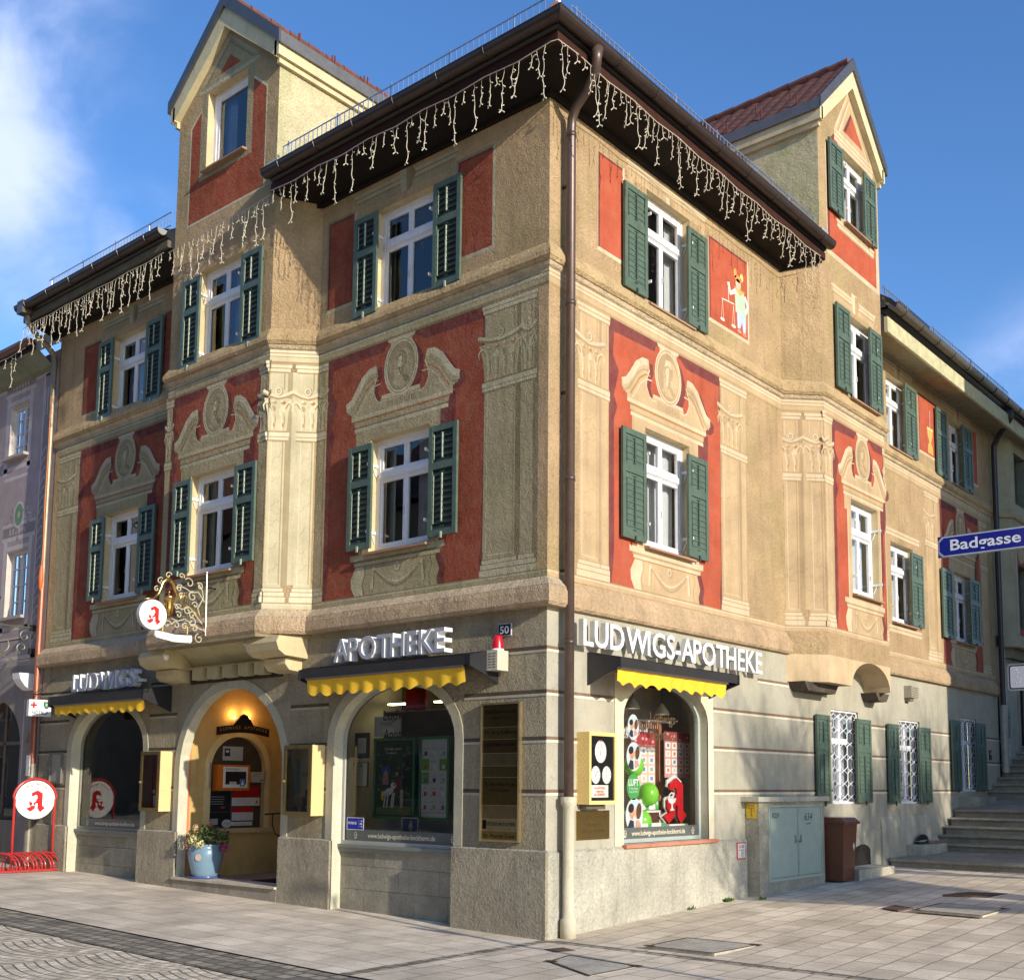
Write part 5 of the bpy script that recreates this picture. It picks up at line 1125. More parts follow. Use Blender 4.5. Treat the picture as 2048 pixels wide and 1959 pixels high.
def d_pink(cols_, rows_, seed):
    def d(mb, fr, w_, h_, n):
        r0 = random.Random(seed); mb.quad(fr, -w_ / 2, w_ / 2, h_ * .80, h_, n, (.40, .06, .07)); mb.quad(fr, -w_ / 2, w_ / 2, h_ * .76, h_ * .80, n, (.62, .22, .20))
        for i in range(6): mb.ell(fr, r0.uniform(-w_ * .4, w_ * .4), h_ * r0.uniform(.82, .97), .03, .02, n + .001 + i * .0002, (.75, .35, .35), 8)
        for i in range(cols_):
            for j in range(rows_):
                x = -w_ / 2 + w_ * (i + .5) / cols_; z = h_ * (.70 - j * .72 / rows_); a = w_ / cols_ * .38; b = h_ * .72 / rows_ * .38
                mb.quad(fr, x - a, x + a, z - b, z + b, n + .001, (.78, .76, .72)); mb.quad(fr, x - a * .4, x + a * .5, z - b * .5, z + b * .6, n + .002, r0.choice([(.25, .3, .5), (.6, .2, .15), (.3, .4, .35), (.6, .55, .5), (.15, .25, .35)]))
    return d
framed('price_poster', 'pink offer poster with sixteen small product pictures', 'poster', RF, 2.96, 3.56, 1.70, 2.29, nR - .34, (.6, .25, .22), (.66, .34, .30), .0, d_pink(4, 4, 3), 'pink offer posters')
framed('price_poster', 'taller pink offer poster left of the other one', 'poster', RF, 2.28, 2.80, 1.47, 2.27, nR - .38, (.6, .25, .22), (.72, .50, .44), .0, d_pink(3, 5, 8), 'pink offer posters')
def A_logo(mb, fr, s_, n, col, white=(.8, .8, .8), d=.0, c=(0, 0), chal=True):
    P = lambda L_: [(c[0] + a * s_, c[1] + b * s_) for a, b in L_]
    outer = [(-.30, .40), (-.28, .58), (.08, .76), (.42, .56), (.42, -.26), (.60, -.42), (.30, -.70), (.12, -.46), (.12, -.10), (-.02, -.12), (-.06, -.46), (-.34, -.66), (-.62, -.44), (-.30, -.32), (-.42, -.18), (-.42, .06), (-.30, .12), (-.12, .14), (.02, .14), (.10, .26), (.06, .42), (-.06, .46), (-.14, .36)]
    f_ = mb.prism if d else None
    if d: mb.prism(fr, P(outer), n, n + d, col)
    else: mb.poly(fr, P(outer), n, col)
    m_ = n + d + .002
    if chal:
        mb.poly(fr, P([(-.42, .12), (.04, .12), (-.02, .0), (-.15, -.06), (-.15, -.18), (-.04, -.26), (-.30, -.26), (-.22, -.18), (-.22, -.06), (-.36, .0)]), m_, white)
        mb.stroke(fr, P([(-.30, .10), (-.34, .22), (-.22, .30), (-.10, .26), (-.12, .16), (-.24, .14)]), .05 * s_, m_ + .001, white)
t = thing('letter_a_display', 'large red letter A with chalice standing in the right shop window', 'sign', RF.p(2.93, 1.05, nR - .18), RF.rot() - .05)
mb = MB(); A_logo(mb, LOC, .42, -.03, (.72, .72, .70), d=.02, c=(0, .34), chal=False); mb.build('outline', 'plastic', t); t.children[0].scale = (1.07, 1, 1.05)
mb = MB(); A_logo(mb, LOC, .40, 0, (.55, .015, .02), d=.03, c=(0, .34)); mb.build('letter', 'plastic', t)
for i, (u, z, w_, h_, n_) in enumerate(((2.36, 1.30, .20, .13, -.26), (2.20, 1.02, .28, .12, -.14), (2.50, 1.02, .28, .12, -.15), (2.58, 1.30, .22, .15, -.27), (2.86, 1.03, .42, .09, -.08))):
    t = thing('medicine_box', ('white and green box on the upper tier under the balloon', 'white and green box at the front left by the photo disc', 'white and green box at the front middle of the display', 'white and green box on the upper tier beside the red letter', 'low white box in front of the red letter')[i], 'box', RF.p(u, z, nR + n_), RF.rot(), 'white boxes in the right shop window')
    mb = MB(); mb.box(LOC, -w_ / 2, w_ / 2, 0, h_, -.06, .02, (.78, .77, .72)); mb.build('carton', 'paper', t)
    mb = MB(); mb.box(LOC, w_ / 2 - .07, w_ / 2, .0, h_, .02, .023, (.08, .42, .10)); mb.quad(LOC, w_ / 2 - .045, w_ / 2 - .025, h_ * .35, h_ * .65, .025, WHITE); lines(mb, LOC, -w_ / 2 + .03, w_ / 2 - .1, h_ * .6, 2, .03, .022); mb.build('stripe', 'paper', t)
mb = MB(); mb.box(LOC, -.34, .30, 0, .275, -.16, -.02, (.72, .72, .69)); mb.box(LOC, -.08, .27, .05, .25, -.02, -.018, (.10, .04, .03)); o = mb.build('display_plinth', 'paint', None, RF.p(2.42, 1.015, nR - .22), RF.rot()); tag(o, 'white tiered display plinth carrying the boxes in the right window', 'plinth')
mb = MB(); mb.box(LOC, -.42, .42, 0, .05, -.12, .1, (.03, .22, .12)); o = mb.build('display_mat', 'fabric', None, RF.p(3.0, .975, nR - .16), RF.rot()); tag(o, 'dark green mat under the red letter A', 'mat')
for i, (u, z) in enumerate(((2.2, 2.60), (2.86, 2.56))):
    t = thing('spot_lamp', ('cone shaped spot lamp at the top left of the right shop window', 'cone shaped spot lamp at the top middle of the right shop window')[i], 'lamp', RF.p(u, z, nR - .30), RF.rot(), 'spot lamps in the right shop window')
    mb = MB(); mb.lathe((0, 0, 0), [(.10, -.06), (.085, -.02), (.045, .04), (.02, .08)], (.55, .50, .42), 14); mb.build('shade', 'paint', t, smooth=True); mb = MB(); mb.lathe((0, 0, 0), [(.001, -.045), (.085, -.05)], (.9, .8, .6), 14); mb.build('bulb', 'glow', t); mb = MB(); mb.tube([(0, 0, .07), (0, 0, .25)], .006, DK, 5); mb.build('rod', 'wire', t)
t = thing('curtain_rail', 'white rail with hanging slats crossing the right shop window', 'rail', RF.p(2.72, 2.42, nR - .40), RF.rot())
mb = MB(); mb.tube([(-.45, 0, 0), (.50, 0, 0)], .014, WHITE, 6); mb.build('rod', 'paint', t)
mb = MB()
for i in range(12): mb.box(LOC, -.38 + i * .05, -.36 + i * .05, -.10, 0, -.004, .004, (.45, .25, .18))
mb.build('hook', 'paint', t)
mb = MB(); mb.box(LOC, -.03, .03, 0, 1.5, -.04, .04, (.36, .15, .09)); o = mb.build('wood_post', 'wood', None, RF.p(2.98, .96, nR - .45), RF.rot()); tag(o, 'reddish brown wooden post at the back of the right shop window', 'post')
mb = MB(); mb.quad(LOC, -.5, .45, 0, 1.35, 0, (.78, .76, .70)); mb.box(LOC, -.5, .45, 0, 1.35, -.01, -.001, (.7, .7, .66)); o = mb.build('back_panel', 'paper', None, RF.p(2.80, 1.0, nR - .60), RF.rot()); tag(o, 'bright white panel behind the pink posters', 'panel')
# -- inside window F: a few shelves
t = thing('shop_counter', 'dim shop counter and shelves behind the far left window', 'counter', LF.p(-8.9, .9, -1.2))
mb = MB(); mb.box(LOC, -1.1, 1.0, 0, .35, -.3, .1, (.20, .15, .08)); mb.build('counter', 'wood', t)
mb = MB()
for z in (.62, .9, 1.2): mb.box(LOC, -.9, 1.0, z, z + .02, -.3, -.1, (.16, .15, .13))
mb.build('shelf', 'wood', t)
# ------------------------------------------------------------------ entrance porch
PX0, PX1, PD = -6.80, -4.44, 1.78
YEW = (.56, .385, .15)
mb = MB()
SW = Fr(PX0, 0, 0, 1)   # porch side wall, faces +x ; u=y
ac = .98; ah = .475; az = 1.82; an = arch_pts(ac, ah, az, .47)
wall(mb, SW, .14, ac - ah, .2, 3.3, [], YEW); wall(mb, SW, ac + ah, PD, .2, 3.3, [], YEW); wall(mb, SW, ac - ah, ac + ah, .2, .93, [], YEW)
for (a, b), (a2, b2) in zip(an, an[1:]): mb.add([SW.p(a, b), SW.p(a2, b2), SW.p(a2, 3.3), SW.p(a, 3.3)], [[0, 1, 2, 3]], YEW)
pr = [(ac - ah, .93)] + an + [(ac + ah, .93), (ac - ah, .93)]
for (a, b), (a2, b2) in zip(pr, pr[1:]): mb.add([SW.p(a, b), SW.p(a2, b2), SW.p(a2, b2, -.07), SW.p(a, b, -.07)], [[3, 2, 1, 0]], YEW)
BW = Fr(0, PD, 1, 0); wall(mb, BW, PX0, PX1, .2, 3.3, [], (.60, .46, .24))
EW = Fr(PX1, PD, 0, -1); wall(mb, EW, 0, PD - .14, .2, 3.3, [], (.60, .46, .24))
mb.add([(PX0, .14, 3.05), (PX1, .14, 3.05), (PX1, PD, 3.05), (PX0, PD, 3.05)], [[0, 1, 2, 3]], YEW)
mb.add([LF.p(PX0, 1.8, -.141), LF.p(PX0, 3.3, -.141), LF.p(PX0, 3.3, -.142)], [[0, 1, 2]], YEW)
vp_ = arch_pts(-5.62, 1.18, 1.80, 1.10)
for (a, b), (a2, b2) in zip(vp_, vp_[1:]): mb.add([LF.p(a, b, -.14), LF.p(a2, b2, -.14), LF.p(a2, 3.3, -.14), LF.p(a, 3.3, -.14)], [[0, 1, 2, 3]], YEW)
mb.add([(PX0 + .001, .141, .2), (PX0 + .001, .141 + .035, .2), (PX0 + .001, .141 + .035, 2.3), (PX0 + .001, .141, 2.3)], [[0, 1, 2, 3]], (.62, .22, .10))
mb.build('entrance_porch', 'smooth', B)
mb = MB()   # raised rim of the blind arch
rim = arch_pts(ac, ah + .10, az, .57); inn = arch_pts(ac, ah, az, .47)
o_ = [(ac - ah - .10, .93)] + rim + [(ac + ah + .10, .93)]; i_ = [(ac - ah, .93)] + inn + [(ac + ah, .93)]
for k in range(len(o_) - 1): mb.add([SW.p(*i_[k], .02), SW.p(*i_[k + 1], .02), SW.p(*o_[k + 1], .02), SW.p(*o_[k], .02), SW.p(*o_[k + 1], 0), SW.p(*o_[k], 0)], [[0, 1, 2, 3], [3, 2, 4, 5]], (.70, .55, .28))
mb.box(SW, ac - ah - .14, ac + ah + .14, .86, .93, 0, .06, (.55, .42, .22)); mb.build('blind_arch_rim', 'smooth', B)
mb = MB(); mb.poly(SW, [(ac - ah, .93)] + inn + [(ac + ah, .93)], -.065, (.085, .06, .04)); mb.build('notice_panel', 'wood', B)
mb = MB(); mb.box(Flat(0), PX0, PX1, -.05, PD, -.05, .245, (.34, .30, .24)); mb.box(Flat(0), PX0 - .0, PX1, -.08, .3, .246, .275, (.58, .52, .42)); mb.build('entrance_step', 'stone', B)
mb = MB(); mb.box(LOC, -.55, .55, 0, .012, -.5, .5, (.03, .028, .026)); o = mb.build('door_mat', 'fabric', None, (-5.15, 1.0, .246)); tag(o, 'black door mat on the floor of the entrance porch', 'door mat')
# things on the porch wall
t = thing('defibrillator_cabinet', 'orange wall cabinet with white framed front in the entrance', 'defibrillator cabinet', SW.p(.87, 1.49, -.05), SW.rot())
mb = MB(); mb.box(LOC, -.29, .27, 0, .38, 0, .13, (.62, .16, .02)); mb.prism(LOC, [(-.26, .38), (.24, .38), (.27, .34), (-.29, .34)], 0, .128, (.60, .15, .02)); mb.build('housing', 'gloss', t)
mb = MB(); mb.box(LOC, -.20, .22, .04, .35, .13, .145, (.75, .75, .73)); mb.box(LOC, -.17, .19, .09, .28, .145, .149, (.012, .012, .015)); mb.text(LOC, 'Defibrillator', -.17, .30, .035, (.1, .1, .1), .147, wd=.24); mb.box(LOC, .08, .17, .06, .17, .149, .152, (.08, .20, .45)); mb.box(LOC, -.10, .02, .09, .13, .149, .152, (.6, .6, .6)); mb.text(LOC, 'AED', -.085, .10, .02, (.1, .1, .1), .154); mb.poly(LOC, [(.10, .08), (.15, .08), (.125, .15)], .154, WHITE); mb.build('door', 'plastic', t)
t = thing('intercom_box', 'small pale wall box right of the orange cabinet', 'wall box', SW.p(1.34, 1.61, -.05), SW.rot()); mb = MB(); mb.box(LOC, -.13, .13, 0, .16, 0, .07, (.42, .40, .32)); mb.build('housing', 'plastic', t)
mb = MB(); mb.text(LOC, 'NOTDIENST', -.10, .09, .02, (.1, .1, .1), .072, wd=.1); mb.box(LOC, -.06, .04, .13, .138, .07, .072, DK); mb.box(LOC, .03, .1, .03, .04, .07, .072, DK); mb.build('label_plate', 'plastic', t); mb = MB(); mb.tube([(.13, -.04, .1), (.16, -.03, .0), (.14, -.03, -.1), (.05, -.02, -.13)], .006, DK, 5); mb.build('cable', 'wire', t)
def d_sheet(mb, fr, w_, h_, n): mb.quad(fr, -w_ * .42, -w_ * .14, h_ * .3, h_ * .85, n, (.03, .04, .05)); mb.ell(fr, -w_ * .28, h_ * .65, .035, .02, n + .001, (.6, .6, .6), 10); lines(mb, fr, -w_ * .05, w_ * .42, h_ * .6, 5, .02, n)
framed('notice_sheet', 'white notice sheet above the orange cabinet', 'notice', SW, .745, 1.10, 1.935, 2.145, -.06, WHITE, (.50, .50, .46), 0, d_sheet, 'notices on the porch panel', .004)
def d_blk(mb, fr, w_, h_, n): lines(mb, fr, -w_ * .42, w_ * .38, h_ * .85, 4, .035, n, (.4, .4, .42), .006); mb.quad(fr, -w_ * .4, -.02, .03, .12, n, (.35, .35, .36)); mb.quad(fr, -w_ * .45, w_ * .45, h_ * .42, h_ * .424, n, (.3, .3, .3)); mb.quad(fr, .02, .09, h_ * .52, h_ * .58, n, (.35, .05, .03))
framed('notice_sheet', 'black notice with pale lettering on the lower left of the porch panel', 'notice', SW, .53, .91, .955, 1.47, -.06, DK, (.015, .016, .02), 0, d_blk, 'notices on the porch panel', .004)
def d_red(mb, fr, w_, h_, n): mb.quad(fr, -w_ / 2, w_ / 2, h_ * .0, h_ * .42, n, (.62, .62, .60)); mb.text(fr, 'A', w_ * .34, .03, .05, (.5, .03, .02), n + .001, bold=.05); lines(mb, fr, -w_ * .4, w_ * .2, h_ * .3, 3, .025, n + .001, (.5, .2, .2)); mb.text(fr, 'ludwigs', -w_ * .4, h_ * .72, .03, (.4, .1, .1), n + .001)
framed('notice_sheet', 'red and white notice on the right of the porch panel', 'notice', SW, .93, 1.43, 1.26, 1.55, -.06, DK, (.38, .012, .012), 0, d_red, 'notices on the porch panel', .004)
def d_red2(mb, fr, w_, h_, n):
    mb.quad(fr, -w_ / 2, w_ / 2, 0, h_ * .62, n, (.55, .55, .53))
    for i in range(3):
        for j in range(2): mb.quad(fr, -w_ * .36 + i * w_ * .27, -w_ * .33 + i * w_ * .27, h_ * (.15 + j * .25), h_ * (.22 + j * .25), n + .001, (.5, .15, .15))
framed('notice_sheet', 'lower red and white opening hours notice on the porch panel', 'notice', SW, .94, 1.32, 1.04, 1.235, -.06, DK, (.42, .015, .012), 0, d_red2, 'notices on the porch panel', .004)
framed('notice_sheet', 'narrow white strip notice at the bottom of the porch panel', 'notice', SW, .94, 1.31, .965, 1.02, -.06, DK, (.6, .6, .6), 0, lambda mb, fr, w_, h_, n: mb.text(fr, 'www.apotheke.de', 0, .015, .025, (.2, .2, .2), n, wd=.28, align='C'), 'notices on the porch panel', .004)
mb = MB(); mb.disc(LOC, 0, 0, .085, 0, .004, (.62, .62, .6), 24, rz=.06); mb.ell(LOC, 0, 0, .075, .05, .005, (.5, .5, .52), 20); mb.stroke(LOC, [(-.05, 0), (-.02, .015), (.02, -.01), (.05, .01)], .008, .006, (.2, .2, .3)); o = mb.build('oval_sticker', 'paper', None, SW.p(.85, 1.0, -.052), SW.rot()); tag(o, 'white oval sticker at the foot of the porch panel', 'sticker')
t = thing('entrance_sign', 'curved black wooden name board with gold letters over the porch panel', 'sign', SW.p(.97, 2.32, .10), SW.rot())
mb = MB(); top = [(-.46 + .92 * i / 16, .10 + .0 + .05 * math.sin(PI * i / 16)) for i in range(17)]
prof = [(a, b - .12) for a, b in top] + [(a, b + (.16 * max(0, math.cos((a) / .17 * PI / 2)) if abs(a) < .17 else 0)) for a, b in top[::-1]]
mb.prism(LOC, prof, 0, .03, (.02, .015, .012)); mb.build('board', 'wood', t)
mb = MB()
for i, ch in enumerate('LUDWIGS APOTHEKE'): a = -.40 + .80 * i / 15; mb.text(LOC, ch, a, .035 + .05 * math.sin(PI * (a + .46) / .92), .05, (.45, .30, .12), .032, align='C')
mb.build('lettering', 'paint', t)
for i, sx in enumerate((-.13, .13)):
    mb = MB(); mb.ball((0, 0, 0), .022, (1.0, .50, .14), 8); o = mb.build('lamp_bulb', 'lamp', t, (sx, .04, .25))
    pl_ = bpy.data.lights.new('bulb_light', 'POINT'); pl_.energy = 1.6; pl_.color = (1, .55, .2); pl_.shadow_soft_size = .03; po = bpy.data.objects.new('bulb_light', pl_); COL.objects.link(po); po.parent = t; po.location = (sx, .02, .30)
mb = MB(); mb.box(LOC, -.015, .015, 0, .36, 0, .05, (.75, .76, .76)); o = mb.build('latch_plate', 'metal', None, SW.p(.47, 1.53, .0), SW.rot()); tag(o, 'narrow metal plate on the left edge of the porch panel', 'plate')
t = thing('handrail', 'thin dark iron handrail at the right of the porch', 'handrail', (-5.5, .66, 1.0))
mb = MB(); mb.tube([(-.0, -.13, .17), (-.0, .14, .18)], .012, IRON, 6); mb.build('rail', 'metal', t); mb = MB(); mb.tube([(0, .0, .17), (0, .0, .02), (0, .05, -.10), (0, .14, -.14)], .01, IRON, 6); mb.build('bracket', 'metal', t)
# ------------------------------------------------------------------ awnings
def awning(fr, u0, u1, v0, v1, zc0, zc1, zv, n, label, k):
    t = thing('awning', label, 'awning', fr.p((u0 + u1) / 2, zc0, 0), fr.rot(), 'retracted yellow awnings'); w_ = (u1 - u0) / 2
    H = zc1 - zc0; S_ = Fr(0, 0, 0, -1)
    mb = MB(); P = LOC.p
    mb.box(LOC, -w_, w_, -.02, H, n - .10, n, (.05, .045, .045)); mb.add([P(-w_, H + .005, n), P(w_, H + .005, n), P(w_, H + .07, .04), P(-w_, H + .07, .04)], [[0, 1, 2, 3]], (.16, .16, .18)); mb.box(LOC, -w_, w_, H - .10, H + .07, 0.0, .12, (.07, .07, .075))
    mb.add([P(-w_, -.02, n), P(w_, -.02, n), P(w_, -.02, .06), P(-w_, -.02, .06)], [[3, 2, 1, 0]], (.09, .03, .02)); mb.build('cassette', 'brownmetal', t)
    for sx in (-w_, w_):
        mb = MB(); side = [(.0, H + .08), (.05, H + .08), (n + .01, H), (n + .01, -.03), (n * .55, -.10), (.0, -.20)]; mb.prism(Fr(0, 0, 0, -1), side, -sx - .012, -sx + .012, (.035, .035, .04)); mb.build('end_cap', 'brownmetal', t)
    mb = MB(); c = (v0 + v1) / 2 - (u0 + u1) / 2; hv = (v1 - v0) / 2; zt = -.02; zb_ = zv - zc0; sc_ = max(6, round((v1 - v0) / .235)); K = sc_ * 12; pts = []
    r0 = random.Random(k)
    ph = r0.random() * 3
    for i in range(K + 1):
        x = c - hv + 2 * hv * i / K; ph_ = (i / 12.0) % 1; zb2 = zb_ + .045 * (0.5 + .5 * math.cos(2 * PI * ph_)) + .006 * math.sin(i * .21 + ph); wv = .012 * math.sin(i * .5 + ph) + .008 * math.sin(i * .17)
        for j in range(4):
            t_ = j / 3; pts.append(P(x, zt * (1 - t_) + zb2 * t_, n - .02 + wv * t_ - .02 * t_))
    mb.add(pts, [[i * 4 + j + 1, (i + 1) * 4 + j + 1, (i + 1) * 4 + j, i * 4 + j] for i in range(K) for j in range(3)], YEL); mb.build('valance', 'fabric', t, smooth=True)
    mb = MB(); mb.box(LOC, c - hv, c + hv, -.045, -.02, n - .03, n + .006, (.35, .30, .24)); mb.build('front_bar', 'metal', t)
    return t
awning(LF, -3.58, -.70, -3.46, -.80, 2.90, 2.99, 2.655, .45, 'yellow scalloped awning under the white APOTHEKE letters on the left facade', 1)
awning(LF, -9.85, -7.10, -9.70, -7.12, 2.82, 2.93, 2.62, .45, 'yellow scalloped awning under the LUDWIGS letters at the far left', 2)
awning(RF, .72, 3.28, .70, 3.02, 2.90, 2.99, 2.68, .45, 'yellow scalloped awning over the sunlit right shop window', 3)
# ------------------------------------------------------------------ raised lettering
def letters(fr, body, u0, u1, z, h, n0, n1, front, side, label, group=None, gap=.0, bold=.02, rail=False):
    t = thing('shop_lettering', label, 'lettering', fr.p((u0 + u1) / 2, z, n0), fr.rot(), group)
    adv = [textgeo('H' + body[:i] + 'H', bold)[2] for i in range(len(body))]; base = textgeo('H' + 'H', bold)[2]
    W_ = textgeo(body, bold)[2]; sx = (u1 - u0) / W_
    hw_ = (u1 - u0) / 2
    for i, ch in enumerate(body):
        if ch == ' ': continue
        x = (adv[i] - base) * sx - hw_; w_ = textgeo(ch, bold)[2] * sx
        mb = MB(); vs, fs, w0 = textgeo(ch, bold)
        P0 = [LOC.p(x + a * sx, b * h, n1 - n0) for a, b in vs]; P1 = [LOC.p(x + a * sx, b * h, 0) for a, b in vs]; k = len(vs)
        mb.add(P0, fs, front); mb.add(P1, fs, side); cnt = {(f[q], f[(q + 1) % len(f)]) for f in fs for q in range(len(f))}
        mb.add(P0 + P1, [[a + k, b + k, b, a] for a, b in cnt if (b, a) not in cnt], side); mb.build('letter', 'plastic', t)
    return t
letters(LF, 'APOTHEKE', -3.25, -1.30, 3.09, .29, .07, .20, (.42, .42, .46), (.85, .85, .85), 'raised white letters APOTHEKE above the middle left awning', bold=.012)  # fronts coloured grey for shade, sides kept white for the sun
letters(LF, 'LUDWIGS-', -9.63, -7.68, 3.03, .28, .07, .20, (.36, .36, .42), (.85, .85, .85), 'raised white letters LUDWIGS above the far left awning', bold=.012)  # grey fronts paint in the facade's shade; sides stay sunlit white
letters(RF, 'LUDWIGS-APOTHEKE', .45, 4.46, 3.12, .30, .08, .15, (.88, .88, .88), (.55, .55, .52), 'raised white letters LUDWIGS-APOTHEKE on the right facade', bold=.012)
# ------------------------------------------------------------------ wall cases and plates, left facade
def case(u0, u1, z0, z1, d, label, draw):
    t = thing('display_case', label, 'display case', LF.p((u0 + u1) / 2, z0, 0), 0, 'cream glazed display cases beside the entrance'); w_ = u1 - u0; h = z1 - z0; cc = (.72, .55, .27)
    mb = MB(); a = w_ / 2; f = .05
    mb.box(LOC, -a, a, 0, h, 0, .02, cc); mb.box(LOC, -a, -a + .02, 0, h, .02, d, cc); mb.box(LOC, a - .02, a, 0, h, .02, d, cc); mb.box(LOC, -a + .02, a - .02, 0, .02, .02, d, cc); mb.box(LOC, -a + .02, a - .02, h - .02, h, .02, d, cc); mb.build('housing', 'paint', t)
    mb = MB(); fc = (.38, .28, .12)
    for b, c2, e, g in ((-a, -a + f, 0, h), (a - f, a, 0, h), (-a + f, a - f, 0, f), (-a + f, a - f, h - f, h)): mb.box(LOC, b, c2, e, g, d, d + .02, fc)
    mb.box(LOC, -a + .015, -a + .03, h * .47, h * .50, d + .02, d + .045, (.7, .6, .4)); mb.build('door_frame', 'brass', t)
    g = MB(); g.quad(LOC, -a + f, a - f, f, h - f, d + .01, (1, 1, 1)); g.build('pane', 'shopglass', t)
    mb = MB(); draw(mb, a, h); mb.build('contents', 'paper', t)
def c1(mb, a, h):
    mb.quad(LOC, -a + .02, a - .02, .02, h - .02, .022, (.30, .03, .05)); mb.box(LOC, -.10, .0, .05, .22, .03, .07, (.6, .6, .6)); mb.box(LOC, -.17, -.11, .05, .16, .05, .09, (.5, .02, .04)); mb.box(LOC, .02, .12, .05, .30, .03, .06, (.5, .5, .52)); mb.ell(LOC, -.12, .28, .03, .03, .05, (.7, .6, .6), 8)
def c2(mb, a, h):
    mb.quad(LOC, -a + .02, a - .02, .02, h - .02, .022, (.42, .33, .20)); mb.text(LOC, 'FÜR DIE M', -.12, h * .55, .07, (.08, .06, .04), .026, wd=.30); mb.box(LOC, -.02, .10, .12, .32, .03, .06, (.10, .08, .06)); mb.box(LOC, -.18, -.06, .10, .22, .04, .07, (.25, .18, .1)); mb.poly(LOC, [(-a + .03, h * .3), (-a + .10, h * .3), (-a + .08, h * .8), (-a + .03, h * .8)], .03, (.15, .28, .26))
    for i in range(5): mb.box(LOC, -.20 + i * .08, -.14 + i * .08, .03, .09, .05, .09, random.choice([(.1, .2, .3), (.5, .5, .45), (.3, .25, .1)]))
case(-7.50, -7.01, 1.19, 2.05, .19, 'cream display case with red contents left of the entrance', c1)
case(-4.14, -3.60, 1.20, 2.08, .20, 'cream display case with book display right of the entrance', c2)
t = thing('name_board', 'tall brass board of dark name plates beside the corner', 'name board', LF.p(-.62, .985, .0), 0)
mb = MB(); mb.box(LOC, -.285, .285, 0, 1.505, 0, .03, (.16, .12, .05)); mb.build('backing', 'wood', t)
mb = MB()
for a in (-.285, .265): mb.box(LOC, a, a + .02, 0, 1.505, .03, .05, (.75, .62, .38))
mb.box(LOC, -.265, .265, 1.485, 1.505, .03, .05, (.6, .5, .3)); mb.box(LOC, -.265, .265, 0, .02, .03, .05, (.6, .5, .3)); mb.build('frame', 'brass', t)
rows = [(.26, (.10, .07, .03), ['Rechtsanwälte', 'Jaumann & Thoma']), (.14, (.13, .10, .045), ['Dr. Jörg Kaßberg']), (.16, (.09, .06, .03), ['Claudia Müller-Seefelder']), (.145, (.16, .13, .08), []), (.13, (.10, .08, .035), []), (.32, (.10, .075, .03), ['Dr. med. Heiko Burger', 'Facharzt für Innere Medizin']), (.155, (.20, .16, .09), []), (.135, (.30, .25, .15), ['STEUERKANZLEI PIERI']), (.10, (.22, .16, .06), ['Dr. Werner Zuber'])]
z = 1.48
for i, (hh, c_, tx) in enumerate(rows):
    hh *= 1.46 / 1.545; mb = MB(); mb.box(LOC, -.262, .262, z - hh + .005, z, .03, .037, c_)
    mb.box(LOC, -.262, .262, z - hh, z - hh + .004, .03, .04, (.55, .42, .22))
    for j, s_ in enumerate(tx): mb.text(LOC, s_, .02 if i == 7 else 0, z - .07 - j * .06 - (.02 if hh > .2 else 0), .040 if j == 0 else .026, (.02, .015, .01), .0378, wd=(.46 if j == 0 else .30) * (.9 if i == 7 else 1), align='C', bold=.01)
    if i == 7: mb.quad(LOC, -.25, -.19, z - hh * .85, z - hh * .1, .0378, (.01, .012, .02))
    mb.build('name_plate', 'brass', t); z -= hh
t = thing('house_number', 'small blue enamel plate with number 50 near the corner', 'house number', LF.p(-.59, 3.225, 0), 0)
mb = MB(); mb.box(LOC, -.095, .095, 0, .135, 0, .015, (.6, .6, .62)); mb.box(LOC, -.088, .088, .007, .128, .015, .018, (.012, .015, .06)); mb.build('plate', 'gloss', t); mb = MB(); mb.text(LOC, '50', 0, .025, .085, WHITE, .019, wd=.13, align='C', bold=.01); mb.build('number', 'gloss', t)
t = thing('alarm_beacon', 'pale louvred siren box topped by a red beacon lamp', 'alarm beacon', LF.p(-.605, 2.83, .0), 0)
mb = MB(); mb.box(LOC, -.078, .078, 0, .22, .02, .20, (.55, .51, .40))
for i in range(6):
    for j in (-.055, .008): mb.box(LOC, j, j + .045, .03 + i * .03, .038 + i * .03, .20, .204, (.10, .08, .06))
mb.build('siren_box', 'paint', t); mb = MB(); mb.lathe((-.0, -.11, .22), [(.07, 0), (.07, .02)], WHITE, 16); mb.build('beacon_base', 'paint', t)
mb = MB(); mb.lathe((-.0, -.11, .24), [(.07, 0), (.066, .05), (.052, .13), (.045, .15), (.001, .155)], (.50, .006, .012), 16); mb.build('beacon_lens', 'gloss', t, smooth=True)
t = thing('notice_board', 'small grey empty notice frame between the drainpipe and the far left window', 'frame', LF.p(-10.35, 1.58, 0), 0)
mb = MB(); 
for a, b, c2, d2 in ((-.2, -.17, 0, .5), (.17, .2, 0, .5), (-.17, .17, 0, .03), (-.17, .17, .47, .5)): mb.box(LOC, a, b, c2, d2, 0, .04, (.16, .15, .13))
mb.build('frame', 'paint', t); mb = MB(); mb.box(LOC, -.17, .17, .03, .47, 0, .015, (.30, .28, .24)); mb.build('panel', 'paint', t)
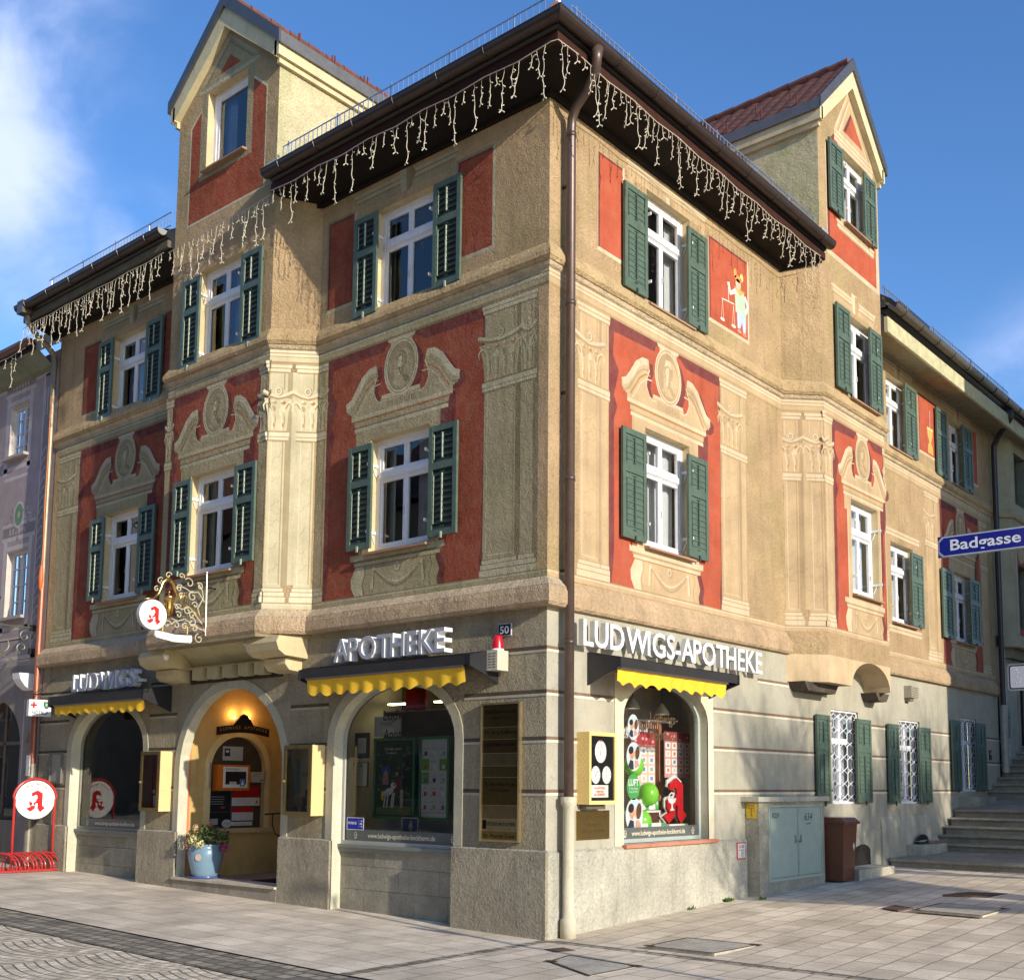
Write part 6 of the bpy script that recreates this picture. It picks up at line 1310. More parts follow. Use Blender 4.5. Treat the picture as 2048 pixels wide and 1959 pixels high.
# ------------------------------------------------------------------ plates and case, right facade
t = thing('clock_case', 'brass wall case with three white dials on black', 'wall case', RF.p(.775, 1.39, 0), RF.rot())
mb = MB(); bc2 = (.80, .58, .22); mb.box(LOC, -.25, .25, 0, .785, 0, .15, bc2); mb.box(LOC, -.2, .12, -.05, 0, .0, .1, (.12, .10, .08))
for i in range(14):
    for j in range(2): mb.box(Fr(-.25, 0, 0, -1), .03 + j * .06 + (i % 2) * .02, .036 + j * .06 + (i % 2) * .02, .70 - i * .035, .706 - i * .035, 0, .002, (.2, .14, .05))
mb.build('housing', 'paint', t)
mb = MB()
for a, b, c2, d2 in ((-.25, -.215, 0, .785), (.215, .25, 0, .785), (-.215, .215, 0, .04), (-.215, .215, .745, .785)): mb.box(LOC, a, b, c2, d2, .15, .175, bc2)
mb.build('frame', 'paint', t); mb = MB(); mb.quad(LOC, -.215, .215, .04, .745, .152, (.012, .012, .015)); mb.build('back_panel', 'paper', t)
for x, z_, r_, a1 in ((-.02, .575, .105, 1.4), (-.11, .32, .082, .7), (.09, .32, .082, 1.6)):
    mb = MB(); mb.ell(LOC, x, z_, r_, r_ * 1.18, .156, (.82, .80, .74), 28)
    for i in range(12): a = i * PI / 6; mb.ell(LOC, x + r_ * .8 * math.cos(a), z_ + r_ * .95 * math.sin(a), .006, .006, .158, (.15, .15, .15), 6)
    mb.stroke(LOC, [(x, z_), (x + r_ * .7 * math.cos(a1), z_ + r_ * .85 * math.sin(a1))], .005, .159, DK); mb.stroke(LOC, [(x, z_), (x - .3 * r_ * math.cos(a1), z_ - r_ * .4 * math.sin(a1))], .008, .159, DK)
    if r_ > .1: mb.poly(LOC, [(x - .05, z_ + .105), (x, z_ + .125), (x + .05, z_ + .105), (x, z_ + .115)], .160, (.5, .05, .04))
    mb.build('dial', 'paper', t)
mb = MB(); mb.quad(LOC, -.19, .12, .075, .21, .156, (.75, .74, .70))
for i, s_ in enumerate(('Die APOTHEKE', 'wünscht Ihnen', 'Ihre GESUNDHEIT')): mb.text(LOC, s_, -.035, .165 - i * .035, .026, (.65, .15, .08), .158, wd=.20 if i != 1 else .14, align='C', bold=.02)
mb.build('card', 'paper', t); g = MB(); g.quad(LOC, -.215, .215, .04, .745, .170, (1, 1, 1)); g.build('pane', 'glass', t)
t = thing('brass_plaque', 'square brass plaque with worn engraving under the brass case', 'plaque', RF.p(.81, 1.005, 0), RF.rot()); mb = MB(); mb.box(LOC, -.30, .30, 0, .315, 0, .015, (.50, .36, .14)); mb.build('plate', 'brass', t)
mb = MB(); mb.text(LOC, 'Dr. Barbara Bockhorni', 0, .23, .04, (.10, .06, .02), .017, wd=.48, align='C'); mb.text(LOC, 'Inhaberin', 0, .15, .035, (.10, .06, .02), .017, wd=.2, align='C'); mb.text(LOC, 'Ludwigs-Apotheke', 0, .08, .035, (.10, .06, .02), .017, wd=.42, align='C'); mb.build('engraving', 'paper', t)
t = thing('hydrant_plate', 'small white plate with red border low on the right wall', 'plate', RF.p(4.01, .64, .005), RF.rot()); mb = MB(); mb.box(LOC, -.11, .11, 0, .22, .03, .042, (.60, .06, .05)); mb.box(LOC, -.095, .095, .015, .205, .042, .044, (.75, .74, .72)); mb.build('plate', 'gloss', t)
mb = MB(); mb.text(LOC, 'H 80', 0, .145, .045, DK, .046, wd=.13, align='C'); mb.box(LOC, -.07, .07, .118, .124, .044, .046, DK); mb.box(LOC, -.003, .003, .03, .12, .044, .046, DK); mb.text(LOC, '1,5', .04, .07, .035, DK, .046, align='C', wd=.04); mb.text(LOC, '2', .03, .03, .035, DK, .046, align='C', wd=.02); mb.build('lettering', 'paper', t)
t = thing('vent_hood', 'beige louvred vent hood under the right cornice', 'vent', RF.p(9.98, 3.08, 0), RF.rot()); mb = MB(); mb.box(LOC, -.16, .16, .06, .27, 0, .14, (.36, .33, .25)); mb.box(LOC, -.14, .02, 0, .06, 0, .10, (.15, .13, .1))
for i in range(6): mb.box(LOC, -.14, .14, .08 + i * .03, .09 + i * .03, .14, .146, (.16, .14, .1))
mb.build('hood', 'paint', t)
# ------------------------------------------------------------------ hanging wrought iron pharmacy sign (plane x = const, facing +x)
HX = -5.42; t = thing('hanging_sign', 'gilt wrought iron bracket sign with round red A disc over the entrance', 'hanging sign', (HX, -.55, 3.5), PI / 2)
# local frame: LOC u -> world +y ; here u = y+.55, z = z-3.5 ; n -> world +x
def hp(y, z): return (y + .55, z - 3.5)
mb = MB(); mb.tube([LOC.p(*hp(-.585, 3.55)), LOC.p(*hp(-.60, 4.38))], .014, (.36, .34, .26), 8); mb.ball(LOC.p(*hp(-.60, 4.40)), .022, (.4, .38, .3), 8)
for z in (3.7, 4.2): mb.tube([LOC.p(*hp(-.585, z)), LOC.p(*hp(-.45, z))], .010, IRON, 6)
mb.build('post', 'metal', t)
mb = MB(); g1 = (.75, .50, .16)
path = [(-1.50, 3.93), (-1.42, 3.945), (-1.37, 3.95), (-1.30, 4.02), (-1.27, 4.10), (-1.25, 4.17), (-1.20, 4.225), (-1.15, 4.23), (-1.09, 4.18), (-1.06, 4.08), (-1.03, 4.02), (-.96, 3.96), (-.88, 3.93), (-.78, 3.88), (-.70, 3.82), (-.65, 3.74), (-.62, 3.64)]
mb.tube([LOC.p(*hp(*q)) for q in path], [.010, .016, .014, .018, .022, .028, .032, .032, .026, .020, .015, .012, .012, .012, .011, .010, .008], g1, 8)
mb.tube([LOC.p(*hp(-.93 + .055 * math.cos(a), 4.0 + .065 * math.sin(a))) for a in [i * PI / 6 for i in range(13)]], .012, g1, 6)
mb.build('snake', 'gold', t, smooth=True)
mb = MB(); mb.lathe(LOC.p(*hp(-1.145, 3.80)), [(.001, -.05), (.03, -.04), (.035, -.02), (.05, .0), (.055, .05), (.06, .12), (.075, .18), (.085, .20), (.07, .205), (.03, .17)], g1, 16); mb.tube([LOC.p(*hp(-1.15, 3.95)), LOC.p(*hp(-1.15, 4.05))], .008, g1, 6); mb.ball(LOC.p(*hp(-1.15, 4.06)), .018, g1, 8); mb.tube([LOC.p(*hp(-1.24, 3.90)), LOC.p(*hp(-1.05, 3.89))], .009, g1, 6); mb.build('mortar', 'gold', t, smooth=True)
def spiral(cx, cz, r, a0, turns, dr=1, k=16): return [(cx + r * (1 - .75 * i / k) * math.cos(a0 + dr * turns * 2 * PI * i / k), cz + r * (1 - .75 * i / k) * math.sin(a0 + dr * turns * 2 * PI * i / k)) for i in range(k + 1)]
mb = MB(); sc2 = (.50, .46, .34)
for cx, cz, r, a0, tn, dr in ((-.98, 4.30, .045, -.5, .9, 1), (-.86, 4.22, .075, 2.6, .9, -1), (-.70, 4.20, .05, 2, 1, -1), (-1.0, 4.13, .055, 1, .9, 1), (-.97, 4.06, .05, .5, .9, -1), (-.80, 4.05, .07, 1.5, 1, 1), (-.76, 3.94, .05, 3, .9, -1), (-.87, 3.85, .06, 1.2, 1, 1), (-1.02, 3.88, .05, .3, .9, 1), (-1.0, 3.78, .05, 2.5, .9, -1), (-.80, 3.80, .06, 0, 1, 1), (-.80, 3.70, .07, 2, 1, -1), (-1.16, 3.64, .06, 0, .9, 1), (-1.03, 3.64, .06, 3, .9, -1), (-.90, 3.64, .05, 1, .9, 1), (-.76, 3.63, .06, 2.5, .9, -1), (-1.28, 4.19, .05, 1, .9, 1), (-1.33, 4.08, .04, 1.2, .9, 1), (-1.17, 4.28, .05, .3, .9, 1), (-.68, 3.50, .07, 1.8, 1, 1)):
    sp_ = spiral(cx, cz, r, a0, tn, dr); mb.tube([LOC.p(*hp(*q)) for q in sp_], .0075, sc2, 5); mb.ball(LOC.p(*hp(*sp_[-1])), .011, g1, 6)
for q in ([(-.60, 3.6), (-.66, 3.75), (-.72, 3.9), (-.64, 4.05), (-.66, 4.15), (-.74, 4.25)], [(-1.10, 3.72), (-1.0, 3.70), (-.9, 3.74), (-.78, 3.66), (-.62, 3.62)], [(-1.06, 4.12), (-.98, 4.16), (-.90, 4.14), (-.82, 4.10), (-.72, 4.12), (-.62, 4.0)], [(-1.08, 3.92), (-.96, 3.86), (-.84, 3.90), (-.74, 3.80), (-.64, 3.7)]): mb.tube([LOC.p(*hp(*p)) for p in q], .008, sc2, 5)
mb.tube([LOC.p(*hp(-1.22, 3.66)), LOC.p(*hp(-1.22, 3.54))], .008, g1, 6); mb.tube([LOC.p(*hp(-.86, 3.64)), LOC.p(*hp(-.86, 3.54))], .008, g1, 6); mb.build('scrollwork', 'paint', t)
mb = MB(); u_, z_ = hp(-1.385, 3.735); mb.disc(LOC, u_, z_, .193, -.035, .035, (.86, .86, .86), 36, side=(.5, .5, .5)); mb.build('disc', 'plastic', t)
mb = MB(); A_logo(mb, LOC, .165, .037, (.62, .02, .02), c=(u_ + .01, z_ - .01), white=(.86, .86, .86)); mb.build('emblem', 'paper', t)
mb = MB(); bp_ = [(-1.33, 3.54), (-1.2, 3.53), (-1.05, 3.515), (-.92, 3.52), (-.80, 3.53), (-.79, 3.46), (-.81, 3.43), (-.92, 3.425), (-1.06, 3.42), (-1.2, 3.44), (-1.31, 3.455), (-1.335, 3.48)]
mb.prism(LOC, [hp(*q) for q in bp_], -.012, .012, (.86, .86, .84)); mb.build('banner', 'plastic', t)
mb = MB(); mb.text(LOC, 'Ludwigs-Apotheke', *hp(-1.24, 3.465), .04, (.62, .60, .50), .014, wd=.36); mb.build('lettering', 'paper', t)
# spot lamps under the bay
for i, (x, z, lit) in enumerate(((-6.66, 3.36, 1), (-4.68, 3.40, 0))):
    t = thing('spot_lamp', ('white spot lamp under the bay, left end, below the sign', 'grey spot lamp under the bay beside the right corbel')[i], 'lamp', (x, -.42, z), .6, 'spot lamps below the left bay')
    mb = MB(); mb.tube([(0, 0, .06), (0, .0, 0), (.02, .05, -.02)], .012, (.3, .3, .32), 6); mb.build('arm', 'metal', t)
    mb = MB(); mb.tube([(-.06, 0, 0), (.0, -.01, 0), (.05, -.02, .0), (.09, -.03, 0)] if not lit else [(.08, .02, 0), (.02, 0, 0), (-.03, -.02, 0)], [.03, .045, .045, .03] if not lit else [.03, .045, .05], (.62, .66, .72), 10); mb.build('head', 'metal', t, smooth=True)
    if lit: mb = MB(); mb.ball((.04, -.04, .0), .055, (.95, .93, .9), 12); mb.build('globe', 'gloss', t, smooth=True)
# ------------------------------------------------------------------ icicle lights
def drop_mesh(seed, L_):
    r0 = random.Random(seed); mb = MB(); c = (.62, .56, .44); x = y = 0; z = 0; pts = [(0, 0, 0)]
    while z > -L_: z -= .05; x += r0.uniform(-.016, .016); y += r0.uniform(-.01, .01); pts.append((x, y, z))
    n_ = len(pts); th = [.0028 if i < n_ * .5 else .0048 for i in range(n_)]
    mb.tube(pts, th, c, 5)
    for i in range(1, n_):
        if r0.random() < .5:
            sg = r0.choice((-1, 1)); px, py, pz = pts[i]; mb.tube([(px, py, pz), (px + sg * .028, py + r0.uniform(-.01, .01), pz - r0.uniform(-.015, .03))], [.0035, .0072], (.80, .74, .60), 5)
    px, py, pz = pts[-1]
    for sg in (-1, 1): mb.tube([(px, py, pz), (px + sg * .03, py, pz - .022)], [.0035, .0072], (.80, .74, .60), 5)
    return mb
_dm = []
def icicles(name, label, path, dens, zf, group, bright=1):
    """path: list of 3d points along the eave"""
    t = thing(name, label, 'string lights', path[0], 0, group); o_ = Vector(path[0]); mb = MB(); mb.tube([Vector(p) - o_ for p in path], .006, (.5, .46, .38), 5); mb.build('cable', 'wire', t)
    k = 0
    for a, b in zip(path, path[1:]):
        a, b = Vector(a), Vector(b); L_ = (b - a).length; n_ = int(L_ / dens)
        for i in range(n_):
            p = a.lerp(b, (i + .5 + random.uniform(-.25, .25)) / n_) - o_
            ln = (.10, .26, .50, .15, .60, .30, .12, .38, .22, .46, .14, .32)[k % 12]; ki = k % 12; k += random.choice((1, 1, 2))
            while len(_dm) < 12: _dm.append(None)
            if _dm[ki] is None: q = drop_mesh(ki, ln).build('light_drop', 'wire', t, p, random.uniform(-.4, .4)); _dm[ki] = q.data
            else: link('light_drop', _dm[ki], t, p, random.uniform(-.5, .5))
ig = 'icicle light strings along the eaves'
def sag(a, b, n_, s_=.03): a, b = Vector(a), Vector(b); return [tuple(a.lerp(b, i / n_) - Vector((0, 0, s_ * abs(math.sin(PI * i / 2)) ))) for i in range(n_ + 1)]
icicles('light_string', 'icicle lights hanging from the right eave', sag((.60, -.2, 9.42), (.60, 5.6, 9.40), 12), .095, 0, ig)
icicles('light_string', 'icicle lights hanging from the left eave nearest the corner', [(.60, -.25, 9.42), (.58, -.58, 9.42)] + sag((.5, -.60, 9.42), (-4.3, -.60, 9.42), 10), .11, 0, ig)
icicles('light_string', 'icicle lights across the front of the left gabled bay', sag((-4.35, -.58, 9.38), (-6.8, -.55, 9.36), 5, .02), .095, 0, ig)
icicles('light_string', 'dense icicle lights along the far left eave', sag((-6.85, -.60, 9.34), (-11.1, -.62, 9.30), 9, .02), .07, 0, ig)
icicles('light_string', 'sparse icicle lights on the eave of the mauve house', sag((-11.25, -.5, 9.02), (-15.0, -.5, 9.0), 6), .16, 0, ig)
# ------------------------------------------------------------------ stairs beside the building
T = thing('stone_stairs', 'worn stone stairs climbing between the houses on the right', 'stairs', (0, 8.75, .3))
def step(y0, y1, z0, z1, x0=.02, x1=7.0, nose=True, name='step', drop=.16):
    mb = MB(); c = (.32, .285, .225); P = []
    pr = [(y0 + .05, z0 - drop), (y0 + .05, z0 - .055), (y0 + .005, z0 - .05), (y0 - .012, z0 - .03), (y0 + .0, z0 - .008), (y0 + .025, z0), (y1 + .06, z1), (y1 + .06, z0 - drop)]
    xs = [x0] + sorted(random.uniform(x0 + .5, x1 - .3) for _ in range(3)) + [x1]
    for a, b in zip(xs, xs[1:]):
        g_ = random.uniform(.88, 1.1); mb.prism(Fr(0, 0, 0, 1), pr, a + .003, b - .003, (c[0] * g_, c[1] * g_, c[2] * g_))
    o = mb.build(name, 'stone', T, loc=(0, -8.75, -.3)); return o
step(8.76, 10.85, .43, .47, .10, 8.5, name='landing', drop=.2)
for i in range(5): step(10.82 + .30 * i, 11.14 + .30 * i if i < 4 else 14.05, .60 + .146 * i, .60 + .146 * i + (.2 if i == 4 else 0), .06 if i < 4 else .02, 8.0, name='step' if i < 4 else 'landing', drop=.2)
for i in range(14): step(14.0 + .335 * i, 14.37 + .335 * i if i < 13 else 24, 1.53 + .138 * i, 1.53 + .138 * i, .0 if i < 3 else .0, 6.0, drop=.2)
for i, (pts, z0, z1, lb) in enumerate((([(0, 6.75), (.52, 6.62), (.55, 7.85), (0, 8.1)], .2, .38, 'flat stone slab against the wall behind the brown bin'), ([(0.0, 9.62), (.34, 9.68), (.34, 10.75), (0, 10.9)], .42, .62, 'pale stone block with broken tiles at the cellar opening'), ([(0, 12.35), (.36, 12.45), (.34, 13.5), (0, 13.7)], 1.15, 1.42, 'dark stone block on the stair landing below the third window'))):
    t = thing('stone_block', lb, 'stone block', (pts[0][0], pts[0][1], z0)); mb = MB(); mb.prism(Flat(0, 0, 0), [(a, b - pts[0][1]) for a, b in pts], 0, z1 - z0, (.44, .41, .33) if i < 2 else (.30, .28, .22)); mb.build('block', 'stone', t)
    if i == 1:
        mb = MB(); r0 = random.Random(2)
        for j in range(7): x = r0.uniform(.02, .22); y = r0.uniform(.1, .9); mb.add([(x, y, z1 - z0 + .02 + j * .006), (x + .12, y + .04, z1 - z0 + .02 + j * .006), (x + .10, y + .30, z1 - z0 + .05 + j * .006), (x - .0, y + .26, z1 - z0 + .04 + j * .006)], [[0, 1, 2, 3]], r0.choice([(.5, .24, .12), (.55, .48, .34), (.6, .55, .42)]))
        mb.build('tile_shards', 'stone', t)
mb = MB()
for c_, z0, z1, n_ in ((10.22, .62, .78, .105), (7.66, .38, .72, .12)):
    ap = [(c_ + .30 * math.cos(a), z0 + (z1 - z0) * math.sin(a) * (1 if z0 > .5 else .35) + (0 if z0 > .5 else (z1 - z0) * .6)) for a in [PI - PI * i / 12 for i in range(13)]]
    mb.poly(RF, [(c_ - .30, z0)] + ap + [(c_ + .30, z0)], n_ + .003, (.015, .012, .01))
mb.build('cellar_opening', 'dark', B)
# ------------------------------------------------------------------ utility cabinet, bin
t = thing('utility_cabinet', 'rendered utility cabinet with two pale green metal doors', 'utility cabinet', RF.p(5.18, .12, 0), RF.rot())
mb = MB(); cc = (.42, .40, .32); mb.box(LOC, -.98, -.72, 0, 1.27, 0, .21, cc); mb.box(LOC, .88, .96, 0, 1.27, 0, .21, cc); mb.box(LOC, -.72, .88, 0, .20, 0, .21, cc); mb.box(LOC, -.72, .88, 1.22, 1.27, 0, .21, cc); mb.box(LOC, -.72, .88, .2, 1.22, 0, .16, DK); mb.build('masonry', 'stucco', t)
mb = MB(); mb.box(LOC, -1.10, 1.03, 1.27, 1.335, -.0, .27, (.46, .43, .36)); mb.build('cover_slab', 'stone', t)
mb = MB(); mg = (.40, .47, .40)
for a, b, c2, d2 in ((-.72, -.69, .2, 1.22), (.85, .88, .2, 1.22), (-.69, .85, .2, .24), (-.69, .85, 1.19, 1.22)): mb.box(LOC, a, b, c2, d2, .16, .215, mg)
mb.build('door_frame', 'paint', t)
for a, b, hx in ((-.685, .115, .02), (.13, .845, .18)):
    mb = MB(); mb.box(LOC, a, b, .245, 1.185, .17, .21, (.36, .43, .38)); mb.box(LOC, a + .02, b - .02, .265, 1.165, .21, .214, (.38, .46, .40))
    if a < 0:
        for ch, x, z in (('KDF', a + .06, 1.05),): mb.text(LOC, ch, x, z, .07, (.05, .05, .06), .216, wd=.20)
    else: mb.text(LOC, '634', a + .18, 1.0, .11, (.04, .04, .05), .216, wd=.24, shear=.3); mb.stroke(LOC, [(a + .24, .95), (a + .40, .96)], .012, .216, (.04, .04, .05))
    o = mb.build('door', 'paint', t); mb = MB(); mb.box(LOC, hx - .035, hx + .035, .70, .72, .214, .245, (.5, .54, .5)); mb.box(LOC, hx - .01, hx + .012, .70, .80, .214, .235, (.48, .52, .48)); mb.build('handle', 'metal', o)
t = thing('gas_plate', 'small yellow gas marker plate on the side of the utility cabinet', 'plate', (.10, 4.198, 1.17), 0); mb = MB(); mb.box(LOC, -.075, .075, 0, .20, 0, .006, (.70, .46, .02)); mb.build('plate', 'gloss', t); mb = MB(); mb.text(LOC, 'S 10', 0, .15, .03, DK, .008, wd=.09, align='C'); mb.box(LOC, -.05, .05, .13, .135, .006, .008, DK); mb.box(LOC, -.003, .003, .04, .13, .006, .008, DK); mb.text(LOC, '1,1', .035, .09, .03, DK, .008, wd=.03, align='C'); mb.text(LOC, '17', -.01, .015, .03, DK, .008, wd=.03); mb.build('lettering', 'paper', t)
t = thing('wheelie_bin', 'brown wheeled waste bin with closed lid beside the cabinet', 'bin', (.24, 6.42, gz(0, 6.2)), RF.rot())
bb = (.15, .055, .03); mb = MB(); P = Vector
def taper(mb, x0, x1, y0, y1, z0, a0, a1, b0, b1, z1, col): mb.add([(x0, y0, z0), (x1, y0, z0), (x1, y1, z0), (x0, y1, z0), (a0, b0, z1), (a1, b0, z1), (a1, b1, z1), (a0, b1, z1)], [[3, 2, 1, 0], [4, 5, 6, 7], [0, 1, 5, 4], [1, 2, 6, 5], [2, 3, 7, 6], [3, 0, 4, 7]], col)
taper(mb, -.19, .19, -.20, .20, .03, -.235, .235, -.25, .24, .84, bb); mb.build('body', 'plastic', t)
mb = MB(); taper(mb, -.26, .26, -.275, .27, .84, -.27, .27, -.285, .28, .875, (.14, .05, .03)); taper(mb, -.265, .265, -.28, .28, .876, -.22, .22, -.22, .25, .935, (.16, .06, .035)); mb.tube([(-.22, .28, .90), (.22, .28, .90)], .018, bb, 8); mb.build('lid', 'plastic', t)
for x in (-.2, .2): mb = MB(); mb.tube([(x - .025, .20, .10), (x + .025, .20, .10)], .10, (.02, .02, .02), 16); mb.build('wheel', 'plastic', t)
mb = MB(); mb.prism(LOC, [(.08, .52), (.12, .57), (.16, .52), (.12, .45)], .238, .241, (.6, .55, .5)); mb.build('sticker', 'paper', t)
# ------------------------------------------------------------------ flower pot
t = thing('flower_pot', 'glazed blue pot of hydrangeas on the entrance step', 'flower pot', (-6.30, .14, .275)); t.scale = (.84, .84, .88)
mb = MB(); mb.lathe((0, 0, 0), [(.001, .02), (.20, .02), (.215, .05), (.25, .18), (.285, .32), (.29, .40), (.27, .47), (.25, .50), (.265, .52), (.26, .54), (.235, .53), (.22, .46), (.001, .45)], (.17, .28, .38), 28); mb.build('pot', 'gloss', t, smooth=True)
mb = MB(); mb.lathe((0, 0, 0), [(.001, .0), (.24, .0), (.27, .035), (.255, .04), (.22, .02)], (.07, .09, .30), 24); mb.build('saucer', 'gloss', t, smooth=True)
mb = MB(); mb.ell(Fr(.16, -.24, .85, .5), 0, .34, .055, .055, .012, (.50, .38, .33), 16); mb.build('medallion', 'paint', t)
mb = MB(); r0 = random.Random(11)
for i in range(420):
    a = r0.uniform(0, 2 * PI); rr_ = .36 * math.sqrt(r0.random()); z = .52 + r0.random() ** .7 * .33 * (1.15 - rr_ * 1.6); c = Vector((rr_ * math.cos(a) + .04, rr_ * math.sin(a), z)); d = Vector((r0.uniform(-1, 1), r0.uniform(-1, 1), r0.uniform(-.2, .8))).normalized(); s_ = d.cross(Vector((r0.uniform(-1, 1), r0.uniform(-1, 1), 1))).normalized(); l = r0.uniform(.05, .09)
    mb.add([c - d * l * .5, c + s_ * l * .32, c + d * l * .5, c - s_ * l * .32], [[0, 1, 2, 3]], r0.choice([(.05, .10, .03), (.07, .14, .04), (.04, .08, .03), (.10, .13, .04)]))
mb.build('foliage', 'leaf', t)
for (x, y, z, r_, c_) in ((-.25, -.20, .62, .085, (.55, .34, .18)), (.05, -.28, .60, .10, (.62, .55, .26)), (.20, -.26, .56, .09, (.60, .55, .28)), (-.12, -.14, .74, .08, (.50, .30, .16)), (-.32, -.1, .52, .07, (.5, .32, .2)), (.06, .02, .84, .05, (.6, .32, .2)), (.36, .10, .48, .08, (.28, .02, .14)), (-.02, -.2, .80, .06, (.5, .38, .2))):
    mb = MB()
    for i in range(90):
        d = Vector((r0.gauss(0, 1), r0.gauss(0, 1), r0.gauss(0, 1))).normalized(); c = Vector((x, y, z)) + d * r_ * r0.uniform(.8, 1.05); u_ = d.cross(Vector((0, .3, 1))).normalized(); v_ = d.cross(u_); s_ = r_ * .17; g_ = r0.uniform(.7, 1.25)
        mb.add([c - u_ * s_, c - v_ * s_, c + u_ * s_, c + v_ * s_], [[0, 1, 2, 3]], tuple(q * g_ for q in c_))
    mb.build('blossom', 'leaf', t)
# ------------------------------------------------------------------ bike rack with round sign (faces +x)
t = thing('bike_rack', 'red bicycle rack carrying a round white pharmacy sign at the far left', 'bike rack', (-10.30, -.36, gz(-10.3, -.4)), PI / 2 - .12)
rd = (.52, .035, .03); mb = MB(); zc = 1.31 - .18
arc_ = [(-.31, 0.0), (-.31, zc)] + [(.335 * math.cos(a), zc + .335 * math.sin(a)) for a in [PI - PI * i / 16 for i in range(1, 16)]] + [(.31, zc), (.31, 0)]
mb.tube([LOC.p(a, b, 0) for a, b in arc_], .021, rd, 8); mb.build('frame', 'gloss', t, smooth=True)
mb = MB()
for y in (-.25, .2): mb.tube([LOC.p(-.62, .03, y), LOC.p(.62, .03, y)], .016, rd, 6)
for x in (-.6, .6): mb.tube([LOC.p(x, .03, -.25), LOC.p(x, .03, .2)], .016, rd, 6)
mb.build('base_rail', 'gloss', t)
for i in range(8):
    x = -.46 + i * .13; mb = MB()
    for dy in (0, .05): mb.tube([LOC.p(x + dy + .17 * math.cos(a), .03 + .27 * math.sin(a) ** .8 if math.sin(a) > 0 else .03, -.02 + .22 * math.cos(a)) for a in [PI * j / 12 for j in range(13)]], .011, rd, 6)
    mb.build('wheel_holder', 'gloss', t, smooth=True)
mb = MB(); mb.disc(LOC, 0, zc, .305, -.01, .012, (.86, .86, .86), 40); mb.build('sign_disc', 'plastic', t)
mb = MB(); A_logo(mb, LOC, .24, .014, (.50, .02, .025), c=(.01, zc - .03), white=(.86, .86, .86))
for i, ch in enumerate('Ludwigs Apotheke'):
    a = PI * .78 - PI * .56 * i / 15
    if ch == ' ': continue
    vs, fs, w0 = textgeo(ch, .01); s_ = .042; ca, sa = math.cos(a - PI / 2), math.sin(a - PI / 2); mb.add([LOC.p(.235 * math.cos(a) + ca * (x_ - w0 / 2) * s_ - sa * y_ * s_, zc + .235 * math.sin(a) + sa * (x_ - w0 / 2) * s_ + ca * y_ * s_, .014) for x_, y_ in vs], fs, (.50, .10, .06))
mb.build('emblem', 'paper', t)
# ------------------------------------------------------------------ NOTRUF sign
t = thing('emergency_sign', 'white box sign with red cross and NOTRUF by the far left pipe', 'sign', (-10.62, -.22, 2.67), PI / 2 - .1)
mb = MB(); mb.box(LOC, -.18, .18, 0, .27, -.05, .05, (.84, .84, .84)); mb.build('box', 'plastic', t)
mb = MB(); mb.box(LOC, -.12, -.09, .13, .23, .05, .052, (.6, .02, .02)); mb.box(LOC, -.155, -.055, .165, .195, .05, .053, (.6, .02, .02)); mb.prism(LOC, [(.05, .24), (.15, .24), (.15, .17), (.12, .13), (.10, .12), (.08, .13), (.05, .17)], .05, .052, (.05, .16, .12)); mb.ell(LOC, .10, .19, .022, .028, .053, (.4, .5, .4), 10); mb.text(LOC, 'NOTRUF', 0, .03, .055, (.08, .08, .1), .052, wd=.26, align='C', bold=.02); mb.build('lettering', 'paper', t)
mb = MB(); mb.tube([LOC.p(-.1, .27, 0), LOC.p(-.1, .36, 0), LOC.p(.22, .38, 0)], .010, IRON, 6); mb.tube([LOC.p(-.1, .36, 0), LOC.p(.22, .62, 0)], .007, IRON, 6); mb.build('bracket', 'metal', t)
# orange cord float on the pipe
t = thing('orange_cord', 'orange cord and spindle float hanging beside the far left drainpipe', 'cord', (-10.93, -.16, 4.9)); mb = MB()
mb.tube([(0, 0, 3.3), (.01, 0, 2.4), (-.01, 0, 1.4), (.02, 0, .7), (.0, 0, .35)], .009, (.62, .22, .08), 5); mb.build('rope', 'wire', t); mb = MB(); mb.lathe((0, 0, -.1), [(.005, 0), (.03, .06), (.04, .2), (.03, .38), (.008, .46)], (.70, .14, .03), 10); mb.build('float', 'plastic', t, smooth=True)
# ------------------------------------------------------------------ street signs on a pole
ys = -1.44; x0 = 4.74
t = thing('street_sign', 'blue enamel street name sign reading Badgasse', 'street sign', (x0 + .36, ys, 3.27), 0)
mb = MB(); mb.box(LOC, -.36, .42, -.075, .075, -.006, .0, (.62, .62, .66)); mb.build('back_plate', 'metal', t)
mb = MB(); c5 = .03; mb.poly(LOC, [(-.354 + c5, -.069), (.42, -.069), (.42, .069), (-.354 + c5, .069), (-.354, .069 - c5), (-.354, -.069 + c5)], .0008, (.70, .72, .78)); mb.poly(LOC, [(-.348 + c5, -.063), (.418, -.063), (.418, .063), (-.348 + c5, .063), (-.348, .063 - c5), (-.348, -.063 + c5)], .0016, (.012, .018, .27)); mb.poly(LOC, [(-.36, -.075), (-.36 + c5, -.075), (-.36, -.075 + c5)], .0010, (.012, .018, .27)); mb.poly(LOC, [(-.36, .075), (-.36, .075 - c5), (-.36 + c5, .075)], .0010, (.012, .018, .27)); mb.build('plate', 'gloss', t)
mb = MB(); mb.text(LOC, 'Badgasse', -.272, -.030, .078, (.86, .86, .88), .0028, wd=.475, bold=.018); mb.build('lettering', 'paper', t)
t = thing('direction_sign', 'white sign with black border at the right edge below the street name', 'sign', (5.55, ys, 2.33), .0)
mb = MB()
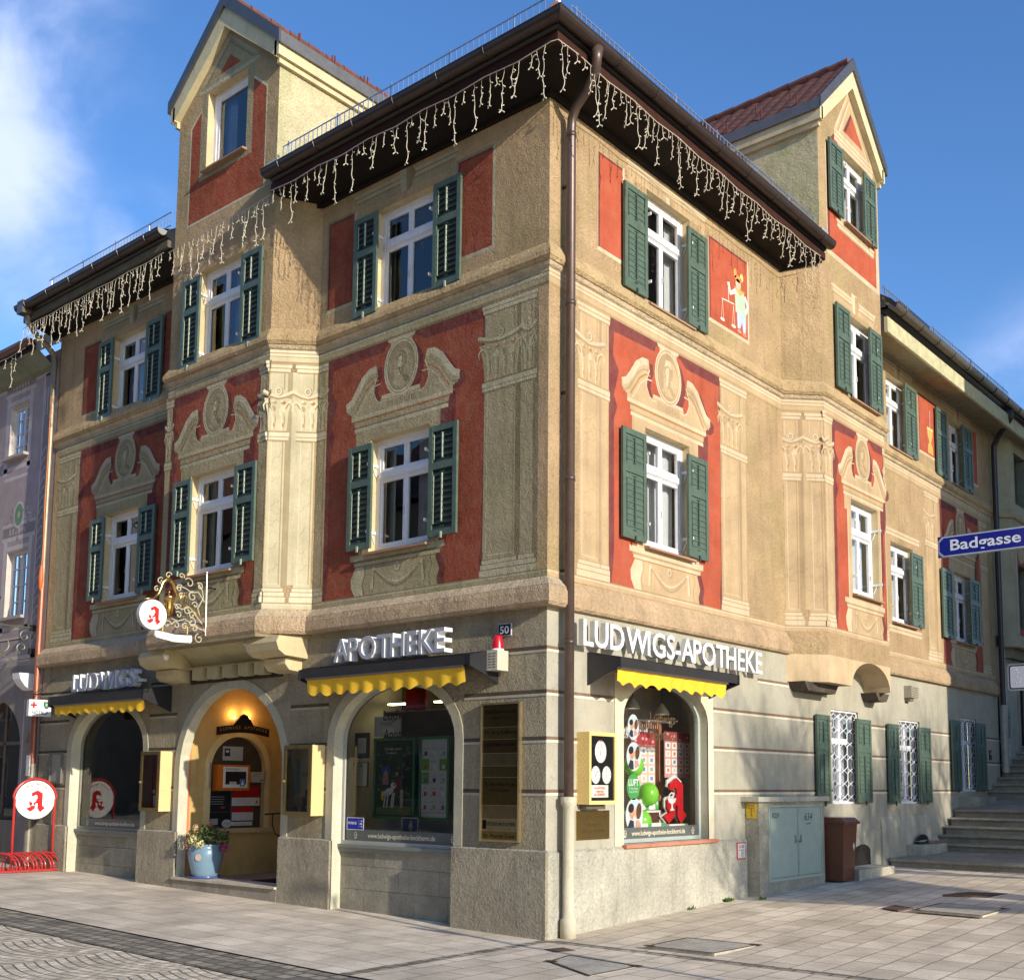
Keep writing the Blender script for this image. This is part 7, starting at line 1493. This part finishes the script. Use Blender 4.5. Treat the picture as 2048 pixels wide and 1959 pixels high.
def rrect(a, b, c_, d_, r_): 
    q = []
    for cx, cy, s0 in ((b - r_, d_ - r_, 0), (a + r_, d_ - r_, PI / 2), (a + r_, c_ + r_, PI), (b - r_, c_ + r_, 1.5 * PI)): q += [(cx + r_ * math.cos(s0 + i * PI / 8), cy + r_ * math.sin(s0 + i * PI / 8)) for i in range(5)]
    return q
mb.prism(LOC, rrect(-.37, .3, -.09, .09, .02), -.006, 0, (.62, .62, .64)); mb.build('plate', 'metal', t); mb = MB(); mb.poly(LOC, rrect(-.36, .29, -.08, .08, .016), .001, (.02, .02, .025)); mb.poly(LOC, rrect(-.352, .282, -.072, .072, .012), .002, (.55, .55, .60)); mb.text(LOC, 'Fußweg', -.24, .0, .055, (.02, .02, .02), .003, wd=.3, bold=.03)
for a, b in ((-.31, .05), (-.30, .03), (-.305, .0), (-.285, -.015), (-.31, -.04), (-.29, -.035)): mb.ell(LOC, a, b, .006, .006, .003, (.85, .85, .85), 8)
mb.build('face', 'paper', t)
t = thing('sign_pole', 'grey steel pole carrying the two signs at the right edge', 'pole', (5.95, ys + .03, 0)); mb = MB(); mb.tube([(0, 0, 0), (0, 0, 3.4)], .03, (.45, .45, .46), 12); mb.build('post', 'metal', t); mb = MB()
for z in (3.25, 2.3): mb.tube([(0, -.0, z), (-.45, -.03, z)], .012, (.4, .4, .4), 6)
mb.build('clamp', 'metal', t)
# ------------------------------------------------------------------ mauve neighbour house
H = thing('mauve_house', 'mauve painted neighbour house with white sash windows at the left edge', 'building', (-13.5, 0, 0))
def hb(mb, name, m, **k): o = mb.build(name, m, H, loc=(13.5, 0, 0), **k); return o
PK = (.42, .335, .34); PL = (.58, .51, .50); PD_ = (.30, .25, .27)
pw = [(-12.74, -12.04, 7.43, 8.40), (-12.56, -11.79, 4.48, 5.68), (-14.6, -13.9, 7.43, 8.40), (-14.5, -13.75, 4.48, 5.68)]
mb = MB(); wall(mb, LF, -17, -10.98, 3.6, 9.1, pw, PK); mb.box(LF, -11.3, -10.99, 0, 9.1, -3, -.02, PK); hb(mb, 'upper_wall', 'smooth')
mb = MB(); PAR = (-12.75, 1.08, 2.2, .85); c, hw, zs, rise = PAR; ap = arch_pts(c, hw, zs, rise)
wall(mb, LF, c + hw, -10.98, 0, 3.6, [], (.30, .26, .25)); wall(mb, LF, -17, c - hw, 0, 3.6, [], (.30, .26, .25)); wall(mb, LF, c - hw, c + hw, 0, .95, [], (.20, .18, .16))
for (a, b), (a2, b2) in zip(ap, ap[1:]): mb.add([LF.p(a, b), LF.p(a2, b2), LF.p(a2, 3.6), LF.p(a, 3.6)], [[0, 1, 2, 3]], (.30, .26, .25))
prf = [(c - hw, .95)] + ap + [(c + hw, .95)]
for (a, b), (a2, b2) in zip(prf, prf[1:]): mb.add([LF.p(a, b, .0), LF.p(a2, b2, .0), LF.p(a2, b2, -.3), LF.p(a, b, -.3)], [[3, 2, 1, 0]], (.40, .36, .34))
hb(mb, 'ground_floor_wall', 'smooth'); mb = MB(); mb.quad(LF, -22, -11.1, .5, 3.6, -3.0, (.06, .04, .03)); mb.add([(-22, .32, 3.5), (-11.1, .32, 3.5), (-11.1, 3, 3.5), (-22, 3, 3.5)], [[0, 1, 2, 3]], (.10, .07, .05)); mb.add([(-22, .32, .9), (-11.1, .32, .9), (-11.1, 3, .9), (-22, 3, .9)], [[0, 1, 2, 3]], (.10, .07, .05)); mb.add([(-11.32, .3, .5), (-11.32, 3, .5), (-11.32, 3, 3.6), (-11.32, .3, 3.6)], [[0, 1, 2, 3]], (.14, .10, .08)); mb.add([(-22, .3, .5), (-22, 3, .5), (-22, 3, 3.6), (-22, .3, 3.6)], [[0, 1, 2, 3]], (.1, .07, .05)); hb(mb, 'shop_room', 'dark')
mb = MB()
for a, b, c2, d2 in ((c - hw, c + hw, .95, 1.0), (c + hw - .06, c + hw, 1.0, 2.3), (c - .03, c + .03, 1.0, 3.0), (c - hw, c + hw, 2.25, 2.31)): mb.box(LF, a, b, c2, d2, -.28, -.24, (.16, .12, .10))
o = hb(mb, 'shop_window', 'wood'); mb = MB(); mb.poly(LF, [(c - hw + .01, 1.0)] + arch_pts(c, hw - .01, zs, rise - .01) + [(c + hw - .01, 1.0)], -.26, (1, 1, 1)); mb.build('pane', 'shopglass', o)
for i, (u, z) in enumerate(((-12.5, 1.95), (-12.6, 1.52))):
    t = thing('pendant_lamp', ('warm square glowing lamp inside the shop at the left edge', 'warm round glowing lamp inside the shop at the left edge')[i], 'lamp', (u, 1.0, z)); mb = MB()
    if i == 0: mb.box(LOC, -.07, .07, 0, .14, -.05, .05, (1.0, .55, .18))
    else: mb.ball((0, 0, 0), .06, (1.0, .50, .15), 10)
    mb.build('shade', 'lamp', t); mb = MB(); mb.tube([(0, 0, .05), (0, 0, .9)], .005, DK, 4); mb.build('cord', 'wire', t)
for h in pw:
    mb = MB(); u0, u1, z0, z1 = h; reveal(mb, LF, h, .16, (.60, .54, .50)); o = hb(mb, 'window_reveal', 'smooth')
    wm = MB(); W = (.66, .66, .70); f = .05; n = -.13
    for a, b, c2, d2 in ((u0, u0 + f, z0, z1), (u1 - f, u1, z0, z1), (u0 + f, u1 - f, z0, z0 + f), (u0 + f, u1 - f, z1 - f, z1), ((u0 + u1) / 2 - .03, (u0 + u1) / 2 + .03, z0 + f, z1 - f)): wm.box(LF, a, b, c2, d2, n - .02, n + .03, W)
    for j in (1, 2, 3): z = z0 + (z1 - z0) * j / 4; wm.box(LF, u0 + f, u1 - f, z - .012, z + .012, n - .01, n + .02, W)
    for sx in (.25, .75): u = u0 + (u1 - u0) * sx; wm.box(LF, u - .008, u + .008, z0 + f, z1 - f, n - .01, n + .015, W)
    o = hb(wm, 'window', 'paint'); g = MB(); g.quad(LF, u0 + f, u1 - f, z0 + f, z1 - f, n - .002, (1, 1, 1)); g.build('pane', 'glass', o); r = MB(); r.box(LF, u0 - .1, u1 + .1, z0 - .1, z1 + .1, n - .5, n - .48, (.05, .05, .06)); r.build('room', 'dark', o); cm = MB()
    for a in (0, 1): x = u0 + .04 if a == 0 else u1 - .26; cm.quad(LF, x, x + .22, z0 + .05, z1 - .05, n - .08, (.55, .55, .6))
    cm.build('curtain', 'fabric', o); s_ = MB(); s_.box(LF, u0 - .08, u1 + .08, z0 - .05, z0 - .0, -.02, .10, (.42, .38, .37)); s_.build('sill', 'smooth', o)
mb = MB()
def q(u0, u1, z0, z1, c_, n=.001): mb.quad(LF, u0, u1, z0, z1, n, c_)
for h in pw:   # painted window surrounds
    u0, u1, z0, z1 = h
    for a, b, c2, d2, cc in ((u0 - .16, u0 - .02, z0 - .3, z1 + .2, PL), (u1 + .02, u1 + .16, z0 - .3, z1 + .2, PL), (u0 - .02, u1 + .02, z1 + .02, z1 + .1, PL), (u0 - .22, u1 + .22, z1 + .2, z1 + .27, PL), (u0 - .24, u1 + .24, z1 + .46, z1 + .52, PL), (u0 - .2, u1 + .2, z0 - .24, z0 - .16, PL), (u0 - .1, u1 + .1, z0 - .42, z0 - .36, PL)): q(a, b, c2, d2, cc)
    q(u1 + .145, u1 + .16, z0 - .3, z1 + .2, PD_, .0018); q(u0 - .2, u1 + .2, z1 + .28, z1 + .45, (.30, .25, .25), .0014)
    for i in range(6): q(u0 + .05 + i * .11, u0 + .09 + i * .11, z1 + .31, z1 + .42, PL, .002)
for x in (u for u in (-12.2, -14.1)):
    mb.ell(LF, x, 6.33, .20, .25, .002, PL, 20); mb.ell(LF, x, 6.33, .15, .20, .003, (.16, .30, .20), 20); mb.ell(LF, x, 6.33, .05, .06, .004, (.55, .45, .25), 12)
    r0 = random.Random(5)
    for i in range(40): a = r0.uniform(0, 2 * PI); rr_ = r0.uniform(.24, .46); mb.ell(LF, x + rr_ * math.cos(a), 6.28 + rr_ * .9 * math.sin(a) * (.6 if math.sin(a) > 0 else 1), .05, .022, .0016 + i * .00002, PL if i % 2 else PD_, 8, rot=a)
q(-11.50, -11.14, 3.7, 8.75, PD_, .001); q(-11.52, -11.48, 3.7, 8.75, PL, .0016)
for i in range(20):
    z = 3.95 + i * .175; pts = [(-11.32 + .13 * math.cos(a), z + .13 * math.sin(a)) for a in [PI * j / 8 for j in range(9)]]; mb.stroke(LF, pts, .025, .002, PL); mb.poly(LF, pts, .0016, (.28, .24, .25))
for i in range(4): q(-11.46 + i * .08, -11.43 + i * .08, 8.0, 8.5, PL, .002)
q(-17, -11.1, 8.72, 8.80, PL, .001); q(-17, -11.1, 8.80, 8.83, PD_, .0016); q(-17, -11.1, 3.72, 3.78, PL, .001); q(-17, -11.1, 4.05, 4.08, PL, .001)
for i in range(3):
    z = 1.25 + i * .5
    for sg in (0, 1): mb.poly(LF, [(-11.50, z + sg * .45), (-11.22, z + sg * .45), (-11.36, z + .22 + (0 if sg else 0))], .0015, (.26, .20, .12) if sg == 0 else (.30, .27, .27))
q(-11.60, -11.57, 1.0, 3.0, PL); q(-11.5, -11.22, 2.85, 2.88, PL)
hb(mb, 'wall_painting', 'smooth')
mb = MB(); mb.sweep([(0, 8.78), (.10, 8.80), (.34, 9.0), (.38, 9.02), (.38, 9.12)], [(-17, 0), (-11.08, 0)], (.24, .25, .18)); hb(mb, 'cove_cornice', 'smooth')
mb = MB(); g = [(.47 + .075 * math.cos(PI + PI * i / 8), 9.14 + .075 * math.sin(PI + PI * i / 8)) for i in range(9)]; mb.sweep(g + [(.54, 9.17), (.40, 9.17)], [(-17, 0), (-11.12, 0)], (.16, .07, .05), close=True); mb.sweep([(.38, 9.0), (.40, 9.2)], [(-17, 0), (-11.12, 0)], DK); hb(mb, 'gutter', 'brownmetal')
mb = MB(); mb.add([(-17, -.42, 9.18), (-11.1, -.42, 9.18), (-11.1, 5, 13.2), (-17, 5, 13.2)], [[0, 1, 2, 3]], (.13, .06, .05)); hb(mb, 'roof', 'tile')
t = thing('wall_lamp', 'white quarter round wall lamp on the mauve house', 'lamp', (-11.42, 0, 3.15)); mb = MB(); mb.prism(Fr(0, 0, 0, -1), [(0, 0), (0, .28), (.26, .28), (.24, .18), (.16, .07), (.06, .0)], -.13, .13, (.86, .86, .86)); mb.build('shade', 'plastic', t)
t = thing('awning_edge', 'pale scalloped awning end on the mauve house at the left edge', 'awning', (-12.6, -.3, 3.0)); mb = MB(); K = 60
pts = []
for i in range(K + 1): x = -1.2 + 1.7 * i / K; pts += [LOC.p(x, .25, .25), LOC.p(x, .0 + .05 * (.5 + .5 * math.cos(i * 2 * PI / 8)), .27 + .01 * math.sin(i * .7))]
mb.add(pts, [[2 * i + 1, 2 * i + 3, 2 * i + 2, 2 * i] for i in range(K)], (.66, .60, .42)); mb.build('valance', 'fabric', t); mb = MB(); mb.box(LOC, -1.2, .5, .25, .33, .0, .28, (.12, .10, .09)); mb.build('cassette', 'brownmetal', t)
t = thing('iron_bracket', 'pale green scrolled iron sign bracket on the mauve house', 'bracket', (-11.25, 0, 4.15), PI / 2)   # LOC u -> world y
mb = MB(); gc = (.42, .44, .34); mb.tube([LOC.p(-.05, .05), LOC.p(-1.6, .05)], .016, gc, 6)
for cx, cz, r_, a0, tn, dr in ((-.22, -.10, .10, 1.2, 1, 1), (-.26, -.30, .10, 4.5, 1, -1), (-.80, -.08, .14, 1.5, 1, 1), (-.62, -.30, .16, .8, .8, -1), (-1.15, -.12, .13, 1.5, .9, -1)): mb.tube([LOC.p(*p) for p in spiral(cx, cz, r_, a0, tn, dr)], .011, gc, 6)
mb.tube([LOC.p(*p) for p in [(-.9, .05), (-.85, -.2), (-.65, -.42), (-.35, -.55), (-.12, -.50)]], .012, gc, 6); mb.tube([LOC.p(*p) for p in [(-1.3, .05), (-1.2, -.25), (-.95, -.38), (-.7, -.3), (-.66, -.1)]], .012, gc, 6)
for z in (.05, -.35): mb.box(LOC, -.14, .0, z - .05, z + .05, -.03, .03, (.06, .06, .06))
mb.build('scrollwork', 'metal', t)
t = thing('lantern', 'old street lantern with slanted glass at the left edge', 'lantern', (-12.0, -.62, 4.25)); mb = MB()
for a in range(4): c_, s_ = math.cos(a * PI / 2 + PI / 4), math.sin(a * PI / 2 + PI / 4); mb.tube([(c_ * .12, s_ * .12, 0), (c_ * .26, s_ * .26, .5)], .012, (.10, .12, .10), 5)
mb.lathe((0, 0, .5), [(.30, 0), (.26, .03), (.12, .16), (.05, .20), (.03, .28), (.001, .30)], (.10, .13, .10), 8); mb.lathe((0, 0, 0), [(.001, -.02), (.14, -.02), (.14, .02)], (.10, .12, .10), 8); mb.build('frame', 'metal', t); mb = MB()
mb.lathe((0, 0, .02), [(.115, 0), (.25, .47)], (.45, .45, .40), 4); mb.build('glazing', 'paper', t)
# ------------------------------------------------------------------ olive house beyond the stairs
F2 = thing('olive_house', 'olive house with a chamfered bay beyond the stairs at the right edge', 'building', (0, 15.2, 0))
OG = (.40, .36, .24); e2 = .27
def fb(mb, name, m, par=None): return mb.build(name, m, par or F2, loc=None if par else (0, -15.2, 0))
C2 = Fr(0, 15.2, 1, 1); W2 = e2 * math.sqrt(2); B2 = Fr(e2, 0, 0, 1)
mb = MB(); wall(mb, RF, 14.9, 15.2, 1.5, 9.2, [], OG); wall(mb, C2, 0, W2, 4.6, 9.2, [], OG); bw = [(15.75, 16.6, 7.75, 8.9), (15.75, 16.6, 5.0, 6.4)]; wall(mb, B2, 15.2 + e2, 19, 4.6, 9.2, bw, OG); wall(mb, RF, 15.2, 25, 1.5, 4.6, [(16.35, 17.5, 2.2, 4.1)], (.42, .40, .33)); fb(mb, 'wall', 'smooth')
mb = MB(); mb.prism(Flat(4.6, 0, 0), [(0, 15.2), (e2, 15.2 + e2), (e2, 19), (0, 19)], -.02, .0, OG); mb.prism(Flat(4.35, 0, 0), [(0, 15.35), (e2 * .6, 15.35 + e2 * .6), (e2 * .6, 18.7), (0, 18.7)], 0, .25, (.25, .22, .16)); fb(mb, 'bay_foot', 'smooth')
mb = MB(); mb.sweep([(0, 7.36), (.06, 7.38), (.08, 7.45), (0, 7.58)], [(0, 14.9), (0, 15.2), (e2, 15.2 + e2), (e2, 19)], (.42, .35, .22)); mb.sweep([(0, 4.55), (.06, 4.57), (.06, 4.75), (0, 4.8)], [(0, 14.95), (0, 15.2), (e2, 15.2 + e2), (e2, 19)], (.42, .37, .25)); fb(mb, 'string_course', 'smooth')
for h in bw: mb = MB(); reveal(mb, B2, h, .2, (.20, .20, .16)); mb.quad(B2, h[0], h[1], h[2], h[3], -.2, (.10, .13, .10)); fb(mb, 'window', 'smooth')
mb = MB(); mb.quad(B2, 15.62, 15.72, 4.9, 7.0, .001, (.5, .45, .35)); mb.quad(B2, 15.72, 17.2, 4.85, 7.1, .002, (.36, .07, .045)); mb.cut(B2, bw); mb.ell(B2, 16.0, 6.75, .25, .30, .004, PR.s, 20); fb(mb, 'wall_painting', 'smooth')
mb = MB(); mb.quad(RF, 16.35, 17.5, 2.2, 4.1, -.25, (.055, .028, .018)); reveal(mb, RF, (16.35, 17.5, 2.2, 4.1), .25, (.36, .34, .28)); o = fb(mb, 'door', 'wood')
mb = MB(); mb.box(RF, 16.25, 16.35, 2.1, 3.95, 0, .03, (.34, .32, .26)); mb.box(RF, 16.25, 17.6, 4.1, 4.2, 0, .03, (.34, .32, .26)); fb(mb, 'door_frame', 'smooth')
mb = MB(); mb.box(Flat(9.0), -3, .5, 14.95, 26, .3, .5, (.10, .07, .06)); mb.add([(.6, 14.95, 9.4), (.6, 26, 9.4), (-5, 26, 13.3), (-5, 14.95, 13.3)], [[0, 1, 2, 3]], (.12, .06, .05)); fb(mb, 'roof', 'tile')
t = thing('sign_board', 'small dark notice board beside the far doorway', 'notice board', RF.p(15.50, 2.9, 0), RF.rot()); mb = MB(); mb.box(LOC, -.13, .13, .15, .55, 0, .03, (.02, .02, .02)); mb.box(LOC, -.12, .12, -.25, .13, 0, .02, (.16, .15, .14)); mb.build('board', 'paint', t)
mb = MB(); mb.box(LOC, -.08, .08, 0, .25, 0, .02, (.5, .52, .56)); mb.text(LOC, 'Praxis', 0, .15, .04, (.2, .2, .3), .022, wd=.12, align='C'); o = mb.build('notice_sheet', 'paper', None, RF.p(15.50, 2.25, 0), RF.rot()); tag(o, 'pale notice on the wall under the dark board by the far door', 'notice')
t = thing('house_plate', 'small black plate beside the last ground floor window', 'plate', RF.p(14.28, 2.15, 0), RF.rot()); mb = MB(); mb.box(LOC, -.06, .06, 0, .2, 0, .02, (.03, .03, .03)); mb.box(LOC, -.04, .04, .1, .16, .02, .022, (.3, .3, .3)); mb.build('plate', 'paint', t)
# bay under-plates, joints
mb = MB(); mb.prism(Flat(3.46), [(-7.3, .02), (-6.85, -.57), (-4.35, -.57), (-3.9, .02)], 0, .05, (.30, .25, .16)); mb.build('bay_soffit', 'smooth', B)
# weeds at the foot of the wall
for x, y, k, lb in ((.06, 3.62, 26, 'small green weed at the foot of the sunlit wall'), (.05, 2.75, 9, 'tiny green weed in the pavement joint nearer the corner'), (.34, 4.0, 10, 'tiny green weed at the foot of the utility cabinet')):
    mb = MB(); r0 = random.Random(k)
    for i in range(k * 3): a = r0.uniform(0, 6.28); l = r0.uniform(.03, .09); c_ = Vector((r0.uniform(-.03, .05), r0.uniform(-.08, .08), 0)); tp = c_ + Vector((math.cos(a) * l * .6, math.sin(a) * l * .6, l * .7)); sd = Vector((-math.sin(a), math.cos(a), 0)) * .010; mb.add([c_ - sd * .3, (c_ + tp) / 2 - sd, tp, (c_ + tp) / 2 + sd], [[0, 1, 2, 3]], (.09, .16, .03))
    o = mb.build('weed', 'leaf', None, (x, y, gz(x, y))); tag(o, lb, 'weed', 'weeds at the wall foot')
# ------------------------------------------------------------------ unseen surroundings; houses other than the tall one added to cut sky fill and reflections
def plain_house(name, label, x0, x1, y0, y1, h, col, faces, rc=(.16, .08, .06)):
    t = thing(name, label, 'building', ((x0 + x1) / 2, (y0 + y1) / 2, 0), group='houses across the square'); cx, cy = (x0 + x1) / 2, (y0 + y1) / 2
    mb = MB(); mb.box(Flat(0), x0 - cx, x1 - cx, y0 - cy, y1 - cy, -.05, h, col); mb.build('wall', 'smooth', t)
    mb = MB(); lx = (x1 - x0) > (y1 - y0); a, b, c_, d = x0 - cx - .4, x1 - cx + .4, y0 - cy - .4, y1 - cy + .4
    if lx: mb.add([(a, c_, h), (b, c_, h), (b, 0, h + 4), (a, 0, h + 4), (a, d, h), (b, d, h)], [[0, 1, 2, 3], [3, 2, 5, 4], [0, 3, 4], [1, 5, 2]], rc)
    else: mb.add([(a, c_, h), (a, d, h), (0, d, h + 4), (0, c_, h + 4), (b, c_, h), (b, d, h)], [[0, 1, 2, 3], [3, 2, 5, 4], [0, 3, 4], [1, 5, 2]], rc)
    mb.build('roof', 'tile', t)
    for fr, L_ in faces:
        k = int(L_ / 2.4)
        for i in range(k):
            for j in range(int(h / 3)):
                u = (i + .5) * L_ / k; z = 1.0 + j * 3.0; mb = MB(); mb.box(fr, u - .55, u + .55, z, z + 1.6, 0, .04, (.6, .6, .58)); mb.box(fr, u - .47, u + .47, z + .08, z + 1.52, .04, .05, (.04, .05, .07)); mb.build('window', 'paint', t, loc=(-cx, -cy, 0))
plain_house('unseen_cream_house', 'unseen cream house added across the street to cut the sky fill', -30, -14, -24, -15, 10.5, (.33, .29, .22), [(Fr(-14, -15, -1, 0), 16)])
plain_house('unseen_grey_house', 'unseen grey house added behind the viewer to block sky light', -13.5, 1, -25, -16, 12.5, (.28, .26, .24), [(Fr(1, -16, -1, 0), 14.5)])
plain_house('tall_house', 'tall ochre house on the far side of the lane outside the frame', 9.0, 24, 10.5, 24, 14.6, (.36, .29, .19), [(Fr(9, 24, 0, -1), 13.4), (Fr(9, 10.5, 1, 0), 15)])
plain_house('unseen_long_house', 'unseen long grey house added further along the street to darken glass reflections', -75, -31, -24, -11, 11.5, (.30, .27, .23), [(Fr(-31, -11, -1, 0), 40)])
plain_house('unseen_end_house', 'unseen beige house added at the street end to darken glass reflections', -90, -62, -10, 8, 12, (.34, .30, .24), [(Fr(-62, -10, 0, 1), 18)])
plain_house('unseen_brown_house', 'unseen brown house added behind the viewer to cut sky light', 3, 16, -30, -20, 11, (.30, .25, .2), [(Fr(16, -20, -1, 0), 13)])
# bare trees east of the square: their branches dapple the right facade
def bare_tree(x, y, h, seed, label):
    t = thing('bare_tree', label, 'tree', (x, y, .2), group='bare trees on the square outside the frame'); r0 = random.Random(seed); mb = MB(); tk = MB(); br = (.12, .09, .07)
    def grow(p, d, L_, r_, lv):
        pts = [p]; n_ = 4; dd = d.copy()
        for i in range(n_): dd = (dd + Vector((r0.gauss(0, .12), r0.gauss(0, .12), r0.gauss(.05, .06)))).normalized(); pts.append(pts[-1] + dd * (L_ / n_))
        rs = [r_ * (1 - .45 * i / n_) for i in range(n_ + 1)]; (tk if lv == 0 else mb).tube(pts, rs, br, 6 if lv < 3 else 4, caps=False)
        if lv >= 5: return
        for i in range(1, n_ + 1):
            for _ in range(2 if lv else 2):
                a = r0.uniform(0, 6.28); o_ = Vector((math.cos(a), math.sin(a), r0.uniform(.1, .7))).normalized(); nd = (dd * .55 + o_ * .75).normalized()
                if lv == 0 and i < 3: continue
                if lv >= 1 and r0.random() < .12: continue
                grow(pts[i], nd, L_ * r0.uniform(.50, .68), rs[i] * .60, lv + 1)
    grow(Vector((0, 0, 0)), Vector((0, 0, 1)), h * .50, .24, 0)
    mb.build('crown', 'bark', t); tk.build('trunk', 'bark', t)
bare_tree(12.5, 3.4, 6.4, 3, 'bare tree outside the frame nearest the shop window')
bare_tree(14.5, 4.6, 7.4, 5, 'bare tree outside the frame in the middle of the row')
bare_tree(12.8, 6.6, 6.8, 9, 'bare tree outside the frame at the far end of the row')
bare_tree(15.0, 8.6, 7.6, 14, 'bare tree outside the frame behind the far end of the row')
